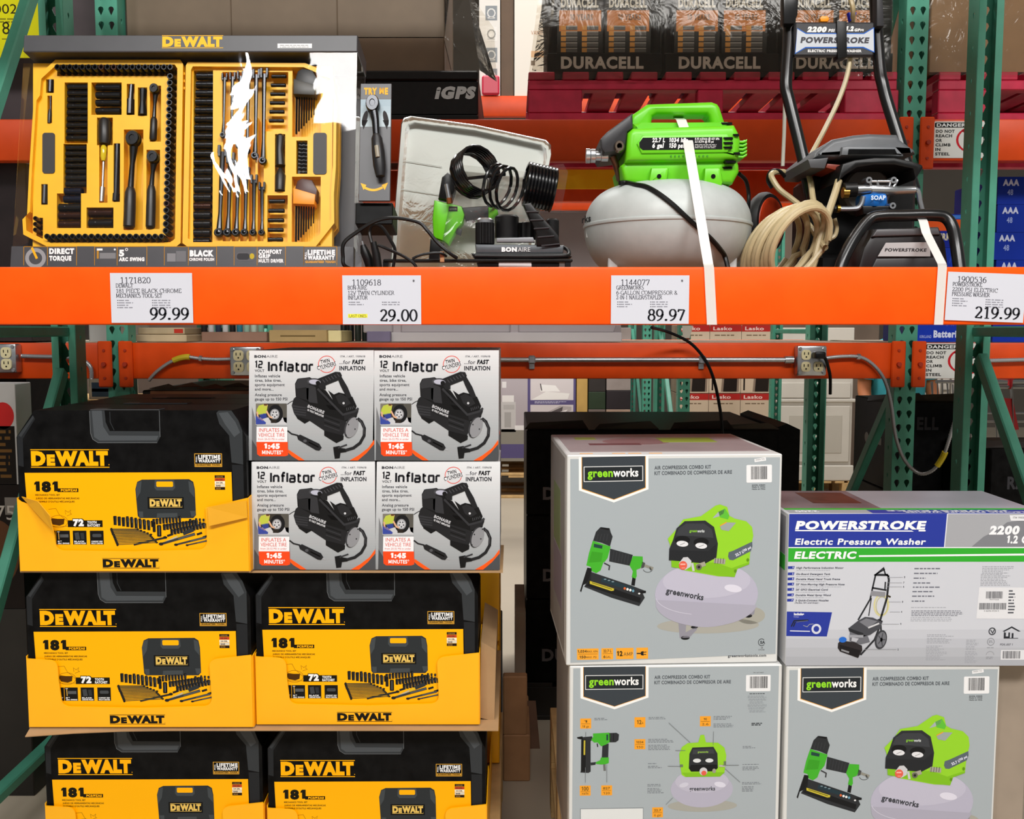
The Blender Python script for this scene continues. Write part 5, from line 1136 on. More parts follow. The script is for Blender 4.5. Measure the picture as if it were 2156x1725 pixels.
b = B(M('#6a4a3a', .35, .6)); b.tube(pts3([(1290, 330, YG + .05), (1296, 345, YG + .05), (1300, 362, YG + .06), (1305, 378, YG + .08)]), [.009, .008, .007, .008], 12); b.build('drain_pipe', t)
b = B(BLK); b.prism(G([(560, 855), (1420, 850), (1400, 900), (600, 900)]), YG + .03, YG + .17); b.build('motor_mount', t)
cp = [on_tank(ox + x * k, oy + y * k, .004) for x, y in ((640, 880), (720, 895), (800, 935), (880, 990), (960, 1055), (1040, 1130), (1120, 1205), (1200, 1270), (1280, 1345), (1345, 1420), (1390, 1490))]
b = B(BLACKP); b.tube(spline([on_tank(ox + x * k, oy + y * k, .004) + Vector((0, 0, .002)) for x, y in ((500, 872), (560, 870))] + cp + [at(1535, 575, 2.2)], 5), .0058, 8); b.build('power_cord', t)
b = B(BLACKP); b.tube(spl([(1556, 366, 2.33), (1570, 380, 2.36), (1576, 405, 2.38), (1576, 430, 2.38), (1572, 470, 2.42)], 6), .005, 8); b.build('power_cord', t)
P = Print([(1232, 486), (1257, 483), (1257, 496), (1232, 500)], .03, .015); P.rect(1232, 483, 1257, 500, '#d6d8d6', 1); P.text('kfc', 1240, 493, 4, '#888', z=2)
v = on_tank(1236, 500); 
for i in range(len(P.v)): a_ = math.radians(-58); p = P.v[i]; P.v[i] = Vector((v.x + p.x * math.cos(a_) - (p.y - .002) * math.sin(a_), v.y + p.x * math.sin(a_) + (p.y - .002) * math.cos(a_), v.z + p.z))
P.build('sticker', t, smooth=False)
P = Print([(0, 0), (3, 0), (3, 1), (0, 1)], .06, .02); P.text('rks', 0, .9, .8, '#2a2a2c', 2.2, bold=.03); v = on_tank(1233, 472)
for i in range(len(P.v)): a_ = math.radians(-66); p = P.v[i]; P.v[i] = Vector((v.x + p.x * math.cos(a_) - (p.y - .003) * math.sin(a_) - .006, v.y + p.x * math.sin(a_) + (p.y - .003) * math.cos(a_), v.z + p.z))
P.build('lettering', t, smooth=False)

# --- white straps over the demonstrators
TAPE = clear('white strap', '#f0eeea', .4, 1.3, .62, 0, '#f4f2ee')
def strap(l, wpx, label):
    b = B(TAPE); vs = []
    for p in l:
        vs += [at(p[0] - wpx / 2, p[1], p[2]), at(p[0] + wpx / 2, p[1], p[2])]
    b.add(vs, [[2 * i, 2 * i + 1, 2 * i + 3, 2 * i + 2] for i in range(len(l) - 1)]); return one('tie_down_strap', b, label, 'strap', smooth=False, solid=.0006)
strap([(1428, 248, 2.36), (1434, 252, 2.263), (1440, 268, 2.255), (1449, 300, 2.236), (1452, 320, 2.232), (1491, 555, 2.03), (1492, 559, 1.9965), (1493, 566, 1.9965), (1499, 684, 1.9965)], 21, 'white strap running from the green compressor down over the beam')

# --- pressure washer
t = thing('pressure_washer', at(1860, 575, 2.4), 'black electric pressure washer with a tall tube frame and a blue soap cap', 'pressure washer')
TB = M('#0e0e10', .28, 0, .05, 60, name='black tube')
for l in ([(1668, -190, 2.62), (1664, -60, 2.58), (1662, 60, 2.54), (1656, 150, 2.51), (1655, 185, 2.5), (1662, 215, 2.49), (1690, 330, 2.46), (1704, 400, 2.44), (1716, 470, 2.43), (1722, 560, 2.42)], [(1832, -190, 2.62), (1840, -60, 2.58), (1846, 60, 2.54), (1853, 150, 2.51), (1858, 175, 2.5), (1868, 215, 2.49), (1898, 310, 2.46), (1910, 350, 2.44), (1925, 400, 2.43)]):
    P_ = pts3(l); b = B(TB); b.tube(spline(P_, 5), .0155, 12); b.build('frame_tube', t)
b = B(TB); b.tube(pts3([(1668, -190, 2.62), (1690, -215, 2.62), (1810, -215, 2.62), (1832, -190, 2.62)]), .0155, 12); b.build('frame_handle', t)
b = B(TB); b.prism(outline([(1650, -20), (1682, -20), (1680, 30), (1672, 50), (1650, 50)], 2.5), 2.5, 2.53, bev=.004); b.build('gun_holder', t)
b = B(DGR); b.prism(outline([(1846, -40), (1858, -40), (1862, 55), (1846, 55)], 2.5), 2.5, 2.53, bev=.004); b.build('gun_holder', t)
Yp = 2.505
pa, pc = at(1672, 118, Yp), at(1842, 46, Yp)
P = Print([(1672, 46), (1842, 44), (1844, 118), (1672, 118)], pc.x - pa.x, pc.z - pa.z, rough=.35)
P.use(DGR); P.box((0, 0.0004, 0), (pc.x - pa.x, .02, pc.z - pa.z), .004)
bx = lambda a, b_: (1600 + a * .2579, b_ * .2579)
P.poly([bx(*q) for q in ((300, 228), (375, 268), (850, 265), (935, 215), (950, 430), (850, 390), (375, 393), (285, 442))], '#2f62b8', 1)
P.poly([bx(*q) for q in ((300, 236), (372, 277), (855, 274), (930, 226), (945, 420), (855, 380), (372, 383), (290, 432))], '#c6ccd4', 2)
P.text('2200', *bx(380, 260), 11, '#e8e8e8', 43, bold=.08, shear=.2); P.text('PSI', *bx(556, 258), 6, '#e8e8e8', 14, bold=.06, shear=.2); P.text('1.2', *bx(700, 250), 10, '#e8e8e8', 18, bold=.08, shear=.2); P.text('GPM', *bx(770, 252), 6, '#e8e8e8', 21, bold=.06, shear=.2)
P.text('POWERSTROKE', *bx(328, 350), 12, '#4a4a50', 148, bold=.06, shear=.15); P.text('ELECTRIC PRESSURE WASHER', *bx(392, 426), 5.5, '#e0e0e0', 116, bold=.06)
b2 = P
for i in range(len(P.v)): P.v[i] = P.v[i] + Vector((pa.x, Yp, pa.z))
P.build('name_plate', t, smooth=False)
b = B(BLACKP); b.prism(outline([(1762, 44), (1783, 44), (1784, 120), (1764, 124)], Yp - .006), Yp - .006, Yp + .03, bev=.002); b.build('velcro_strap', t)
b = B(M('#ff9a10', .4)); b.prism(outline([(1728, 36), (1732, 32), (1744, 32), (1748, 38), (1744, 44), (1730, 44)], Yp), Yp + .005, Yp + .02, bev=.002); b.build('nozzle', t)
b = B(M('#1a2ab8', .4)); b.prism(outline([(1788, 24), (1806, 24), (1800, 42), (1792, 42)], Yp), Yp + .005, Yp + .02, bev=.002); b.build('nozzle', t)
TAN = M('#b3a27c', .4, 0, .06, 30, name='tan hose')
ox2, oy2, k2 = 1560, 220, .2764
W_ = lambda l, Y: outline(l, Y, ox2, oy2, k2)
# cowl
b = B(M('#5a5d61', .42, 0, .06, 40, name='cowl plastic')); b.prism(W_([(520, 395), (600, 330), (640, 300), (800, 268), (910, 258), (1120, 264), (1140, 300), (1180, 330), (1250, 380), (1258, 410), (1100, 400), (760, 430), (640, 440), (500, 440)], 2.36), 2.30, 2.55, bev=.012, seg=3); b.build('top_cowl', t)
b = B(M('#6a6d71', .45)); b.prism(W_([(760, 330), (800, 322), (1170, 330), (1235, 400), (1220, 405), (750, 395)], 2.3), 2.288, 2.36, bev=.006); e = b.build('vent_panel', t)
b = B(BLK); b.prism(W_([(820, 342), (1170, 342), (1185, 376), (815, 380)], 2.288), 2.285, 2.3); b.build('vent', e, smooth=False)
b = B(M('#6b6e72', .4)); b.prism(W_([(915, 250), (970, 242), (1040, 262), (1030, 276), (915, 276)], 2.33), 2.32, 2.38, bev=.003); b.build('top_cap', t)
arch = [(740, 520), (760, 460), (850, 430), (1000, 412), (1150, 412), (1290, 440), (1365, 468), (1372, 490), (1340, 540), (1310, 580), (1290, 500), (1150, 470), (1000, 470), (870, 490), (790, 540), (720, 600)]
b = B(BLACKP); b.prism(W_(arch, 2.27), 2.255, 2.5, bev=.006); b.build('front_cowl', t)
b = B(M('#47484b', .5)); b.prism(W_([(500, 425), (660, 408), (630, 495), (520, 490)], 2.3), 2.29, 2.5, bev=.004); b.build('side_cowl', t)
b = B(M('#7d2a12', .5)); b.prism(W_([(660, 450), (760, 460), (735, 505), (645, 480)], 2.3), 2.30, 2.45, bev=.002); b.build('side_reflector', t)
b = B(BLACKP); a, c = at(1700, 470, 2.42), at(1925, 372, 2.42); b.box((a.x, 2.40, ZD + .07), (c.x, 2.56, c.z), .01); b.build('motor_housing', t)
v = at(1825, 402, 2.36); b = B(M('#5d5a54', .5, .3)); b.lathe([(.058, .06), (.058, 0), (.052, -.006), (0, -.006)], v, 'y', 28); b.build('motor_face', t)
# pump manifold
Yq = 2.26
b = B(STEEL); b.tube(pts3([(1800, 399, Yq), (1832, 398, Yq), (1834, 400, Yq), (1884, 401, Yq), (1888, 401, Yq), (1926, 400, Yq)]), [.010, .010, .012, .012, .010, .0085], 14); b.build('manifold', t)
b = B(BLACKP); b.tube(pts3([(1776, 400, Yq), (1802, 399, Yq)]), [.017, .017], 16); b.use(M('#a8823a', .25, .9)); b.tube(pts3([(1774, 406, Yq - .004), (1786, 406, Yq - .004)]), [.013, .013], 12); b.build('inlet', t)
for a in ([(1836, 396), (1830, 380)], [(1850, 394), (1846, 380)], [(1872, 394), (1876, 380)], [(1880, 396), (1890, 379)], [(1834, 382), (1888, 382)]):
    b = B(STEEL); b.tube([at(*a[0], Yq - .006), at(*a[1], Yq - .006)], .003, 8); b.build('pump_rib', t)
for p in ((1830, 379), (1882, 379), (1880, 433)):
    b = B(STEEL); v = at(*p, Yq - .012); b.cyl(v, v + Vector((0, .03, 0)), .0075, 12); b.use(BLK); b.cyl(v - Vector((0, .001, 0)), v + Vector((0, .002, 0)), .003, 8); b.build('bolt', t)
b = B(STEEL); b.tube(spl([(1926, 398, Yq), (1933, 404, Yq), (1937, 425, Yq), (1942, 446, Yq)], 5), .006, 10); b.build('outlet_pipe', t)
b = B(STEEL); b.tube(spl([(1764, 440, Yq), (1790, 440, Yq), (1806, 438, Yq), (1814, 428, Yq), (1818, 414, Yq)], 5), .0065, 10); b.use(M('#b08c3a', .25, .9)); b.tube(pts3([(1762, 440, Yq), (1768, 440, Yq)]), .009, 12); b.build('detergent_tube', t)
b = B(BLACKP); b.tube(pts3([(1722, 440, Yq + .02), (1762, 440, Yq)]), .009, 10); b.build('detergent_hose', t)
v = at(1846, 434, Yq - .01); b = B(M('#1668b8', .38, name='blue plastic')); N = 28; zz = Z(408, Yq - .01)
sc_ = [(.034 + .003 * math.cos(7 * 2 * PI * i / N)) for i in range(N)]
vs = [];  H_ = [(.86, v.z), (1, v.z + .008), (1, zz - .006), (.9, zz), (.0, zz + .002)]
for r, z in H_: vs += [(v.x + sc_[i] * r * math.cos(2 * PI * i / N), v.y + .03 + sc_[i] * r * math.sin(2 * PI * i / N), z) for i in range(N)]
b.add(vs, [[i + j * N, (i + 1) % N + j * N, (i + 1) % N + (j + 1) * N, i + (j + 1) * N] for j in range(4) for i in range(N)]); e = b.build('soap_cap', t)
P = Print([(0, 0), (1, 0), (1, 1), (0, 1)], .034, .013); P.text('SOAP', 0, .9, .75, '#d8e4f4', 1, bold=.04)
for i in range(len(P.v)): p = P.v[i]; P.v[i] = Vector((v.x - .017 + p.x, v.y - .0085, v.z + .012 + p.z))
P.build('lettering', e, smooth=False)
b = B(BLACKP); b.prism(outline([(1812, 434), (1882, 434), (1876, 452), (1816, 452)], Yq), Yq - .008, Yq + .05, bev=.003); b.build('cap_neck', t)
# bumper and tank panel
b = B(TB); b.tube(spl([(1766, 578, 2.13), (1776, 545, 2.14), (1800, 500, 2.16), (1830, 463, 2.18), (1856, 455, 2.18), (1900, 454, 2.18), (1960, 453, 2.18), (1990, 458, 2.18), (2006, 480, 2.17), (2014, 520, 2.15), (2022, 578, 2.13)], 6), .0135, 12); b.build('bumper', t)
YT_ = 2.17
b = B(M('#171012', .4)); b.prism(outline([(1806, 578), (1822, 520), (1846, 480), (1984, 476), (1998, 510), (2006, 578)], YT_), YT_ + .01, YT_ + .17, bev=.012); b.build('detergent_tank', t)
b = B(M('#4c4a4c', .4)); b.prism(outline([(1838, 498), (1848, 482), (1978, 480), (1982, 494)], YT_), YT_ + .004, YT_ + .02, bev=.004); b.build('tank_rib', t)
b = B(M('#2c292b', .4)); b.prism(outline([(1830, 578), (1846, 544), (1976, 542), (1986, 578)], YT_), YT_ + .002, YT_ + .02, bev=.004); b.build('tank_step', t)
P = Print([(1846, 510), (1962, 509), (1962, 541), (1846, 541)], X(1962, YT_) - X(1846, YT_), Z(509, YT_) - Z(541, YT_)); P.poly([(1864, 512), (1956, 510), (1958, 540), (1848, 540)], '#b4b2b2', 1); P.text('POWERSTROKE', 1862, 530, 6.5, '#3a383a', 88, z=2, bold=.05, shear=.15); v = at(1846, 541, YT_)
for i in range(len(P.v)): P.v[i] = P.v[i] + Vector((v.x, YT_ - .0, v.z))
P.build('name_label', t, smooth=False)
b = B(BLACKP); a, c = at(1740, 575, 2.3), at(2000, 470, 2.3); b.box((a.x, 2.36, ZD + .0), (c.x, 2.52, ZD + .09), .01); b.build('chassis', t)
# wheels
for px, py, s in ((1612, 470, 1),):
    v = at(px, py, 2.52); ax = (-.72, .69, 0)
    b = B(M('#171719', .6, 0, .1, 40)); b.lathe([(.05, -.018), (.074, -.016), (.080, -.006), (.080, .006), (.074, .016), (.05, .018)], v, ax, 28); e = b.build('wheel', t)
    b = B(M('#c63c14', .45)); b.lathe([(.052, -.0185), (.058, -.0195), (.064, -.0185), (.066, -.015)], v, ax, 28); b.build('rim_band', e)
    b = B(DGR)
    for i in range(6): a_ = 2 * PI * i / 6; u = Vector((.69, .72, 0)); b.beam(v, v + (u * math.cos(a_) + Vector((0, 0, 1)) * math.sin(a_)) * .052, .014, .02)
    b.build('spokes', e)
# hose coil
hs = thing('pressure_hose', at(1650, 570, 2.3), 'tan high pressure hose coiled beside the pressure washer', 'hose')
pts = []; N = 30; LO_ = 8
for i in range(N * LO_):
    a_ = 2 * PI * i / N; q = i / (N * LO_); L_ = i // N
    cx_ = 1618 + 74 * q + 4 * math.sin(L_ * 2.6); cy_ = 522 - 14 * q + 4 * math.sin(L_ * 2.1); rx_ = 44 + 10 * ((L_ * 37) % 8) / 8; ry_ = 82 + 12 * ((L_ * 53) % 7) / 7
    x = rx_ * math.cos(a_); y = ry_ * math.sin(a_); th = math.radians(32)
    pts.append(at(cx_ + x * math.cos(th) - y * math.sin(th), cy_ + x * math.sin(th) + y * math.cos(th), 2.30 - .016 * q * LO_ + .03 * math.cos(a_)))
pts = pts + spl([(1700, 470, 2.32), (1690, 440, 2.34), (1668, 420, 2.36), (1642, 400, 2.38), (1628, 380, 2.39), (1624, 368, 2.4), (1634, 362, 2.42), (1650, 362, 2.44)], 5)
b = B(TAN); b.tube(pts, .0072, 9); b.build('coil', hs)
b = B(TAN); b.tube(spl([(1766, 380, 2.27), (1757, 410, 2.26), (1742, 455, 2.24), (1728, 500, 2.23), (1716, 545, 2.22), (1704, 580, 2.22)], 5), .0085, 9); b.build('strand', hs)
b = B(TAN); b.tube(spl([(1704, 372, 2.4), (1708, 390, 2.36), (1712, 420, 2.33), (1720, 450, 2.31), (1722, 470, 2.3)], 5), .0072, 9); b.build('strand', hs)
b = B(TAN); b.tube(spl([(1757, 460, 2.3), (1762, 480, 2.3), (1757, 498, 2.3), (1742, 502, 2.3), (1732, 488, 2.3), (1736, 470, 2.3)], 5), .005, 8); b.build('strand', hs)
b = B(TB); b.tube(spl([(1652, 372, 2.43), (1640, 360, 2.42), (1622, 362, 2.41), (1617, 380, 2.41), (1626, 396, 2.41)], 6), .005, 8); b.build('holder', hs)
cable('spray_hose', pts3([(1795, -60, 2.5), (1790, -10, 2.495), (1796, 20, 2.49), (1794, 60, 2.53), (1790, 120, 2.53), (1782, 165, 2.52), (1764, 215, 2.51), (1735, 275, 2.5), (1712, 318, 2.48), (1698, 345, 2.47)]), .0062, TAN, 'thin tan hose hanging from behind the washer name plate', 'hose')
b = B(M('#c8c4b8', .4)); b.tube(pts3([(1653, 200, 2.6), (1651, 280, 2.6), (1648, 350, 2.6)]), .005, 8); one('hanging_rod', b, 'thin pale rod hanging behind the washer frame', 'rod')
strap([(1936, 452, 2.20), (1944, 466, 2.163), (1950, 490, 2.155), (1983, 555, 2.03), (1984, 559, 1.9965), (1984, 566, 1.9965), (1976, 684, 1.9965)], 19, 'white strap running from the washer bumper down over the beam')
# ------------------------------------------------------------------ compressor kit boxes and the washer carton
GW, GH, GD = .463, .4585, .40
GB = '#a5adb2'
def gw_base(P):
    P.use(M('#d6d6d4', .45, 0, .03, 8, name='white board')); P.box((0, .0003, 0), (GW, GD, GH), .002)
def gw_logo(P, x0, y0, x1, y1, yt, ym):
    """shield with the word mark; y1 is the shoulder, yt its tip; ym the word's baseline"""
    c = (x0 + x1) / 2; m = (x1 - x0) * .052
    P.poly([(x0 - m, y0), (x1 + m, y0), (x1 + m, y1 + m * .6), (c, yt + m), (x0 - m, y1 + m * .6)], '#f0f0ee', 2); P.poly([(x0 - 4, y0), (x1 + 4, y0), (x1 + 4, y1 + 4), (c, yt + 4), (x0 - 4, y1 + 4)], '#e0a040', 3)
    P.poly([(x0, y0), (x1, y0), (x1, y1), (c, yt), (x0, y1)], '#3a4046', 4)
    h = (y1 - y0); a, b_ = x0 + (x1 - x0) * .03, x1 - (x1 - x0) * .04
    t_, u_ = ym - h * .33, ym + h * .14
    P.line([(a, t_), (b_, t_), (b_, u_), (a, u_)], h * .02, '#e8e8e8', 5, closed=True); P.rect(a + h * .03, t_ + h * .03, b_ - h * .03, u_ - h * .03, '#25292c', 5)
    w = b_ - a
    P.text('green', a + w * .06, ym, h * .26, '#8fd82c', w * .43, z=6, bold=.03); P.text('works', a + w * .495, ym, h * .26, '#f0f0f0', w * .43, z=6, bold=.03)
LIME, LIM2, GRN2, DK, DK2, DK3 = '#93cf2e', '#7fbb22', '#44ac2e', '#2d2f32', '#3c3e42', '#191a1c'
def gw_front():
    P = Print([(1195, 955), (1643, 960), (1633, 1400), (1190, 1400)], GW, GH, 0, 1100, 890, .3072); gw_base(P)
    P.poly([(330, 238), (1752, 250), (1722, 1600), (322, 1640)], GB, 1); 
    gw_logo(P, 409, 226, 834, 438, 515, 362)
    for s, y, w in (('AIR COMPRESSOR COMBO KIT', 318, 384), ('KIT COMBINADO DE COMPRESOR DE AIRE', 355, 526)): P.text(s, 897, y, 24, '#4a4f55', w, bold=.02)
    P.rr(1522, 298, 1696, 418, 8, '#e8e8ea', 2); P.barcode(1552, 308, 1664, 396); P.poly([(1576, 258), (1654, 248), (1656, 270), (1578, 280)], '#e8e8ea', 2); P.text('GREEN TAG', 1584, 270, 10, '#888', 62, rot=6)
    for y, s in ((440, 'MODEL 4100602'), (452, 'Made in China'), (466, 'Hecho en China')): P.text(s, 1605, y, 9, '#44484c', 90, bold=.03, align='c')
    # nailer
    P.poly([(500, 735), (530, 704), (592, 712), (600, 742), (612, 770), (594, 836), (540, 812), (480, 796)], DK, 3); P.poly([(528, 712), (536, 704), (590, 712), (584, 726)], DK3, 4)
    for i in range(4): P.line([(515 + 22 * i, 750), (503 + 22 * i, 800)], 3, DK2, 4)
    P.poly([(478, 796), (598, 838), (578, 915), (560, 940), (548, 948), (530, 1000), (500, 1020), (470, 1005), (462, 975), (434, 965), (452, 880)], GRN2, 3); P.poly([(470, 870), (545, 880), (535, 940), (450, 945)], '#3b9a26', 4); P.poly([(486, 816), (544, 830), (540, 852), (484, 840)], '#24443e', 4)
    P.poly([(595, 852), (748, 898), (728, 972), (588, 940)], DK, 3); 
    for i in range(6): P.line([(620 + 20 * i, 868 + 6 * i), (608 + 20 * i, 938 + 5 * i)], 3, DK2, 4)
    P.poly([(748, 905), (815, 910), (816, 950), (800, 990), (772, 1000), (774, 1045), (765, 1062), (740, 1050), (748, 1010), (726, 970)], GRN2, 4)
    P.poly([(810, 945), (832, 955), (824, 985), (804, 992)], '#4a4a4a', 4); P.line([(828, 972), (886, 994)], 18, '#8c8a80', 4); P.ring(850, 995, 32, 24, 3, '#2a2a2a', 4, 20, 170, 14); P.line([(862, 985), (872, 1005)], 10, '#4a4a48', 5)
    P.line([(553, 950), (590, 970), (586, 1000)], 9, '#3a3a3c', 4); P.poly([(745, 1050), (768, 1056), (760, 1112), (736, 1106)], DK3, 3)
    P.poly([(440, 980), (470, 986), (462, 1075), (412, 1100), (398, 1150), (390, 1140), (410, 1075)], DK3, 3)
    P.poly([(465, 1010), (740, 1110), (838, 1150), (832, 1162), (815, 1165), (828, 1195), (790, 1252), (600, 1190), (418, 1112), (450, 1060)], DK, 3); P.poly([(455, 1070), (800, 1195), (795, 1230), (430, 1105)], DK3, 4); P.poly([(540, 1050), (760, 1125), (752, 1150), (530, 1080)], '#25363e', 4)
    P.poly([(456, 1072), (620, 1128), (618, 1142), (600, 1144), (456, 1092)], '#c4b43a', 5); P.line([(470, 1084), (605, 1132)], 5, '#6a6420', 6)
    for i, c in enumerate(('#d86a3a', '#e8e8e8', '#e8e8e8', '#6a9ab0')): P.ell(692 + 19 * i, 1128 + 6 * i, 8, 9, c, 5)
    P.poly([(1790 - 1000, 1150), (835, 1146), (836, 1162), (800, 1160)], DK3, 5); P.ell(790, 1165, 7, 6, '#eee', 6)
    for i in range(3): P.ell(560 + 26 * i, 1062 + 9 * i, 9, 4, '#7a929c', 5)
    # compressor
    P.ell(1260, 1395, 350, 55, '#a6a49c', 2); P.ell(1550, 1330, 100, 60, '#a4a298', 2)
    TK = '#b3b0c2'
    P.poly([(1055, 1360), (1110, 1375), (1105, 1440), (1180, 1400), (1184, 1420), (1130, 1478), (1065, 1478)], '#8f8d98', 3); P.ell(1103, 1478, 30, 14, DK3, 3); P.ell(1165, 1405, 24, 10, DK3, 3); P.poly([(1520, 1300), (1580, 1290), (1575, 1320), (1555, 1332), (1515, 1325)], '#8f8d98', 3); P.ell(1535, 1332, 26, 13, DK3, 3)
    P.poly(arc(1249, 1178, 352, 228, 0, 360, 40), TK, 4); P.poly([(900, 1210)] + arc(1249, 1230, 350, 172, 170, 10, 20), '#a9a6b6', 5); P.ell(1250, 1085, 300, 120, '#bcb9ca', 5); P.ell(1430, 1140, 60, 26, '#d9d6e4', 6, rot=10)
    P.line(arc(1249, 1190, 345, 130, 175, 25, 20)[:10], 4, '#c8c6d4', 6)
    P.text('greenworks', 970, 1165, 40, '#3a3c42', 260, z=7, bold=.03, rot=-12)
    P.poly([(1008, 940), (1030, 985), (1100, 1010), (1330, 1055), (1440, 1060), (1460, 1005), (1540, 975), (1548, 880), (1568, 780), (1560, 720), (1520, 680), (1440, 660), (1405, 640), (1390, 580), (1340, 562), (1310, 570), (1210, 640), (1090, 660), (1050, 720), (985, 790), (1000, 830)], LIME, 8)
    P.poly([(1310, 960), (1420, 1000), (1540, 960), (1540, 975), (1460, 1005), (1440, 1062), (1415, 1060), (1330, 1050), (1010, 985), (1008, 940)], LIM2, 9); P.poly([(1290, 655), (1330, 612), (1372, 595), (1365, 625), (1330, 645)], GB, 9); P.poly([(1330, 612), (1375, 590), (1405, 640), (1395, 665), (1340, 650)], '#5fbb3a', 9)
    P.poly([(1045, 720), (1100, 672), (1240, 670), (1300, 715), (1326, 830), (1316, 925), (1240, 965), (1150, 955), (992, 938), (995, 860), (1020, 800)], DK, 10); P.poly([(1060, 720), (1110, 688), (1232, 690), (1285, 730), (1296, 790), (1150, 775), (1040, 770)], DK2, 11); P.poly([(996, 868), (1260, 880), (1316, 830), (1312, 925), (1240, 962), (1150, 952), (994, 935)], '#26282b', 11)
    P.text('green', 1132, 748, 18, '#7fb83a', 52, z=12, bold=.05); P.text('works', 1186, 750, 18, '#cfd4d4', 48, z=12, bold=.05)
    for x, y in ((1084, 822), (1212, 838)): P.ell(x, y - 20, 52, 30, DK3, 11); P.ell(x, y + 4, 40, 20, '#e0e0e4', 12, rot=6); P.line([(x - 16, y + 12), (x + 18, y - 2)], 3, '#777', 13)
    P.poly([(1060, 960), (1090, 920), (1120, 918), (1145, 945), (1140, 985), (1105, 1005), (1070, 1000)], '#c8c8cc', 12); P.ell(1088, 975, 28, 30, '#e0604c', 13); P.rect(1070, 962, 1104, 972, '#f0b0a4', 14); P.rect(1078, 990, 1102, 994, '#f0b0a4', 14)
    P.line([(1180, 985), (1240, 965)], 30, '#a39f8e', 12); P.ell(1196, 988, 20, 20, '#6a675a', 13); P.ell(1196, 988, 9, 9, '#222', 14); P.line([(1150, 960), (1160, 1015)], 16, '#c4c4c8', 11); P.line([(1300, 945), (1376, 955)], 34, '#a39f94', 12); 
    for i in range(4): P.line([(1310 + 18 * i, 930), (1306 + 18 * i, 966)], 4, '#5a574e', 13)
    P.poly([(1395, 920), (1400, 890), (1430, 880), (1560, 820), (1562, 850), (1550, 885), (1430, 945), (1405, 942)], '#5a646c', 10); P.text('22.7 L', 1450, 920, 18, '#dde', 60, z=11, rot=25, bold=.05); P.text('150 psi', 1500, 890, 16, '#dde', 60, z=11, rot=25, bold=.05)
    P.poly([(1340, 710), (1380, 685), (1450, 688), (1400, 745), (1350, 735)], '#9aa2a0', 10); P.line([(1340, 708), (1385, 684)], 7, '#e8a030', 11)
    for x, y in ((1530, 945), (1445, 1020)): P.ell(x, y, 9, 12, '#5f8f1a', 11)
    # badges
    for x0, x1 in ((367, 513), (532, 612), (632, 750), (769, 849)): P.rect(x0, 1542, x1, 1620, '#f2a432', 2)
    KK = '#5a4a28'
    P.text('1,034', 372, 1570, 18, KK, 60, bold=.04); P.text('MAX. KPA', 434, 1570, 14, KK, 74, bold=.01); P.line([(374, 1580), (506, 1580)], 2, KK, 3); P.text('150', 384, 1610, 18, KK, 42, bold=.04); P.text('MAX. PSI', 428, 1610, 14, KK, 70)
    P.text('22.7 L', 546, 1570, 18, KK, 54, bold=.03); P.line([(540, 1580), (606, 1580)], 2, KK, 3); P.text('6', 546, 1610, 18, KK, 12, bold=.04); P.text('GAL', 560, 1610, 14, KK, 36); P.text('12', 638, 1598, 34, '#3a3018', 38, bold=.05); P.text('AMP', 682, 1598, 26, '#6a5a38', 62)
    P.line([(772, 1582), (806, 1582)], 8, '#222', 3); P.poly([(800, 1570), (818, 1566), (818, 1598), (800, 1594)], '#222', 3); P.line([(818, 1574), (838, 1572)], 5, '#222', 3); P.line([(818, 1590), (836, 1590)], 5, '#222', 3)
    P.ring(1626, 1518, 22, 24, 5, '#4a4e52', 2, 40, 320, 18); P.text('SA', 1616, 1528, 20, '#4a4e52', 34, bold=.06); P.text('US', 1628, 1560, 8, '#555', 14, align='c', bold=.04); P.text('E192180', 1626, 1574, 8, '#555', 40, align='c')
    P.text('greenworkstools.com', 1394, 1618, 18, '#666a6e', 264, bold=.03)
    # top and side artwork
    P.use(M('#a79a9c', .35, 0, .08, 10)); P.box((.012, .05, GH - .001), (GW - .012, GD - .01, GH + .0004)); P.use(M('#8d6a6e', .3)); P.lathe([(.075, 0), (0, .0006)], (.19, .24, GH + .0003), 'z', 24, sx=1.3); P.use(M('#9ab03a', .35)); P.box((.25, .22, GH), (.38, .31, GH + .0009)); P.box((.05, .28, GH), (.10, .33, GH + .0009)); P.use(M('#6a3a40', .35)); P.box((.07, .17, GH), (.19, .20, GH + .0009)); P.use(M('#e6a24a', .4))
    for x in (.03, .10, .135, .18): P.box((x, .022, GH), (x + .028, .028, GH + .0006))
    P.use(M('#96908c', .5, 0, .12, 6)); P.box((-.0004, .04, .012), (.001, GD - .01, GH - .012)); P.use(M('#7a8a5a', .5)); P.box((-.0008, .14, .22), (.001, .30, .36)); P.use(M('#8a7a86', .5)); P.box((-.0008, .10, .09), (.001, .30, .215))
    return P
g1 = one('compressor_box', gw_front(), 'grey compressor kit box on top of its pile, pictured with nailer and compressor', 'box', smooth=False); g1.location = (.117, 2.0, .7765); g1.rotation_euler = (0, 0, math.radians(2.6))
g3 = dup(g1, (.5935, 2.0, .3165), math.radians(.3), 'grey compressor kit box directly under the blue and white washer carton')
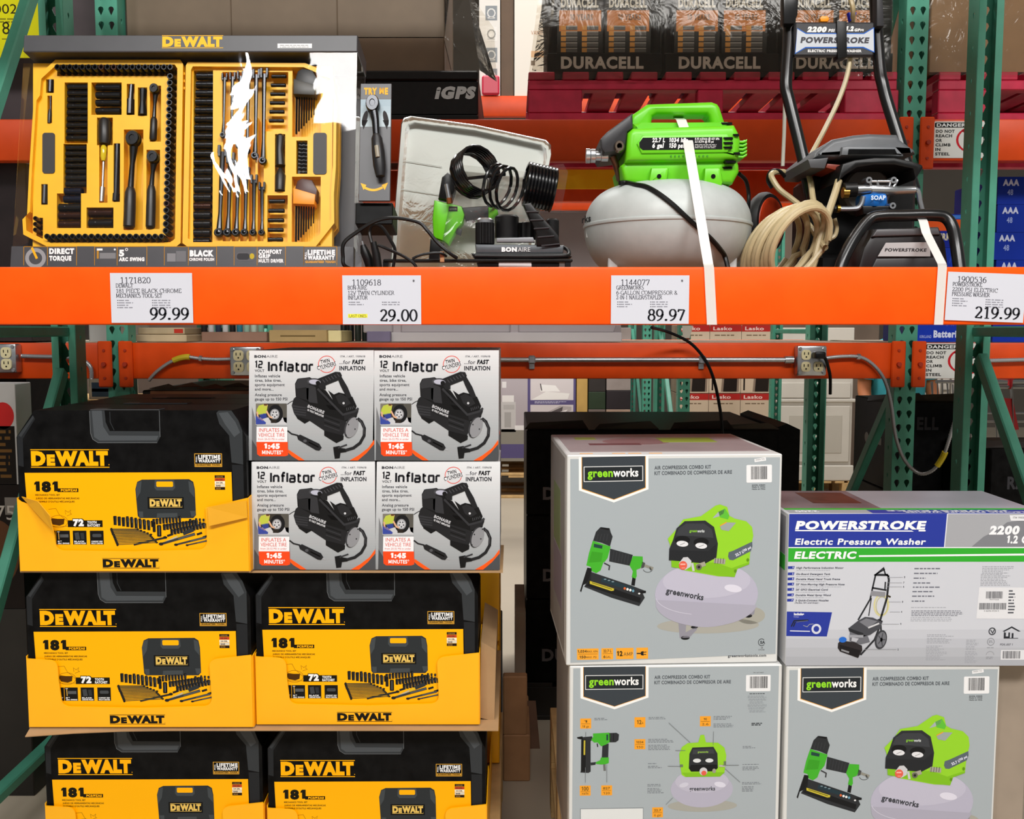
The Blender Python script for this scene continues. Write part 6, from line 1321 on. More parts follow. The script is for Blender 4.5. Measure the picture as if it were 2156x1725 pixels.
def gw_side():
    P = Print([(1200, 1403), (1645, 1405), (1641, 1850), (1196, 1850)], GW, GH, 0, 1150, 1380, .24583); gw_base(P)
    P.poly([(235, 112), (1985, 112), (1968, 1900), (215, 1900)], GB, 1); gw_logo(P, 322, 100, 846, 360, 450, 262)
    for s, y, w in (('AIR COMPRESSOR COMBO KIT', 213, 475), ('KIT COMBINADO DE COMPRESOR DE AIRE', 259, 652)): P.text(s, 923, y, 29, '#4a4f55', w, bold=.02)
    P.rr(1704, 188, 1914, 332, 8, '#e8e8ea', 2); P.barcode(1736, 200, 1890, 305); P.text('ITM / ART 1144077', 1810, 172, 9, '#555', 90, align='c')
    for i in range(6): P.micro(1720 + 8 * (i % 3), 372 + i * 26, 1890 - 8 * (i % 3), 11, 2, '#8a9096', h=.5, seed=i, ragged=.2)
    P.micro(1735, 350, 1875, 10, 1, '#44484c', h=.7); P.micro(1755, 612, 1850, 14, 2, '#44484c', h=.7)
    OR = '#f0a02e'; KK = '#6a5224'
    for x, y, a, c in ((292, 556, '1', 'HP'), (754, 550, '12', 'A'), (1313, 548, '90', 'l/min'), (754, 746, '1034', 'kPa'), (286, 1156, '100', ''), (470, 1156, '827', 'kPa'), (908, 1360, '22.7', 'L')):
        P.rect(x, y, x + 93, y + 90, OR, 2)
        if a == '12': P.text('12', x + 22, y + 62, 36, KK, 38, bold=.03); P.text('A', x + 62, y + 62, 22, KK, 14)
        else:
            P.text(a, x + 46, y + 36 + (10 if a == '100' else 0), 20 + (16 if a == '100' else 0), KK, 60 if len(a) > 2 else 26, align='c', bold=.02); P.line([(x + 8, y + 46 + (8 if a == '100' else 0)), (x + 84, y + 46 + (8 if a == '100' else 0))], 2.5, KK, 3); P.text(('18 ga', '', '2.6', '150', 'nails', '120', '6 gal')[(292, 0, 1313, 754, 286, 470, 908).index(x) if x != 754 else 3], x + 46, y + 80, 20, KK, 56, align='c')
    for x, y, w, n in ((412, 552, 120, 2), (875, 550, 150, 2), (1430, 548, 160, 3), (1430, 615, 220, 3), (872, 745, 230, 3), (872, 798, 220, 4), (870, 962, 90, 1), (870, 986, 130, 2), (866, 1150, 150, 2), (866, 1186, 150, 4), (1682, 818, 110, 2), (1682, 980, 190, 1), (1682, 1002, 150, 3), (1680, 1142, 170, 2), (1680, 1180, 130, 4)): P.micro(x, y, x + w, 13, n, '#7c8288', h=.55, seed=x + y)
    # nailer, upright
    P.poly([(262, 722), (300, 715), (312, 715), (312, 745), (270, 735)], DK3, 3); P.poly([(306, 722), (392, 715), (398, 740), (380, 760), (380, 1030), (362, 1042), (292, 1038), (300, 1000)], DK, 3); P.poly([(300, 745), (340, 742), (336, 1030), (296, 1030)], DK3, 4); P.line([(328, 750), (326, 880)], 14, '#b8a83a', 5)
    P.poly([(400, 690), (540, 684), (548, 700), (548, 765), (510, 790), (470, 805), (440, 770), (408, 770), (385, 745), (402, 720)], GRN2, 4); P.poly([(538, 688), (600, 686), (622, 700), (618, 752), (594, 770), (542, 770)], DK, 4); P.line([(575, 692), (575, 765)], 6, DK3, 5); P.rect(514, 700, 530, 752, '#24443e', 5)
    P.poly([(480, 800), (534, 780), (530, 905), (475, 905)], DK, 3); P.poly([(468, 905), (535, 905), (535, 955), (510, 965), (470, 968), (425, 962), (425, 945), (460, 930)], GRN2, 4); P.poly([(380, 950), (425, 945), (420, 970), (382, 975)], DK, 4); P.line([(436, 780), (440, 810)], 9, DK3, 4); P.line([(496, 965), (500, 1025)], 20, '#6a6a68', 3)
    for a, c in (((338, 672), (338, 720)), ((334, 990), (334, 1126)), ((517, 965), (517, 1126)), ((1046, 600), (1230, 778)), ((1104, 848), (1190, 850)), ((1430, 682), (1428, 800)), ((1040, 988), (1150, 990)), ((1510, 985), (1650, 985)), ((1530, 1015), (1662, 1138)), ((1085, 1270), (1025, 1332))): P.line([a, c], 3.5, '#74787c', 14)
    # compressor, seen from the front
    P.ell(1340, 1350, 300, 55, '#a3a29a', 2); P.poly(arc(1334, 1200, 268, 165, 0, 360, 36), '#b0adbe', 3); P.ell(1334, 1130, 230, 105, '#b9b6c6', 4); P.ell(1490, 1160, 50, 24, '#d6d4e2', 5, rot=12); P.ell(1180, 1160, 40, 20, '#cac8d6', 5, rot=-15)
    P.poly([(1300, 780), (1318, 715), (1350, 712), (1366, 780), (1470, 785), (1525, 830), (1542, 900), (1528, 1050), (1490, 1085), (1190, 1088), (1160, 1070), (1142, 960), (1138, 880), (1160, 820), (1210, 785)], LIME, 6); P.poly([(1160, 1050), (1530, 1050), (1490, 1088), (1200, 1088)], LIM2, 7)
    P.poly([(1225, 880), (1250, 825), (1430, 820), (1465, 880), (1470, 1010), (1440, 1040), (1240, 1040), (1220, 1010)], DK, 8); P.poly([(1240, 980), (1460, 980), (1468, 1010), (1440, 1040), (1240, 1040), (1222, 1010)], DK3, 9); P.poly([(1255, 840), (1428, 836), (1440, 880), (1250, 885)], DK2, 9); P.text('greenworks', 1296, 872, 16, '#8fb84a', 90, z=10, bold=.05)
    for x in (1290, 1396): P.ell(x, 942, 34, 18, '#d8dadc', 10)
    P.ell(1346, 1040, 34, 36, '#c8c8cc', 10); P.ell(1350, 1054, 22, 22, '#e0604c', 11); P.ell(1438, 1035, 16, 20, '#9a9686', 10); P.line([(1480, 990), (1530, 994)], 18, '#b4b0a0', 10); P.rect(1144, 975, 1170, 998, '#6a7a5a', 9); P.rect(1520, 950, 1540, 985, '#6a7a5a', 9)
    P.text('greenworks', 1226, 1212, 36, '#3e4046', 222, z=7, bold=.02)
    P.line([(290, 1366), (830, 1362), (830, 1500), (290, 1500)], 3, '#66696c', 2, closed=True); P.rect(294, 1368, 828, 1500, '#dadcdc', 1.5)
    P.use(M('#96908c', .5, 0, .12, 6)); P.box((-.0004, .04, .012), (.001, GD - .01, GH - .012))
    return P
g2 = one('compressor_box', gw_side(), 'grey compressor kit box with callouts, directly under the other kit box', 'box', smooth=False); g2.location = (.1245, 2.0, .3165); g2.rotation_euler = (0, 0, math.radians(1.2))
# --- pressure washer carton
WW, WHH, WD = .555, .333, .29
def washer():
    P = Print([(1660, 1087), (2222, 1087), (2222, 1403), (1660, 1403)], WW, WHH, 0, 1620, 1000, .2486)
    P.use(M('#cfd0d4', .35, name='white glossy board')); P.box((0, .0003, 0), (WW, WD, WHH), .0025)
    BL, GR_, SV = '#2b3a98', '#35a832', '#a2a3a8'
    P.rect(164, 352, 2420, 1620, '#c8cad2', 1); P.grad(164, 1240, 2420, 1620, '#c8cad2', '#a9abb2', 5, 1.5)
    P.poly([(164, 352), (1540, 348), (1520, 630), (164, 628)], BL, 2); P.poly([(1540, 352), (2420, 350), (2420, 622), (1524, 630)], SV, 2); P.poly([(1760, 622), (1860, 540), (1980, 480), (2060, 420), (2420, 380), (2420, 622)], '#7d7e84', 3)
    P.line([(1538, 350), (1522, 632)], 8, '#e4e4ea', 4)
    WT = '#eeeef2'
    P.text('POWERSTROKE', 218, 478, 66, WT, 1140, z=5, bold=.06, shear=.14); P.poly([(218, 484), (1230, 488), (1250, 498), (218, 494)], WT, 5); P.rect(1292, 484, 1352, 496, WT, 5)
    P.text('Electric Pressure Washer', 218, 606, 50, WT, 1145, z=5, bold=.03, shear=.12)
    P.rect(164, 630, 2420, 748, GR_, 2); P.rect(164, 626, 2420, 634, '#e4e6ea', 3); P.text('ELECTRIC', 215, 722, 58, WT, 545, z=5, bold=.045, shear=.15); P.poly([(780, 694), (2420, 678), (2420, 694), (780, 708)], WT, 4)
    P.text('2200', 1905, 520, 68, WT, 270, z=5, bold=.06, shear=.15); P.text('1.2 GPM', 2060, 594, 62, WT, 300, z=5, bold=.05, shear=.12); P.poly([(2076, 362), (2300, 358), (2300, 408), (2090, 408)], '#e0e0e4', 5); P.text('ITM 1900536', 2108, 390, 16, '#555', 120, z=6)
    for i, (s, w) in enumerate((('High Performance Induction Motor', 415), ('On-Board Detergent Tank', 302), ('Durable Metal Hand Truck Frame', 388), ("25' Non-Marring High Pressure Hose", 428), ("20' GFCI Electrical Cord", 282), ('Durable Metal Spray Wand', 310), ('3 Quick-Connect Nozzles', 292))):
        y = 806 + [0, 52, 94, 138, 182, 228, 272][i]; P.poly([(164, y - 20), (222, y - 22), (216, y + 2), (164, y + 2)], BL, 2); P.text(str(i + 1), 202, y - 3, 14, '#d8daf0', 10, bold=.05, shear=.15); P.text(s, 236, y, 15, '#4e505c', w, bold=.035, shear=.18); P.micro(238, y + 12, 238 + w, 10, 1, '#9a9ca6', h=.4, seed=i)
    P.text('(Turbo, 15°, and Soap)', 230, 1096, 11, '#4e505c', 205, bold=.02, shear=.15)
    P.poly([(164, 1164), (560, 1170), (520, 1374), (164, 1370)], BL, 2); P.text('Includes', 226, 1195, 20, WT, 88, bold=.06); P.text('Incluye', 226, 1212, 9, '#c8ccf0', 44); P.line([(205, 1290), (230, 1240), (355, 1236)], 10, '#22252c', 4); P.line([(240, 1250), (225, 1290)], 10, '#22252c', 4); P.line([(250, 1252), (350, 1240)], 5, '#6a6e7c', 5); P.line([(310, 1280), (345, 1292), (365, 1270), (400, 1268)], 6, '#8a8ea0', 4); P.ring(426, 1310, 34, 34, 18, '#d0d2e0', 4, n=20); P.line([(195, 1326), (370, 1330)], 7, WT, 4)
    # washer picture
    F_ = '#2b2c30'
    for pl, w in (([(925, 860), (998, 800), (1015, 850), (1048, 870)], 12), ([(932, 850), (905, 980), (890, 1060), (790, 1235)], 14), ([(1040, 860), (1048, 900), (1036, 1050), (985, 1230), (960, 1240)], 18), ([(930, 856), (1040, 858)], 18), ([(905, 965), (1030, 985)], 14), ([(882, 1200), (900, 1050)], 9), ([(1000, 1240), (940, 1400), (820, 1530)], 16), ([(985, 1235), (995, 1330)], 16), ([(918, 860), (1010, 810)], 10)): P.line(pl, w, F_, 4)
    P.ring(990, 1110, 62, 88, 14, '#cfc894', 3, n=30); P.ring(994, 1116, 50, 76, 6, '#b8b07a', 4, n=30); P.poly([(895, 990), (1022, 1000), (1020, 1042), (892, 1030)], '#8a8a90', 5); P.line([(1018, 915), (1016, 980)], 12, F_, 5); P.line([(1040, 1030), (1068, 1042)], 14, '#3a3020', 5)
    P.ell(995, 1400, 52, 82, '#3a3b40', 5, rot=12); P.ell(998, 1400, 40, 66, '#6e6f76', 6, rot=12); P.ell(1000, 1400, 12, 18, '#3a3b40', 7)
    for i in range(5): a_ = i * 1.256; P.line([(1000, 1400), (1000 + 34 * math.cos(a_), 1400 + 58 * math.sin(a_))], 8, '#44454a', 7)
    P.poly([(712, 1300), (790, 1240), (850, 1208), (920, 1215), (1000, 1250), (990, 1300), (900, 1360), (840, 1375), (720, 1330)], '#47484e', 6); P.poly([(800, 1250), (860, 1220), (960, 1245), (880, 1300)], '#77787f', 7); P.poly([(705, 1300), (840, 1345), (835, 1375), (715, 1330)], F_, 7); P.line([(880, 1300), (975, 1262)], 14, '#c8c8cc', 8)
    P.poly([(720, 1330), (880, 1370), (900, 1420), (820, 1440), (720, 1410)], '#6a6b72', 6); P.line([(715, 1370), (840, 1372)], 22, '#9a9ba2', 8); P.poly([(740, 1380), (800, 1390), (780, 1420), (735, 1410)], '#b4b5bc', 8)
    P.ell(660, 1400, 34, 24, '#2a6ac8', 8); P.poly([(620, 1430), (640, 1408), (760, 1420), (830, 1450), (835, 1490), (800, 1555), (640, 1500), (618, 1470)], '#2e2a2c', 7); P.poly([(632, 1440), (820, 1490), (798, 1548), (640, 1494)], '#1d1b1d', 8); P.poly([(650, 1478), (720, 1500), (716, 1514), (648, 1492)], '#8a8a8e', 9)
    for a, c, n in (((1042, 878), (1170, 876), '3'), ((1030, 922), (1165, 922), '7'), ((1020, 956), (1165, 956), '6'), ((1050, 1082), (1160, 1082), '5'), ((1065, 1166), (1155, 1166), '4'), ((985, 1268), (1150, 1268), '1'), ((850, 1483), (1135, 1483), '2')): P.line([a, c], 2.5, '#9a9ca2', 9); P.text(n, c[0] + 10, c[1] + 7, 14, '#44464e', 9, bold=.04)
    for i, (y, w) in enumerate(((800, 235), (840, 205), (880, 105), (920, 150), (955, 235), (992, 170), (1030, 190), (1072, 100))): P.micro(1268 - i * 2, y, 1268 + w, 18, 1, '#6a6c78', h=.55, seed=i, ragged=.05)
    P.micro(1255, 1155, 1710, 13, 4, '#7a7c86', h=.5, seed=41, ragged=.15); P.micro(1250, 1212, 1700, 14, 3, '#9a9ca4', h=.35, seed=42); P.micro(1250, 1128, 1560, 14, 1, '#9a9ca4', h=.35, seed=43)
    for x0, x1, y, n in ((1860, 2140, 786, 1), (1860, 2140, 800, 4), (1850, 2130, 850, 8), (1400, 1640, 1356, 2), (1400, 1640, 1386, 4), (1396, 1570, 1452, 3), (1396, 1580, 1490, 7), (1745, 1860, 1402, 4), (1745, 1850, 1456, 3), (1740, 1850, 1500, 8)): P.micro(x0, y, x1, 13, n, '#9a9ca4', h=.45, seed=x0 + y)
    P.poly([(1840, 960), (2420, 965), (2420, 1225), (1826, 1222)], '#dcdce0', 3); P.barcode(1902, 995, 2050, 1054, '#55555a', 5, 30, 5); P.barcode(1846, 1092, 2086, 1146, '#55555a', 5, 44, 6); P.text('PS171320', 1936, 1068, 9, '#666', 80, z=5); P.text('0 46396 01234 5', 1890, 1164, 11, '#666', 130, z=5); P.micro(2100, 985, 2160, 26, 8, '#55575e', h=.45, seed=77, z=5)
    P.ring(1970, 1330, 28, 28, 9, '#3a3c42', 3, n=20); P.line([(1955, 1318), (1975, 1345), (1990, 1310)], 8, '#3a3c42', 4); P.ring(1962, 1418, 30, 30, 6, '#8a8c92', 3, n=20); P.text('ETL', 1946, 1428, 20, '#8a8c92', 34, bold=.05); P.ring(1960, 1530, 34, 30, 6, '#9a9ca2', 3, 180, 360, 14); P.micro(1930, 1466, 1995, 12, 1, '#8a8c92'); P.micro(1925, 1545, 1995, 12, 2, '#8a8c92')
    P.poly([(2060, 1330), (2140, 1288), (2220, 1330), (2200, 1332), (2140, 1302), (2080, 1332)], '#2c2e34', 3); P.line([(2084, 1340), (2084, 1380), (2120, 1380), (2120, 1340)], 14, '#2c2e34', 4); P.line([(2150, 1345), (2150, 1388)], 16, '#2c2e34', 4); P.line([(2076, 1330), (2076, 1388), (2200, 1388)], 5, '#2c2e34', 4); P.text('PDK-007 1', 2044, 1450, 17, '#6a6c72', 112, bold=.03, shear=.1); P.barcode(2070, 1496, 2230, 1560, '#44444a', 4, 30, 8); P.rect(2055, 1488, 2420, 1570, '#dcdce0', 3)
    # top: picture, silver, the printed fold
    P.use(M('#77656a', .3, 0, .2, 14)); P.box((.004, .06, WHH - .001), (.22, WD - .004, WHH + .0004)); P.use(M('#5a2a20', .3, 0, .3, 30)); P.box((.09, .12, WHH), (.20, WD - .03, WHH + .0008)); P.use(M('#a2a3aa', .3, 0, .06, 8)); P.box((.22, .06, WHH - .001), (WW - .004, WD - .004, WHH + .0004)); P.use(M(GR_, .35)); P.box((.004, .042, WHH - .001), (WW - .004, .06, WHH + .0004)); P.use(M(SV, .35)); P.box((.004, .003, WHH - .001), (.18, .042, WHH + .0004)); P.use(M(BL, .35)); P.box((.18, .003, WHH - .001), (WW - .004, .042, WHH + .0004))
    for i, (z0, h, s, x0, w) in enumerate(((.008, .011, 'ELECTRIC PRESSURE WASHER', .25, .27), (.024, .010, 'POWERSTROKE', .22, .26), (.012, .020, '2200', .02, .05))):
        v, f = layout(s, .05); mx = max(p[0] for p in v); P.use(M('#e4e4ea', .35)); P.add([(x0 + w - p[0] / mx * w, z0 + h - p[1] / .7 * h, WHH + .0008) for p in v], f)
    P.use(M('#8a8a90', .5)); P.box((-.0004, .02, .24), (.001, WD - .01, WHH - .01)); P.use(M(GR_, .4)); P.box((-.0004, .02, .205), (.001, WD - .01, .238))
    return P
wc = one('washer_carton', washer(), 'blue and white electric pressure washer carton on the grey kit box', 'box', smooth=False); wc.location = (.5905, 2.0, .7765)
b = B(CARDG); b.box((1.062, 2.05, .0), (1.15, 2.3, .7755), .004); one('support_board', b, 'brown board standing under the overhanging end of the washer carton', 'board', smooth=False)
for z in (0, .158): pallet('wooden_pallet', .12, 1.06, 2.0, 2.9, z, .158, WOOD, 'wooden pallet under the compressor kit boxes' + (', upper of the two' if z else ', on the floor'))
# ------------------------------------------------------------------ stock on the back racks and across the far aisle
def carton(name, x0, x1, y0, y1, z0, z1, mat, label, cat='box', group=None, draw=None, bev=.003, y=0):
    """a closed carton whose front carries printed artwork drawn in centimetres"""
    w, h = x1 - x0, z1 - z0
    P = Print([(0, 0), (w * 100, 0), (w * 100, h * 100), (0, h * 100)], w, h, dz=.0003)
    P.use(mat); P.box((0, .0006, 0), (w, y1 - y0, h), bev)
    if draw: draw(P, w * 100, h * 100)
    o = one(name, P, label, cat, group, smooth=False); o.location = (x0, y0, z0); return o
def pc(name, px0, py0, px1, py1, Y, depth, mat, label, cat='box', group=None, draw=None, **k):
    a, c = at(px0, py1, Y), at(px1, py0, Y); m_ = (py0 + py1) / 2; return carton(name, X(px0, Y, m_), X(px1, Y, m_), Y, Y + depth, a.z, c.z, mat, label, cat, group, draw, **k)
ZUT, ZLT = zu1, zl1
KR = M('#665644', .65, 0, .1, 7, name='kraft carton'); KR2 = M('#5e4730', .6, 0, .12, 7, name='kraft carton'); DKB = M('#16120f', .5, 0, .15, 8, name='dark carton')
# black plastic pallet and its cartons
pt = thing('plastic_pallet', at(640, 250, 3.45), 'black plastic pallet with a white wordmark under the wrapped brown cartons', 'pallet')
a, c = X(285, 3.45), X(1008, 3.45); pz0, pz1 = ZUT + .001, Z(148, 3.45)
b = B(BLACKP); b.box((a, 3.45, pz1 - .035), (c, 4.5, pz1), .006); b.build('deck', pt)
for x in (a, (a + c) / 2 - .09, c - .4):
    b = B(BLACKP); b.box((x, 3.455, pz0 + .018), (x + (.4 if x > -.6 else .18), 4.49, pz1 - .034), .005); b.build('block', pt)
b = B(BLACKP); b.box((a, 3.45, pz0), (c, 4.5, pz0 + .019), .004); b.build('bottom_frame', pt)
P = Print([(0, 0), (30, 0), (30, 10), (0, 10)], .16, .05); P.text('iGPS', 0, 9, 8, '#b9b9b9', 28, bold=.07, shear=.2)
for i in range(len(P.v)): P.v[i] = P.v[i] + Vector((X(918, 3.45), 3.4535, Z(210, 3.45)))
P.build('wordmark', pt, smooth=False)
for k, (p0, p1) in enumerate(((265, 484), (486, 708), (710, 934))):
    for r, (q0, q1) in enumerate(((148, 79), (78, -150))):
        lab = ('brown carton in the lower layer on the black pallet, ', 'greyish brown carton in the upper layer on the black pallet, ')[r] + ('behind the display header logo' if k == 1 else 'at the wrapped corner' if k == 2 else 'nearest the rack upright')
        pc('wrapped_carton', p0, q0, p1, q1 + .8, 3.5, .5, KR2 if r == 0 else KR, lab, 'carton')
b = B(WRAP)
q = [at(936, -120, 3.45), at(936, 78, 3.45), at(940, 146, 3.47), at(1010, 148, 3.46), at(1046, 172, 3.56), at(1040, 60, 3.56), at(985, -20, 3.56), at(960, -120, 3.56)]
b.add(q, [[0, 1, 2, 3, 4, 5, 6, 7]]); one('stretch_wrap', b, 'wrinkled clear stretch wrap pulled from the brown cartons to the black pallet corner', 'plastic wrap', smooth=False, solid=.0006)
# red pallets
RED = M('#b31a3c', .42, 0, .15, 20, .03, name='crimson paint'); 
def red_pallet(x0, x1, label):
    t = thing('red_pallet', ((x0 + x1) / 2, 3.45, ZUT), label, 'pallet'); z0 = ZUT + .001; h = Z(151, 3.45) - z0
    n = 11; w = (x1 - x0) / (n * 1.28)
    b = B(RED)
    for i in range(n): x = x0 + (x1 - x0 - w) * i / (n - 1); b.box((x, 3.45, z0 + h - .028), (x + w, 4.5, z0 + h), .003)
    b.build('deck_boards', t, smooth=False)
    for y in (3.452, 3.94, 4.44):
        b = B(RED); b.box((x0, y, z0 + h - .062), (x1, y + .055, z0 + h - .0285), .003); b.box((x0, y, z0), (x1, y + .055, z0 + .026), .003); b.build('runner', t, smooth=False)
        for f in (0, .46, .86):
            b = B(RED); x = x0 + (x1 - x0) * f; b.box((x, y, z0 + .0265), (x + (.19 if f == 0 or f > .8 else .09), y + .055, z0 + h - .0625), .003); b.build('block', t, smooth=False)
    return t
red_pallet(X(1112, 3.45), X(1872, 3.45), 'crimson wooden pallet carrying the black battery trays'); red_pallet(X(1958, 3.45), 2.6, 'crimson wooden pallet in the next bay behind the danger sign')
# battery trays
COP = '#a8662c'
def batt_tray(px0, px1, i, lab):
    Y = 3.5; a, c = at(px0, 151, Y), at(px1, 112, Y); t = thing('battery_tray', (a.x, Y, a.z), lab, 'display tray'); w = c.x - a.x
    P = Print([(0, 0), (100, 0), (100, 20), (0, 20)], w, c.z - a.z); P.use(BLK); P.box((0, .0006, 0), (w, .02, c.z - a.z), .001); P.text('DURACELL', 12, 16.5, 12.5, '#c8c0b8', 72, bold=.045)
    for k in range(len(P.v)): P.v[k] = P.v[k] + Vector((a.x, Y, a.z))
    P.build('front_lip', t, smooth=False)
    b = B(BLK); b.box((a.x, Y + .02, a.z), (c.x, Y + .4, a.z + .004)); 
    for x in (a.x, c.x - .004): b.box((x, Y + .02, a.z + .004), (x + .004, Y + .4, a.z + .55))
    b.box((a.x, Y + .396, a.z + .004), (c.x, Y + .4, a.z + .55)); b.build('shell', t, smooth=False)
    for k in range(2):
        x0 = a.x + w * (.09 + .42 * k); x1 = x0 + w * .40
        def draw(P, W, H):
            P.rect(0, 0, W, H, '#131211', 1)
            for tier, (y0, hh) in enumerate(((H - 27.5, 27.5), (H - 56, 27.5))):
                P.text('DURACELL', W * .08, y0 + 4.6, 3.2, '#b8b4ac', W * .82, z=3, bold=.05); P.rect(W * .04, y0 + 5.6, W * .96, y0 + 13, COP, 2); P.text('10 YEARS', W * .28, y0 + 9, 2, '#5a3814', W * .5, z=3, bold=.04)
                for j in range(2):
                    for r_ in range(7):
                        yy = y0 + 11 + r_ * 1.95; xx = W * (.08 + .46 * j); P.rect(xx, yy, xx + W * .11, yy + 1.55, '#b07a3a', 4); P.rect(xx + W * .11, yy, xx + W * .36, yy + 1.55, '#4d4a49', 4); P.rect(xx + W * .11, yy, xx + W * .36, yy + .35, '#8a8682', 5)
        carton('battery_pack', x0, x1, Y + .03, Y + .09, a.z + .0045, a.z + .62, BLK, 'black and copper battery pack column in the %s battery tray, %s one' % (('first', 'middle', 'last')[i], ('upright-side', 'washer-side')[k]), 'battery pack', draw=draw, bev=.001)
for i, (p0, p1, lab) in enumerate(((1152, 1394, 'black battery tray above the compressor nearest the white cartons'), (1400, 1640, 'black battery tray in the middle of the red pallet'), (1648, 1880, 'black battery tray behind the washer frame'))): batt_tray(p0, p1, i, lab)
b = B(WRAP); b.add([at(1120, 150, 3.47), at(1150, 150, 3.46), at(1166, 30, 3.46), at(1172, -120, 3.46), at(1150, -120, 3.7), at(1140, 20, 3.7)], [[0, 1, 2, 3, 4, 5]]); one('stretch_wrap', b, 'milky stretch wrap at the end of the battery trays', 'plastic wrap', smooth=False, solid=.0006)
b = B(WRAP); b.add([at(1112, 168, 3.442), at(1880, 160, 3.442), at(1880, -140, 3.485), at(1640, -140, 3.485), at(1150, -140, 3.485)], [[0, 1, 2, 3, 4]]); one('stretch_wrap', b, 'clear stretch wrap across the front of the battery trays', 'plastic wrap', smooth=False, solid=.0006)
# brown cartons of the next bay
for k, (p0, p1, q0, q1, lab) in enumerate(((1962, 2070, 150, -140, 'brown wrapped carton on the second red pallet behind the upright'), (2074, 2300, 150, -140, 'brown wrapped carton on the second red pallet at the view edge'))):
    pc('wrapped_carton', p0, q0, p1, q1, 3.5, .6, M('#8a6844', .5, 0, .15, 5, name='wrapped kraft'), lab, 'carton')
0 and pc('wrapped_carton', 1892, 246, 1956, -140, 3.9, .5, M('#7d6248', .5, 0, .15, 5), 'brown carton seen between the battery trays and the upright', 'carton')
b = B(WRAP); b.add([at(1956, 158, 3.44), at(2300, 158, 3.44), at(2300, -140, 3.47), at(1956, -140, 3.47)], [[0, 1, 2, 3]]); one('stretch_wrap', b, 'clear stretch wrap over the brown cartons on the second red pallet', 'plastic wrap', smooth=False, solid=.0006)
# left bay
def yel(P, W, H):
    P.rect(0, 0, W, H, '#c9c410', 1); P.text('002', W * .40, H * .385, H * .13, '#26240c', W * .28, z=2); P.text('8', W * .49, H * .67, H * .17, '#26240c', W * .09, z=2); P.micro(W * .46, H * .45, W * .64, H * .04, 2, '#7a7614', z=2); P.micro(W * .48, H * .73, W * .64, H * .03, 1, '#7a7614', z=2)
pc('yellow_sign', -80, -30, 92, 122, 3.40, .002, M('#c9c410', .6), 'yellow paper sign with black handwritten numbers at the top corner', 'sign', draw=yel, bev=0)
pc('wrapped_carton', -260, 250, 205, -140, 3.55, .6, M('#3b3033', .5, 0, .2, 6), 'dark wrapped carton behind the yellow sign', 'carton')
pc('dark_carton', -200, 717, 60, 345, 3.55, .6, M('#241719', .4, 0, .3, 7), 'dark wrapped bundle beside the tool set display', 'carton')
# deck goods seen through the slit under the front beam
b0 = at(765, 716, 3.62); c0 = at(1310, 445, 3.62)
cb = thing('vanity_cabinet', (b0.x, 3.62, ZLT), 'mauve grey vanity cabinet lying on the back deck behind the air compressor', 'cabinet'); MV = M('#a39a9c', .5, 0, .04, 8, name='mauve grey board')
b = B(MV); b.box((b0.x, 3.62, ZLT + .035), (c0.x, 4.3, c0.z), .004); b.build('panel', cb)
b = B(M('#b3aeb0', .5)); a = at(822, 716, 3.60); b.box((a.x, 3.585, ZLT + .001), (c0.x, 3.64, Z(700, 3.6)), .003); b.build('plinth', cb)
for px in (836, 1083): b = B(MV); x = X(px, 3.61); b.box((x - .016, 3.605, ZLT + .03), (x + .016, 3.622, c0.z), .003); b.build('stile', cb)
b = B(M('#8a8284', .4)); b.prism(outline([(1292, 700), (1297, 686), (1304, 686), (1308, 700)], 3.60), 3.598, 3.61); b.build('bracket', cb)
def lines(*cs):
    def d(P, W, H):
        n = len(cs)
        for i, c_ in enumerate(cs): P.rect(0, H * i / n, W, H * (i + 1) / n - H * .06, c_, 1)
        P.text('CARTON'[:0] or ' ', 1, 1, 1, '#000')
    return d
def bands(l):
    def d(P, W, H):
        for x0, y0, x1, y1, c_ in l: P.rect(W * x0, H * y0, W * x1, H * y1, c_, 1)
    return d
dk = [(286, 392, 705, 716, 3.6, '#c2ad8c', 'flat beige carton on the back deck, lower of two'), (290, 388, 690, 704.5, 3.62, '#b9a685', 'flat beige carton with a red label on the back deck, upper of two'), (424, 562, 699, 717, 3.7, '#94705e', 'flat brown carton under the row of bottles on the back deck'), (566, 688, 695, 716, 3.6, '#a88d5c', 'long tan carton on the back deck under the orange beam'), (690, 718, 696, 716, 3.62, '#e0d29a', 'pale yellow carton end on the back deck'), (772, 822, 698, 716, 3.55, '#6e6680', 'purple grey carton beside the vanity cabinet plinth')]
for p0, p1, q0, q1, Y, c_, lab in dk:
    a, c = at(p0, q1, Y), at(p1, q0, Y); z0 = ZLT + .001 if q1 > 712 else ZLT + .001 + (ZLT + .001 < 0) * 0 + (at(0, 705, 3.6).z - ZLT - .001 + .001)
    carton('flat_carton', a.x, c.x, Y, Y + (.25 if p0 != 772 else .03), z0, max(c.z, z0 + .012), M(c_, .6, 0, .08, 12), lab, 'carton', draw=bands([(.78, .2, .97, .8, '#c0392b')]) if 'red label' in lab else (bands([(.2, .45, .8, .55, '#6a5634')]) if 'tan' in lab else None))
for i in range(9):
    px = 430 + 15 * i; v = at(px, 699, 3.74); c_ = ('#1c1c20', '#d4d6d8', '#2a3a52', '#e0e0e0', '#1a1a1c', '#2f7f94', '#9cc0ae', '#c0d4c4', '#88b09a')[i]
    b = B(M(c_, .35)); b.lathe([(.011, 0), (.012, .004), (.012, .05), (.006, .062), (.006, .075), (0, .076)], v, 'z', 12); one('bottle', b, 'small bottle in the row on the flat brown carton', 'bottle', 'bottles on the back deck')
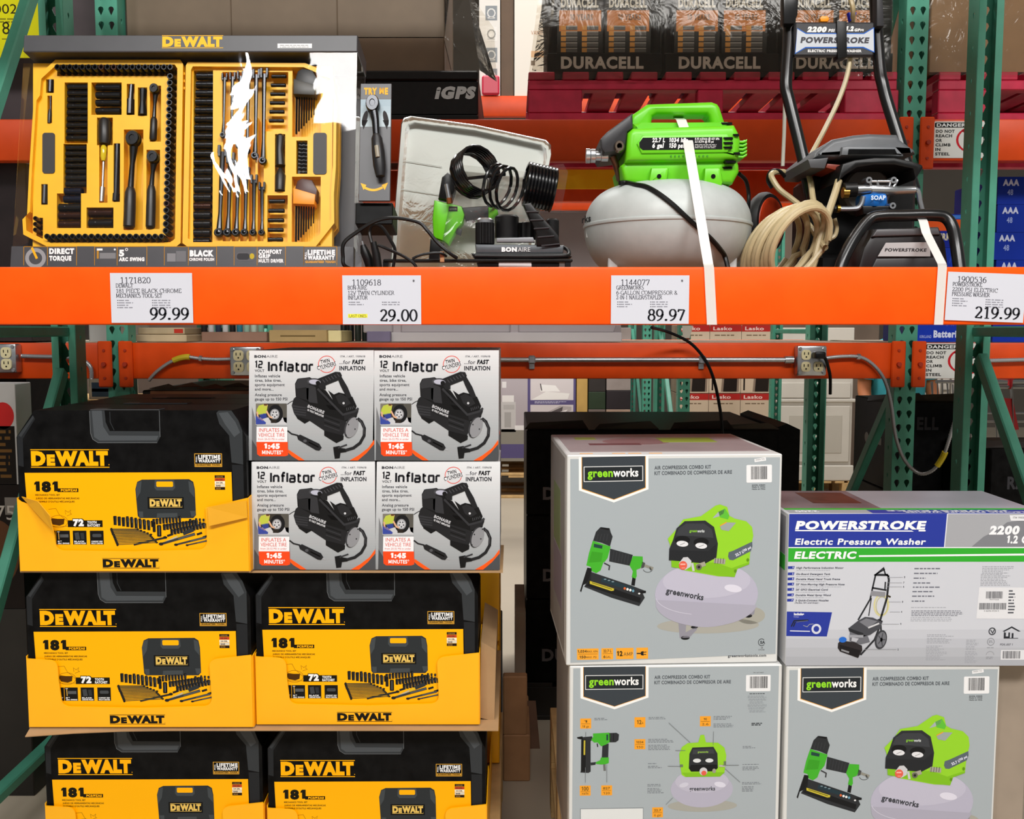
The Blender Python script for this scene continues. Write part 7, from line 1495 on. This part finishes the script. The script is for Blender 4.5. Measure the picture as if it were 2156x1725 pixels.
for i in range(7):
    v = at(724 + 15 * i, 716, 3.9); b = B(M(('#232826', '#1c1e24', '#3a4038')[i % 3], .3)); b.lathe([(.013, 0), (.013, .07), (.010, .078), (.010, .095), (0, .096)], (v.x, 3.9, ZLT + .001), 'z', 12); one('jar', b, 'dark jar in the row on the back deck beside the vanity cabinet', 'jar', 'jars on the back deck')
pc('grey_bin', 188, 717, 232, 640, 3.8, .4, M('#c0bfbc', .5), 'pale grey bin behind the perforated upright', 'bin')
b = B(M('#a59e90', .6)); b.prism(outline([(1436, 686), (1459, 686), (1452, 712), (1438, 712)], 3.40), 3.398, 3.40); b.add([at(1438, 712, 3.40), at(1452, 712, 3.40), at(1452, 716, 3.44), at(1438, 716, 3.44)], [[0, 1, 2, 3]]); one('cord_tag', b, 'small grey tag hanging on the black cord', 'tag', smooth=False)
# battery cartons of the next bay
BLU = M('#0f2a92', .4, 0, .06, 9, name='blue board')
def aaa(P, W, H): P.rect(0, 0, W, H, '#12309c', 1); P.text('AAA', W * .05, H * .32, H * .22, '#c8d0ee', W * .17, bold=.06); P.text('48', W * .10, H * .66, H * .2, '#93a4de', W * .06, bold=.03); P.text('Batteries', W * .4, H * .94, H * .2, '#c8d0ee', W * .4, bold=.04)
x0 = X(2088, 3.6); zz = ZLT + .001; r = random.Random(5)
for i in range(6):
    h = .1025; d = (.004, -.004, .006, -.006, .002, 0)[i]; carton('battery_carton', x0 + d, x0 + .36 + d, 3.6, 3.95, zz, zz + h - .001, BLU, ('blue battery carton at the bottom of the tall stack', 'blue battery carton second from the bottom of the tall stack', 'blue battery carton third from the bottom of the tall stack', 'blue battery carton fourth from the bottom of the tall stack', 'blue battery carton second from the top of the tall stack', 'blue battery carton on top of the tall stack')[i], 'box', 'blue battery cartons', aaa); zz += h
def bat2(P, W, H): P.rect(0, 0, W, H, '#1434a8', 1); P.text('AA', W * .55, H * .5, H * .3, '#2a48b8', W * .25, bold=.05); P.text('Batteries', W * .32, H * .86, H * .22, '#d4dcf4', W * .58, bold=.05); P.text('KIRKLAND', W * .06, H * .88, H * .09, '#aab8e8', W * .22)
def bat3(P, W, H): P.rect(0, 0, W, H, '#13289a', 1); P.rect(0, H * .03, W, H * .14, '#3f7fd8', 2); P.rect(0, H * .16, W, H * .5, '#e85a20', 2); P.text('KIRKLAND', W * .3, H * .78, H * .2, '#d8d0b8', W * .6, bold=.05)
x0 = X(1930, 3.62); zz = ZLT + .001
for i, (h, f, lab) in enumerate(((.12, bat2, 'blue Batteries carton at deck level between the uprights'), (.12, bat2, 'blue battery carton second in the stack between the uprights'), (.115, bat2, 'blue battery carton third in the stack between the uprights'), (.125, bat3, 'blue battery carton with an orange band on top of the stack between the uprights'))):
    carton('battery_carton', x0, x0 + .20, 3.62, 3.95, zz, zz + h - .001, BLU, lab, 'box', 'blue battery cartons', f); zz += h

# ---- under the eye-level beam
def letters(t, px, py, h, c_, w, Y, name='lettering', par=None, loc=None):
    P = Print([(0, 0), (1, 0), (1, 1), (0, 1)], 1, 1); 
    v = at(px, py, Y); H_ = h / 2000 * Y; Wd = w / 2000 * Y
    P.text(t, 0, 1, H_, c_, Wd, z=2, bold=.04)
    for i in range(len(P.v)): P.v[i] = P.v[i] + Vector((v.x, Y - .0006, v.z))
    return child_world(P, name, par, loc, smooth=False)
def bin_(px0, px1, pyt, Y, depth, label, rows, x1=None, wd=300):
    a = at(px0, 1400, Y); c = at(px1, pyt, Y); x1 = x1 or c.x; loc = (a.x, Y, 0)
    t = thing('battery_bin', loc, label, 'bin')
    z = .15; n = 3; H_ = (c.z - z) / n
    for i in range(n): b = B(BLK); b.box((a.x, Y, z + H_ * i + .001), (x1, Y + depth, z + H_ * (i + 1) - .001), .004); b.build('tray', t)
    for px, py, s, w in rows: letters(s, px, py, 26, '#77757a' if x1 < 1.1 else '#3d3c40', w, Y, par=t, loc=loc)
    b = B(DKB)
    for k, (fx, hh) in enumerate(((.12, .03), (.4, .022), (.7, .03), (.88, .015))):
        x = a.x + (x1 - a.x) * fx; b.add([(x - .12, Y + .02, c.z), (x + .12, Y + .02, c.z), (x + .10, Y + .05 + .05 * (k % 2), c.z + hh), (x - .10, Y + .05, c.z + hh * .7)], [[0, 1, 2, 3]])
    b.build('flap', t, smooth=False, solid=.003)
    pallet('wooden_pallet', a.x, x1, Y, Y + depth, 0, .148, DKB, 'dark pallet under the ' + label)
    return t
bin_(1108, 1640, 905, 3.55, .8, 'black battery bin behind the grey kit boxes', [(1143, 1052, 'DURACELL', 190), (1143, 1224, 'DURACELL', 190), (1141, 1392, 'DURACELL', 190)])
pc('black_carton', 1604, 1100, 1688, 905, 3.46, .3, BLK, 'black carton standing at the end of the battery bin', 'carton', y=0) if False else None
b = B(BLK); a = at(1640, 905, 3.6); bq = [(X(1640, 3.6) + .005, Z(905, 3.6) + .01), (X(1662, 3.6), Z(892, 3.6)), (X(1690, 3.6), Z(905, 3.6)), (X(1690, 3.6), .15), (X(1640, 3.6) + .005, .15)]
b.prism(bq, 3.6, 4.2); one('black_carton', b, 'black carton at the end of the battery bin near the white cabinet', 'carton', smooth=False)
b = B(DKB); b.box((X(1642, 3.6), 3.6, 0), (X(1690, 3.6), 4.2, .149)); one('dark_carton', b, 'dark low carton under the black carton near the white cabinet', 'carton', smooth=False)
b = B(BLK); b.prism(outline([(1545, 908), (1612, 882), (1616, 905), (1600, 912)], 3.9), 3.62, 3.9); one('black_flap', b, 'black cardboard flap sticking up behind the kit box top', 'flap', smooth=False) if False else None
t2 = bin_(1855, 2020, 846, 3.75, .38, 'black battery bin beside the upright with the looping conduit', [(1902, 1060, 'DUR', 90), (1930, 905, 'ELL', 46)], x1=1.80)
# circular marks on that bin's near side
for zc, yy in ((.30, 0), (.62, 0), (1.05, 0)):
    b = B(M('#8e8c8a', .5)); b.cyl((t2['_o'][0] - .0012, 3.98, zc), (t2['_o'][0] + .0005, 3.98, zc), .022, 16); b.box((t2['_o'][0] - .001, 3.82, zc - .016), (t2['_o'][0] + .0005, 3.94, zc + .012)); child_world(b, 'side_mark', t2, t2['_o'], smooth=False)
bin_(2068, 2400, 945, 3.36, .37, 'black battery bin at the view edge beside the near upright', [(2120, 1030, 'RACELL', 110)], x1=2.6)
b = B(M('#b9a998', .7, 0, .08, 10)); a = at(1084, 1480, 3.5); c = at(1107, 1290, 3.5); b.box((a.x, 3.50, .0), (c.x, 3.9, c.z), .002); one('cardboard_post', b, 'brownish cardboard corner post at the foot of the black bin', 'cardboard', smooth=False)
b = B(M('#7d5d4a', .7, 0, .12, 9, name='brown board')); b.prism(outline([(1108, 1478), (1128, 1478), (1150, 1725), (1152, 1900), (1132, 1900), (1126, 1700)], 3.30), 3.30, 3.31); one('cardboard_sheet', b, 'thin brown cardboard sheet leaning below the black bin', 'cardboard', smooth=False)
b = B(M('#b98a60', .7, 0, .14, 9, name='brown board')); b.box((-.03, 3.05, 0.0), (.06, 3.4, .16), .004); b.box((-.03, 3.05, .16), (.05, 3.09, .36), .004); one('broken_board', b, 'brown broken board on the floor in the gap between the stacks', 'board', smooth=False)
b = B(M('#3d4852', .5)); b.box((X(1048, 3.05), 3.02, .0), (X(1057, 3.05), 3.1, Z(1300, 3.02)), .003); one('dark_card', b, 'dark bluish card edge standing behind the yellow trays', 'cardboard', smooth=False)
# left of the tool cartons
def lb1(P, W, H): P.rect(0, 0, W, H, '#b9b7b6', 1); P.ell(W - 4, 10, 3.4, 4.2, '#c02828', 2); P.rect(W - 9, H * .42, W - .6, H, '#17110e', 2); P.micro(W - 8, H * .46, W - 1.5, 2, 8, '#6a4a24', z=3)
def lb2(P, W, H): P.rect(0, 0, W, H, '#1a1311', 1); P.ell(W - 9, H * .55, 8, 11, '#5a3a24', 2); P.text('75', W - 8, H * .28, 4.5, '#b8b0a8', 6, z=3); P.rect(W - 5, H * .1, W - 1, H * .24, '#7a746e', 2)
xr = X(28, 2.95)
carton('shop_carton', xr - .6, xr, 2.95, 3.4, .62, Z(1020, 2.95) - .002, BLK, 'dark printed carton at the side of the aisle bay, under the white one', 'carton', draw=lb2)
carton('shop_carton', xr - .6, xr - .003, 2.95, 3.05, Z(1020, 2.95), Z(808, 2.95), WHITE, 'white carton with a red circle beside the near rack upright', 'carton', draw=lb1)
carton('shop_carton', xr - .6, xr + .003, 2.95, 3.4, .0, .619, DKB, 'dark plain carton on the floor under the printed ones', 'carton')
pc('black_carton', -60, 1514, 68, 785, 3.65, .4, BLK, 'black carton below the outlet box cut off by the view edge', 'carton')
pc('label_carton', 60, 840, 116, 796, 4.6, .3, M('#c4c6bc', .5), 'white carton with a green and red label under the orange beam', 'carton', draw=bands([(.05, .25, .2, .9, '#b05a4a'), (.28, .2, .98, .8, '#8aa07a')]))
pc('label_carton', 188, 840, 238, 797, 4.6, .3, M('#c8cacc', .5), 'white carton with a blue label beside the perforated upright', 'carton', draw=bands([(.1, .1, 1, .8, '#3a5478'), (.1, .35, .8, .5, '#c0c0a8')]))
b = B(WOOD); b.box((-2.6, 4.55, 0), (-1.75, 5.0, Z(840, 4.6) - .001)); one('low_shelf', b, 'low wooden shelf block under the labelled cartons', 'shelf', smooth=False)
lt = thing('lozenge_carton', at(390, 830, 3.5), 'dark carton topped with brown lozenge shaped flaps behind the tool set cartons', 'carton')
a, c = at(302, 900, 3.5), at(760, 822, 3.5); b = B(DKB); b.box((a.x, 3.5, .15), (c.x, 4.2, c.z), .004); b.build('body', lt, smooth=False)
b = B(M('#6e3f1e', .5)); b.box((X(312, 3.49), 3.492, c.z - .016), (c.x, 3.5, c.z - .002)); b.build('edge_band', lt, smooth=False)
for k in range(9):
    px = 345 + 50 * k; py = 812 if k % 2 else 803; Yk = 3.56 if k % 2 == 0 else 3.66
    b = B(M('#8f5440' if k % 3 else '#5a4640', .4)); v = at(px, py, Yk); zf = c.z + .003
    b.add([(v.x - .055, Yk, zf), (v.x, Yk - .03, zf + .002), (v.x + .055, Yk, zf), (v.x, Yk + .05, zf + .014)], [[0, 1, 2, 3]]); b.build('lozenge_flap', lt, smooth=False, solid=.002)
pallet('wooden_pallet', a.x, c.x, 3.5, 4.2, 0, .148, DKB, 'dark pallet under the lozenge topped carton')

# ---- across the far aisle
YX = 6.3
frame('rack_upright', 1.143, YX, 7.35, 'pale green upright far behind the cord, seen edge-on beside the heater boxes', True, [((YX + .07, .4), (7.35, 1.5)), ((YX + .07, 2.0), (7.35, 1.5))])
frame('rack_upright', 1.18, 8.3, 9.35, 'dark green far upright with white holes showing through', True, [((8.37, .4), (9.35, 1.5))])
frame('rack_upright', 2.05, YX, 7.35, 'far green upright behind the white cabinet and the blue cartons', True, [((YX + .07, HC - .01), (7.35, HC - .01))])
frame('rack_upright', -1.9, YX, 7.35, 'far green upright behind the tool set display', True, [((YX + .07, .4), (7.35, 1.5))])
for (y0, y1, n) in ((445, 412, 'far orange beam across the aisle behind the compressor'), (250, 207, 'far upper orange beam below the white symbol cartons')):
    beam('rack_crossbar', -1.85, 2.0, YX - .07, Z(y0, YX), Z(y1, YX), n)
b = B(M('#2f62a8', .4)); b.box((-1.8, YX - .094, Z(414, YX)), (1.95, YX - .071, Z(402, YX)), .002); one('sign_strip', b, 'blue strip lying along the far orange beam', 'strip', smooth=False)
b = B(M('#ffd60a', .4)); a, c = at(1150, 398, YB - .01), at(1312, 347, YB - .01); b.box((a.x, YB - .006, a.z), (c.x, YB - .001, c.z), .001); one('yellow_glow_panel', b, 'yellow panel added as the glow on the orange rear beam beside the compressor', 'board', smooth=False)  # added panel, its yellow stands for a glow on the rear beam
def sym(P, W, H):
    P.rect(0, 0, W, H, '#e2dfd8', 1)
    for i in range(7):
        y0 = H - 17 - i * 13; P.rect(W * .3, y0, W * .86, y0 + 9, '#8a9094' if i != 2 else '#e8e6e0', 2); P.ring(W * .58, y0 + 4.5, 2.4, 2.6, .8, '#d8d8d4' if i != 2 else '#9a9a96', 3, n=10); P.line([(W * .4, y0 + 7.5), (W * .76, y0 + 7.5)], .8, '#d0d0cc', 3)
zb_ = Z(207, YX) + .001
carton('symbol_carton', X(1012, 6.35), X(1054, 6.35), 6.24, 6.6, zb_, zb_ + 1.0, WHITE, 'white carton with grey handling symbols between the two loaded pallets', 'carton', draw=sym)
def sym2(P, W, H): P.rect(0, 0, W, H, '#eae4d8', 1); P.text('VANITY', W * .5, H * .62, 2.6, '#b8845a', W * .44, z=2); P.rect(W * .5, H * .72, W * .9, H * .76, '#e0b890', 2); P.rect(W * .5, H * .78, W * .62, H * .81, '#7a6a5a', 2); P.micro(W * .4, H * .9, W * .9, 1.6, 1, '#8a7a6a'); P.rect(W * .55, H * .965, W * .95, H, '#3f6fc0', 2)
carton('symbol_carton', X(1083, 6.35), X(1150, 6.35), 6.24, 6.6, zb_, zb_ + 1.0, WHITE, 'plain white carton with faint orange print beside the battery trays', 'carton', draw=sym2)
carton('brown_carton', X(1056, 6.5), X(1081, 6.5), 6.25, 6.6, zb_, zb_ + 1.0, KR2, 'brown carton squeezed between the two white ones', 'carton')
b = B(M('#c01a3c', .4)); b.box((X(1016, 6.2), 6.20, zb_ - .0), (X(1052, 6.2), 6.238, zb_ + .12), .01); one('red_bag', b, 'small crimson bag in front of the white symbol carton', 'bag', smooth=False)
YV = 8.4
def vanity(P, W, H):
    P.rect(0, 0, W, H, '#b5abb0', 1); s = W / (1213 - 860); q = lambda px, py: ((px - 860) * s, (py - 690) * s)
    def R_(x0, y0, x1, y1, c_, z): a, b_ = q(x0, y0); c2, d = q(x1, y1); P.rect(a, b_, c2, d, c_, z)
    R_(1040, 932, 1213, 962, '#5e5580', 2); R_(1040, 900, 1104, 932, '#8f8a80', 2)
    R_(1057, 799, 1066, 812, '#e4e0e0', 2); R_(1057, 828, 1082, 842, '#e8e4e2', 3); R_(1055, 842, 1086, 906, '#c9c5c4', 2); R_(1060, 848, 1083, 858, '#b8b4b2', 3); R_(1062, 864, 1076, 896, '#aca8a6', 3); R_(1084, 892, 1106, 902, '#eae6e6', 3)
    R_(1111, 700, 1213, 960, '#5e5580', 2); R_(1117, 700, 1208, 838, '#d8cfd0', 3); R_(1117, 848, 1208, 890, '#d4cacb', 3); R_(1117, 893, 1208, 955, '#8f86a0', 3)
    a = [q(1118, 838), q(1150, 820), q(1200, 824), q(1196, 836)]; P.poly(a, '#efebe8', 4); P.poly([q(1140, 805), q(1170, 807), q(1180, 820), (q(1138, 820))], '#f4f0ee', 4); P.line([q(1138, 803), q(1141, 818)], 2 * s, '#4a4446', 5); P.poly([q(1120, 880), q(1180, 850), q(1204, 852), q(1204, 860), q(1140, 890)], '#b4aaaa', 4); P.poly([q(1136, 874), q(1186, 852), q(1184, 862), q(1136, 886)], '#5c5456', 5); P.poly([q(1150, 872), q(1196, 858), q(1190, 866), q(1156, 880)], '#efe9e8', 6); P.micro(*q(1126, 841), q(1196, 841)[0], 2.4 * s, 2, '#d8d4e4', z=4)
x0_, x1_ = X(860, YV), X(1213, YV)
carton('vanity_carton', x0_, x1_, YV, YV + .6, .383, Z(695, YV), WHITE, 'mauve vanity carton picturing a white washstand, far beyond the gap', 'carton', draw=vanity, bev=.002)
pallet('wooden_pallet', x0_, x1_, YV, YV + .8, .205, .175, WOOD, 'wooden pallet under the mauve vanity carton')
pallet('wooden_pallet', x0_, x1_, YV, YV + .8, 0, .203, WOOD, 'lower wooden pallet on the floor under the mauve vanity carton')
carton('tan_board', X(1215, YV), X(1238, YV), YV, YV + .5, 0, Z(690, YV), M('#c09a54', .6, 0, .08, 10), 'tan upright board beside the mauve vanity carton', 'board')
for k, (p0, p1, q0, q1, c_, lab) in enumerate(((1240, 1276, 825, 690, '#2b2422', 'dark carton on top of the narrow far column'), (1240, 1276, 862, 825.5, '#23351f', 'dark green carton in the narrow far column'), (1240, 1276, 1120, 862.5, '#6b5c56', 'brown grey carton at the foot of the narrow far column'), (1278, 1329, 822, 690, '#9a8d88', 'grey picture carton on top of the wide far column'), (1278, 1329, 862, 822.5, '#231a20', 'dark picture carton in the wide far column'), (1278, 1329, 1120, 862.5, '#a38876', 'tan picture carton at the foot of the wide far column'))):
    z0 = max(0, Z(q0, YV)); a, c = X(p0, YV), X(p1, YV); carton('picture_carton', a, c, YV, YV + .5, z0, Z(q1, YV), M(c_, .5, 0, .25, 3), lab, 'carton', draw=(lambda P, W, H: P.poly([(W * .1, H * .3), (W * .9, H * .2), (W * .8, H * .5), (W * .2, H * .6)], '#5a4c48', 1)) if k == 3 else None)
# heater boxes
def heater(P, W, H):
    P.rect(0, 0, W, H, '#c9b49c', 1); P.rect(0, 0, W, H * .095, '#b02a26', 2); P.text('Lasko', W * .1, H * .075, H * .05, '#e8c8c0', W * .6, z=3, bold=.03); P.micro(W * .15, H * .14, W * .8, 2, 1, '#7a6450', z=2); P.micro(W * .1, H * .3, W * .35, 2, 8, '#a08a74', z=2)
    P.poly([(W * .38, H * .98), (W * .44, H * .58), (W * .52, H * .53), (W * .92, H * .53), (W * .97, H * .58), (W * .95, H * .98)], '#8a7666', 2); P.poly([(W * .45, H * .98), (W * .5, H * .62), (W * .56, H * .58), (W * .86, H * .58), (W * .91, H * .64), (W * .88, H * .98)], '#241c18', 3); P.rect(W * .08, H * .78, W * .13, H * .96, '#241c18', 3)
for r in range(4):
    for cidx in range(2 if False else 3):
        a = X(1428 + 67 * cidx, YV); c = X(1428 + 67 * cidx + 66, YV); zt = Z(829, YV) + (1 - r) * .605; z0 = max(.0, zt - .60)
        if zt < .1: continue
        carton('heater_box', a, c, YV, YV + .35, z0, zt, M('#c9b49c', .6, 0, .05, 8), 'beige heater box with a red band, ' + ('topmost layer', 'upper layer', 'middle layer', 'bottom layer')[r] + (' beside the pale green upright', ' in the middle column', ' beside the white cabinet')[cidx], 'box', 'heater boxes', draw=heater)
# white cabinet on a pallet
def cabinet(px0, px1, pyb, pyt, lab, side=True):
    a, c = at(px0, pyb, YV), at(px1, pyt, YV); z0 = .16
    t = thing('white_cabinet', (a.x, YV, z0), lab, 'cabinet'); CW = M('#cfc8bd', .5, 0, .03, 5, name='cream paint'); w = c.x - a.x
    b = B(CW); b.box((a.x, YV, z0), (c.x, YV + .5, c.z), .006); b.build('carcass', t)
    b = B(CW); b.box((a.x - .02, YV - .02, Z(842, YV) - .02), (c.x + .02, YV, Z(842, YV) + .01), .006); b.build('waist_moulding', t); b = B(CW); b.box((a.x - .02, YV - .03, z0), (c.x + .02, YV, z0 + .14), .01); b.build('plinth', t)
    for k in range(2):
        x0 = a.x + w * (.04 + .48 * k); x1 = x0 + w * .44; zt, zb2 = Z(848, YV) - .03, z0 + .17
        b = B(CW); b.box((x0, YV - .018, zb2), (x1, YV, zt), .004); d = b.build('door', t)
        b = B(M('#bdb6aa', .5)); b.box((x0 + .07, YV - .022, zb2 + .08), (x1 - .07, YV - .017, zt - .08), .004); b.build('door_panel', d)
        b = B(M('#8a8378', .3, .7)); xx = x1 - .03 if k == 0 else x0 + .03; b.tube([(xx, YV - .04, zb2 + .5), (xx, YV - .04, zb2 + .75)], .009, 8); b.build('handle', d)
    b = B(CW); b.box((a.x + w * .04, YV - .018, Z(838, YV)), (c.x - w * .04, YV, Z(806, YV)), .004); d = b.build('drawer', t); b = B(M('#8a8378', .3, .7)); b.tube([(a.x + w * .4, YV - .035, Z(822, YV)), (a.x + w * .6, YV - .035, Z(822, YV))], .009, 8); b.build('handle', d)
    pallet('wooden_pallet', a.x - .05, c.x + .05, YV - .03, YV + .6, 0, .158, WOOD, 'wooden pallet under the ' + lab.split(' far')[0])
cabinet(1634, 1800, 1010, 690, 'cream panelled cabinet far behind the black perforated upright'); cabinet(1930, 2040, 1010, 760, 'second cream cabinet far behind the looping conduit')
# shopper in the far aisle
px_ = X(1895, 6.0); sk = M('#c47a4e', .55, name='skin'); sh = M('#35a3b0', .7, 0, .08, 20, name='teal cloth'); tr2 = M('#2a3040', .7, 0, .1, 20, name='dark cloth')
pr_ = thing('person', (px_, 6.0, 0), 'person in a teal short-sleeved shirt passing in the far aisle, one bare arm showing', 'person')
def limb(b, l, rs): b.tube(spline([(px_ + x, 6.0 + y, z) for x, y, z in l], 4), [rs[0] + (rs[-1] - rs[0]) * i / (4 * (len(l) - 1)) for i in range(4 * (len(l) - 1) + 1)], 12)
b = B(sk)
def body(b):
    b.use(sk); H_ = [(0, 1.70), (.05, 1.695), (.075, 1.66), (.08, 1.60), (.075, 1.54), (.05, 1.49), (.055, 1.45), (.12, 1.42), (.165, 1.36), (.16, 1.15), (.14, 1.02), (.165, .92), (.17, .85), (.10, .78), (0, .77)]
    b.lathe([(r, z) for r, z in H_][::-1], (px_, 6.0, 0), 'z', 20, sx=1.0, sy=.62)
    for s in (-1, 1):
        limb(b, [(s * .16, 0, 1.38), (s * .20, .02, 1.22), (s * .215, -.02, 1.08), (s * .19, -.12, .98), (s * .14, -.22, .95)], [.05, .028]); limb(b, [(s * .09, 0, .86), (s * .10, -.02, .48), (s * .10, .02, .08), (s * .10, -.03, .04)], [.085, .045])
        for f in range(5): limb(b, [(s * .14 - .02 + .011 * f, -.22, .95), (s * .13 - .02 + .010 * f, -.27, .945), (s * .13 - .018 + .010 * f, -.29, .925 + .004 * f)], [.010, .007])
        b.box((px_ + s * .10 - .05, 5.82, 0.0), (px_ + s * .10 + .05, 6.06, .06), .02)
    b.lathe([(.0, -.018), (.012, -.006), (.012, .012), (0, .02)], (px_, 5.945, 1.60), 'z', 8)
    for s in (-1, 1): b.lathe([(0, -.02), (.012, 0), (0, .02)], (px_ + s * .08, 6.0, 1.6), 'z', 8); b.use(BLK).lathe([(0, -.006), (.008, 0), (0, .006)], (px_ + s * .03, 5.955, 1.62), 'z', 8); b.use(sk)
    b.use(M('#8a4038', .5)).box((px_ - .022, 5.955, 1.545), (px_ + .022, 5.965, 1.553), .002)
body(b); b.build('body', pr_, ang=60)
b = B(sh); b.lathe([(.185, .90), (.18, 1.0), (.165, 1.1), (.18, 1.3), (.182, 1.37), (.13, 1.435), (.065, 1.46)], (px_, 6.0, 0), 'z', 20, sy=.66)
for s in (-1, 1): limb(b, [(s * .155, 0, 1.39), (s * .19, .01, 1.28), (s * .205, .01, 1.19)], [.066, .062])
b.build('shirt', pr_, ang=60)
b = B(tr2)
for s in (-1, 1): limb(b, [(s * .085, 0, .93), (s * .095, -.01, .7), (s * .10, -.02, .48), (s * .10, .02, .09)], [.112, .07])
b.build('trousers', pr_, ang=60)
b = B(M('#2a1c14', .6, 0, .2, 60)); b.lathe([(.083, 1.60), (.088, 1.66), (.07, 1.71), (0, 1.725)], (px_, 6.012, 0), 'z', 18, sy=.72); b.build('hair', pr_)
# shopping cart
cxl, cyl_ = X(2066, 4.9), 4.9
ct = thing('shopping_cart', (cxl + .3, cyl_, 0), 'grey wire shopping cart with a red seat flap beyond the green brace', 'shopping cart'); WIRE = M('#8c8e90', .3, .8, name='chrome wire')
zt_, zb_2 = Z(815, 4.9), Z(960, 4.9)
for y in (cyl_, cyl_ + .5):
    b = B(WIRE)
    for i in range(11): x = cxl + .9 * i / 10; b.tube([(x + .02, y, zb_2), (x - .02, y - (.02 if y == cyl_ else -.02), zt_)], .0035, 6)
    for z in (zb_2, (zb_2 + zt_) / 2, zt_): b.tube([(cxl, y, z), (cxl + .9, y, z)], .006 if z != zt_ else .01, 8)
    b.build('basket_side', ct)
b = B(WIRE)
for i in range(9): b.tube([(cxl + .02, cyl_ + .5 * i / 8, zb_2), (cxl + .92, cyl_ + .5 * i / 8, zb_2)], .0035, 6)
b.build('basket_floor', ct)
b = B(WIRE)
for i in range(9): b.tube([(cxl + .0, cyl_ + .5 * i / 8, zb_2), (cxl - .02, cyl_ + .5 * i / 8, zt_)], .0035, 6)
b.build('basket_end', ct)
b = B(M('#c8202a', .4)); b.prism([(cxl + .05, zt_ - .05), (cxl + .17, zt_ - .06), (cxl + .21, zt_ - .22), (cxl + .12, zt_ - .23)], cyl_ - .012, cyl_ - .004); b.build('seat_flap', ct)
b = B(M('#c8202a', .4)); b.tube([(cxl + .16, cyl_ - .01, zt_ + .05), (cxl + .16, cyl_ + .52, zt_ + .05)], .018, 10); b.tube([(cxl + .16, cyl_, zt_ + .05), (cxl + .16, cyl_, zt_ - .01)], .012, 8); b.tube([(cxl + .16, cyl_ + .5, zt_ + .05), (cxl + .16, cyl_ + .5, zt_ - .01)], .012, 8); b.build('handle', ct)
b = B(WIRE)
for y in (cyl_, cyl_ + .5): b.tube([(cxl + .05, y, zb_2), (cxl + .12, y, .25), (cxl + .85, y, .22), (cxl + .85, y, zb_2)], .012, 8)
b.build('undercarriage', ct)
for x in (.14, .83):
    for y in (cyl_, cyl_ + .5): b = B(BLK); b.cyl((cxl + x, y - .015, .06), (cxl + x, y + .015, .06), .06, 18); b.use(WIRE); b.tube([(cxl + x, y, .06), (cxl + x, y, .24)], .012, 8); b.build('wheel', ct)
# stock on the far wall side so the aisle ends in goods
for k, (x0, x1, c_, lab) in enumerate(((-4.6, -3.0, '#5a4a40', 'tall dark brown pallet load far behind the first upright'), (-2.9, -1.7, '#776a5e', 'grey brown pallet load far behind the tool set display'), (2.6, 3.7, '#6b5a4c', 'brown pallet load far behind the blue cartons'), (-1.6, -.75, '#6a5c54', 'brown pallet load far behind the inflator boxes'))):
    carton('pallet_load', x0, x1, 9.6, 10.6, 0, 2.6, M(c_, .7, 0, .2, 2), lab, 'carton')
for o in sc.objects:
    if '_o' in o: del o['_o']
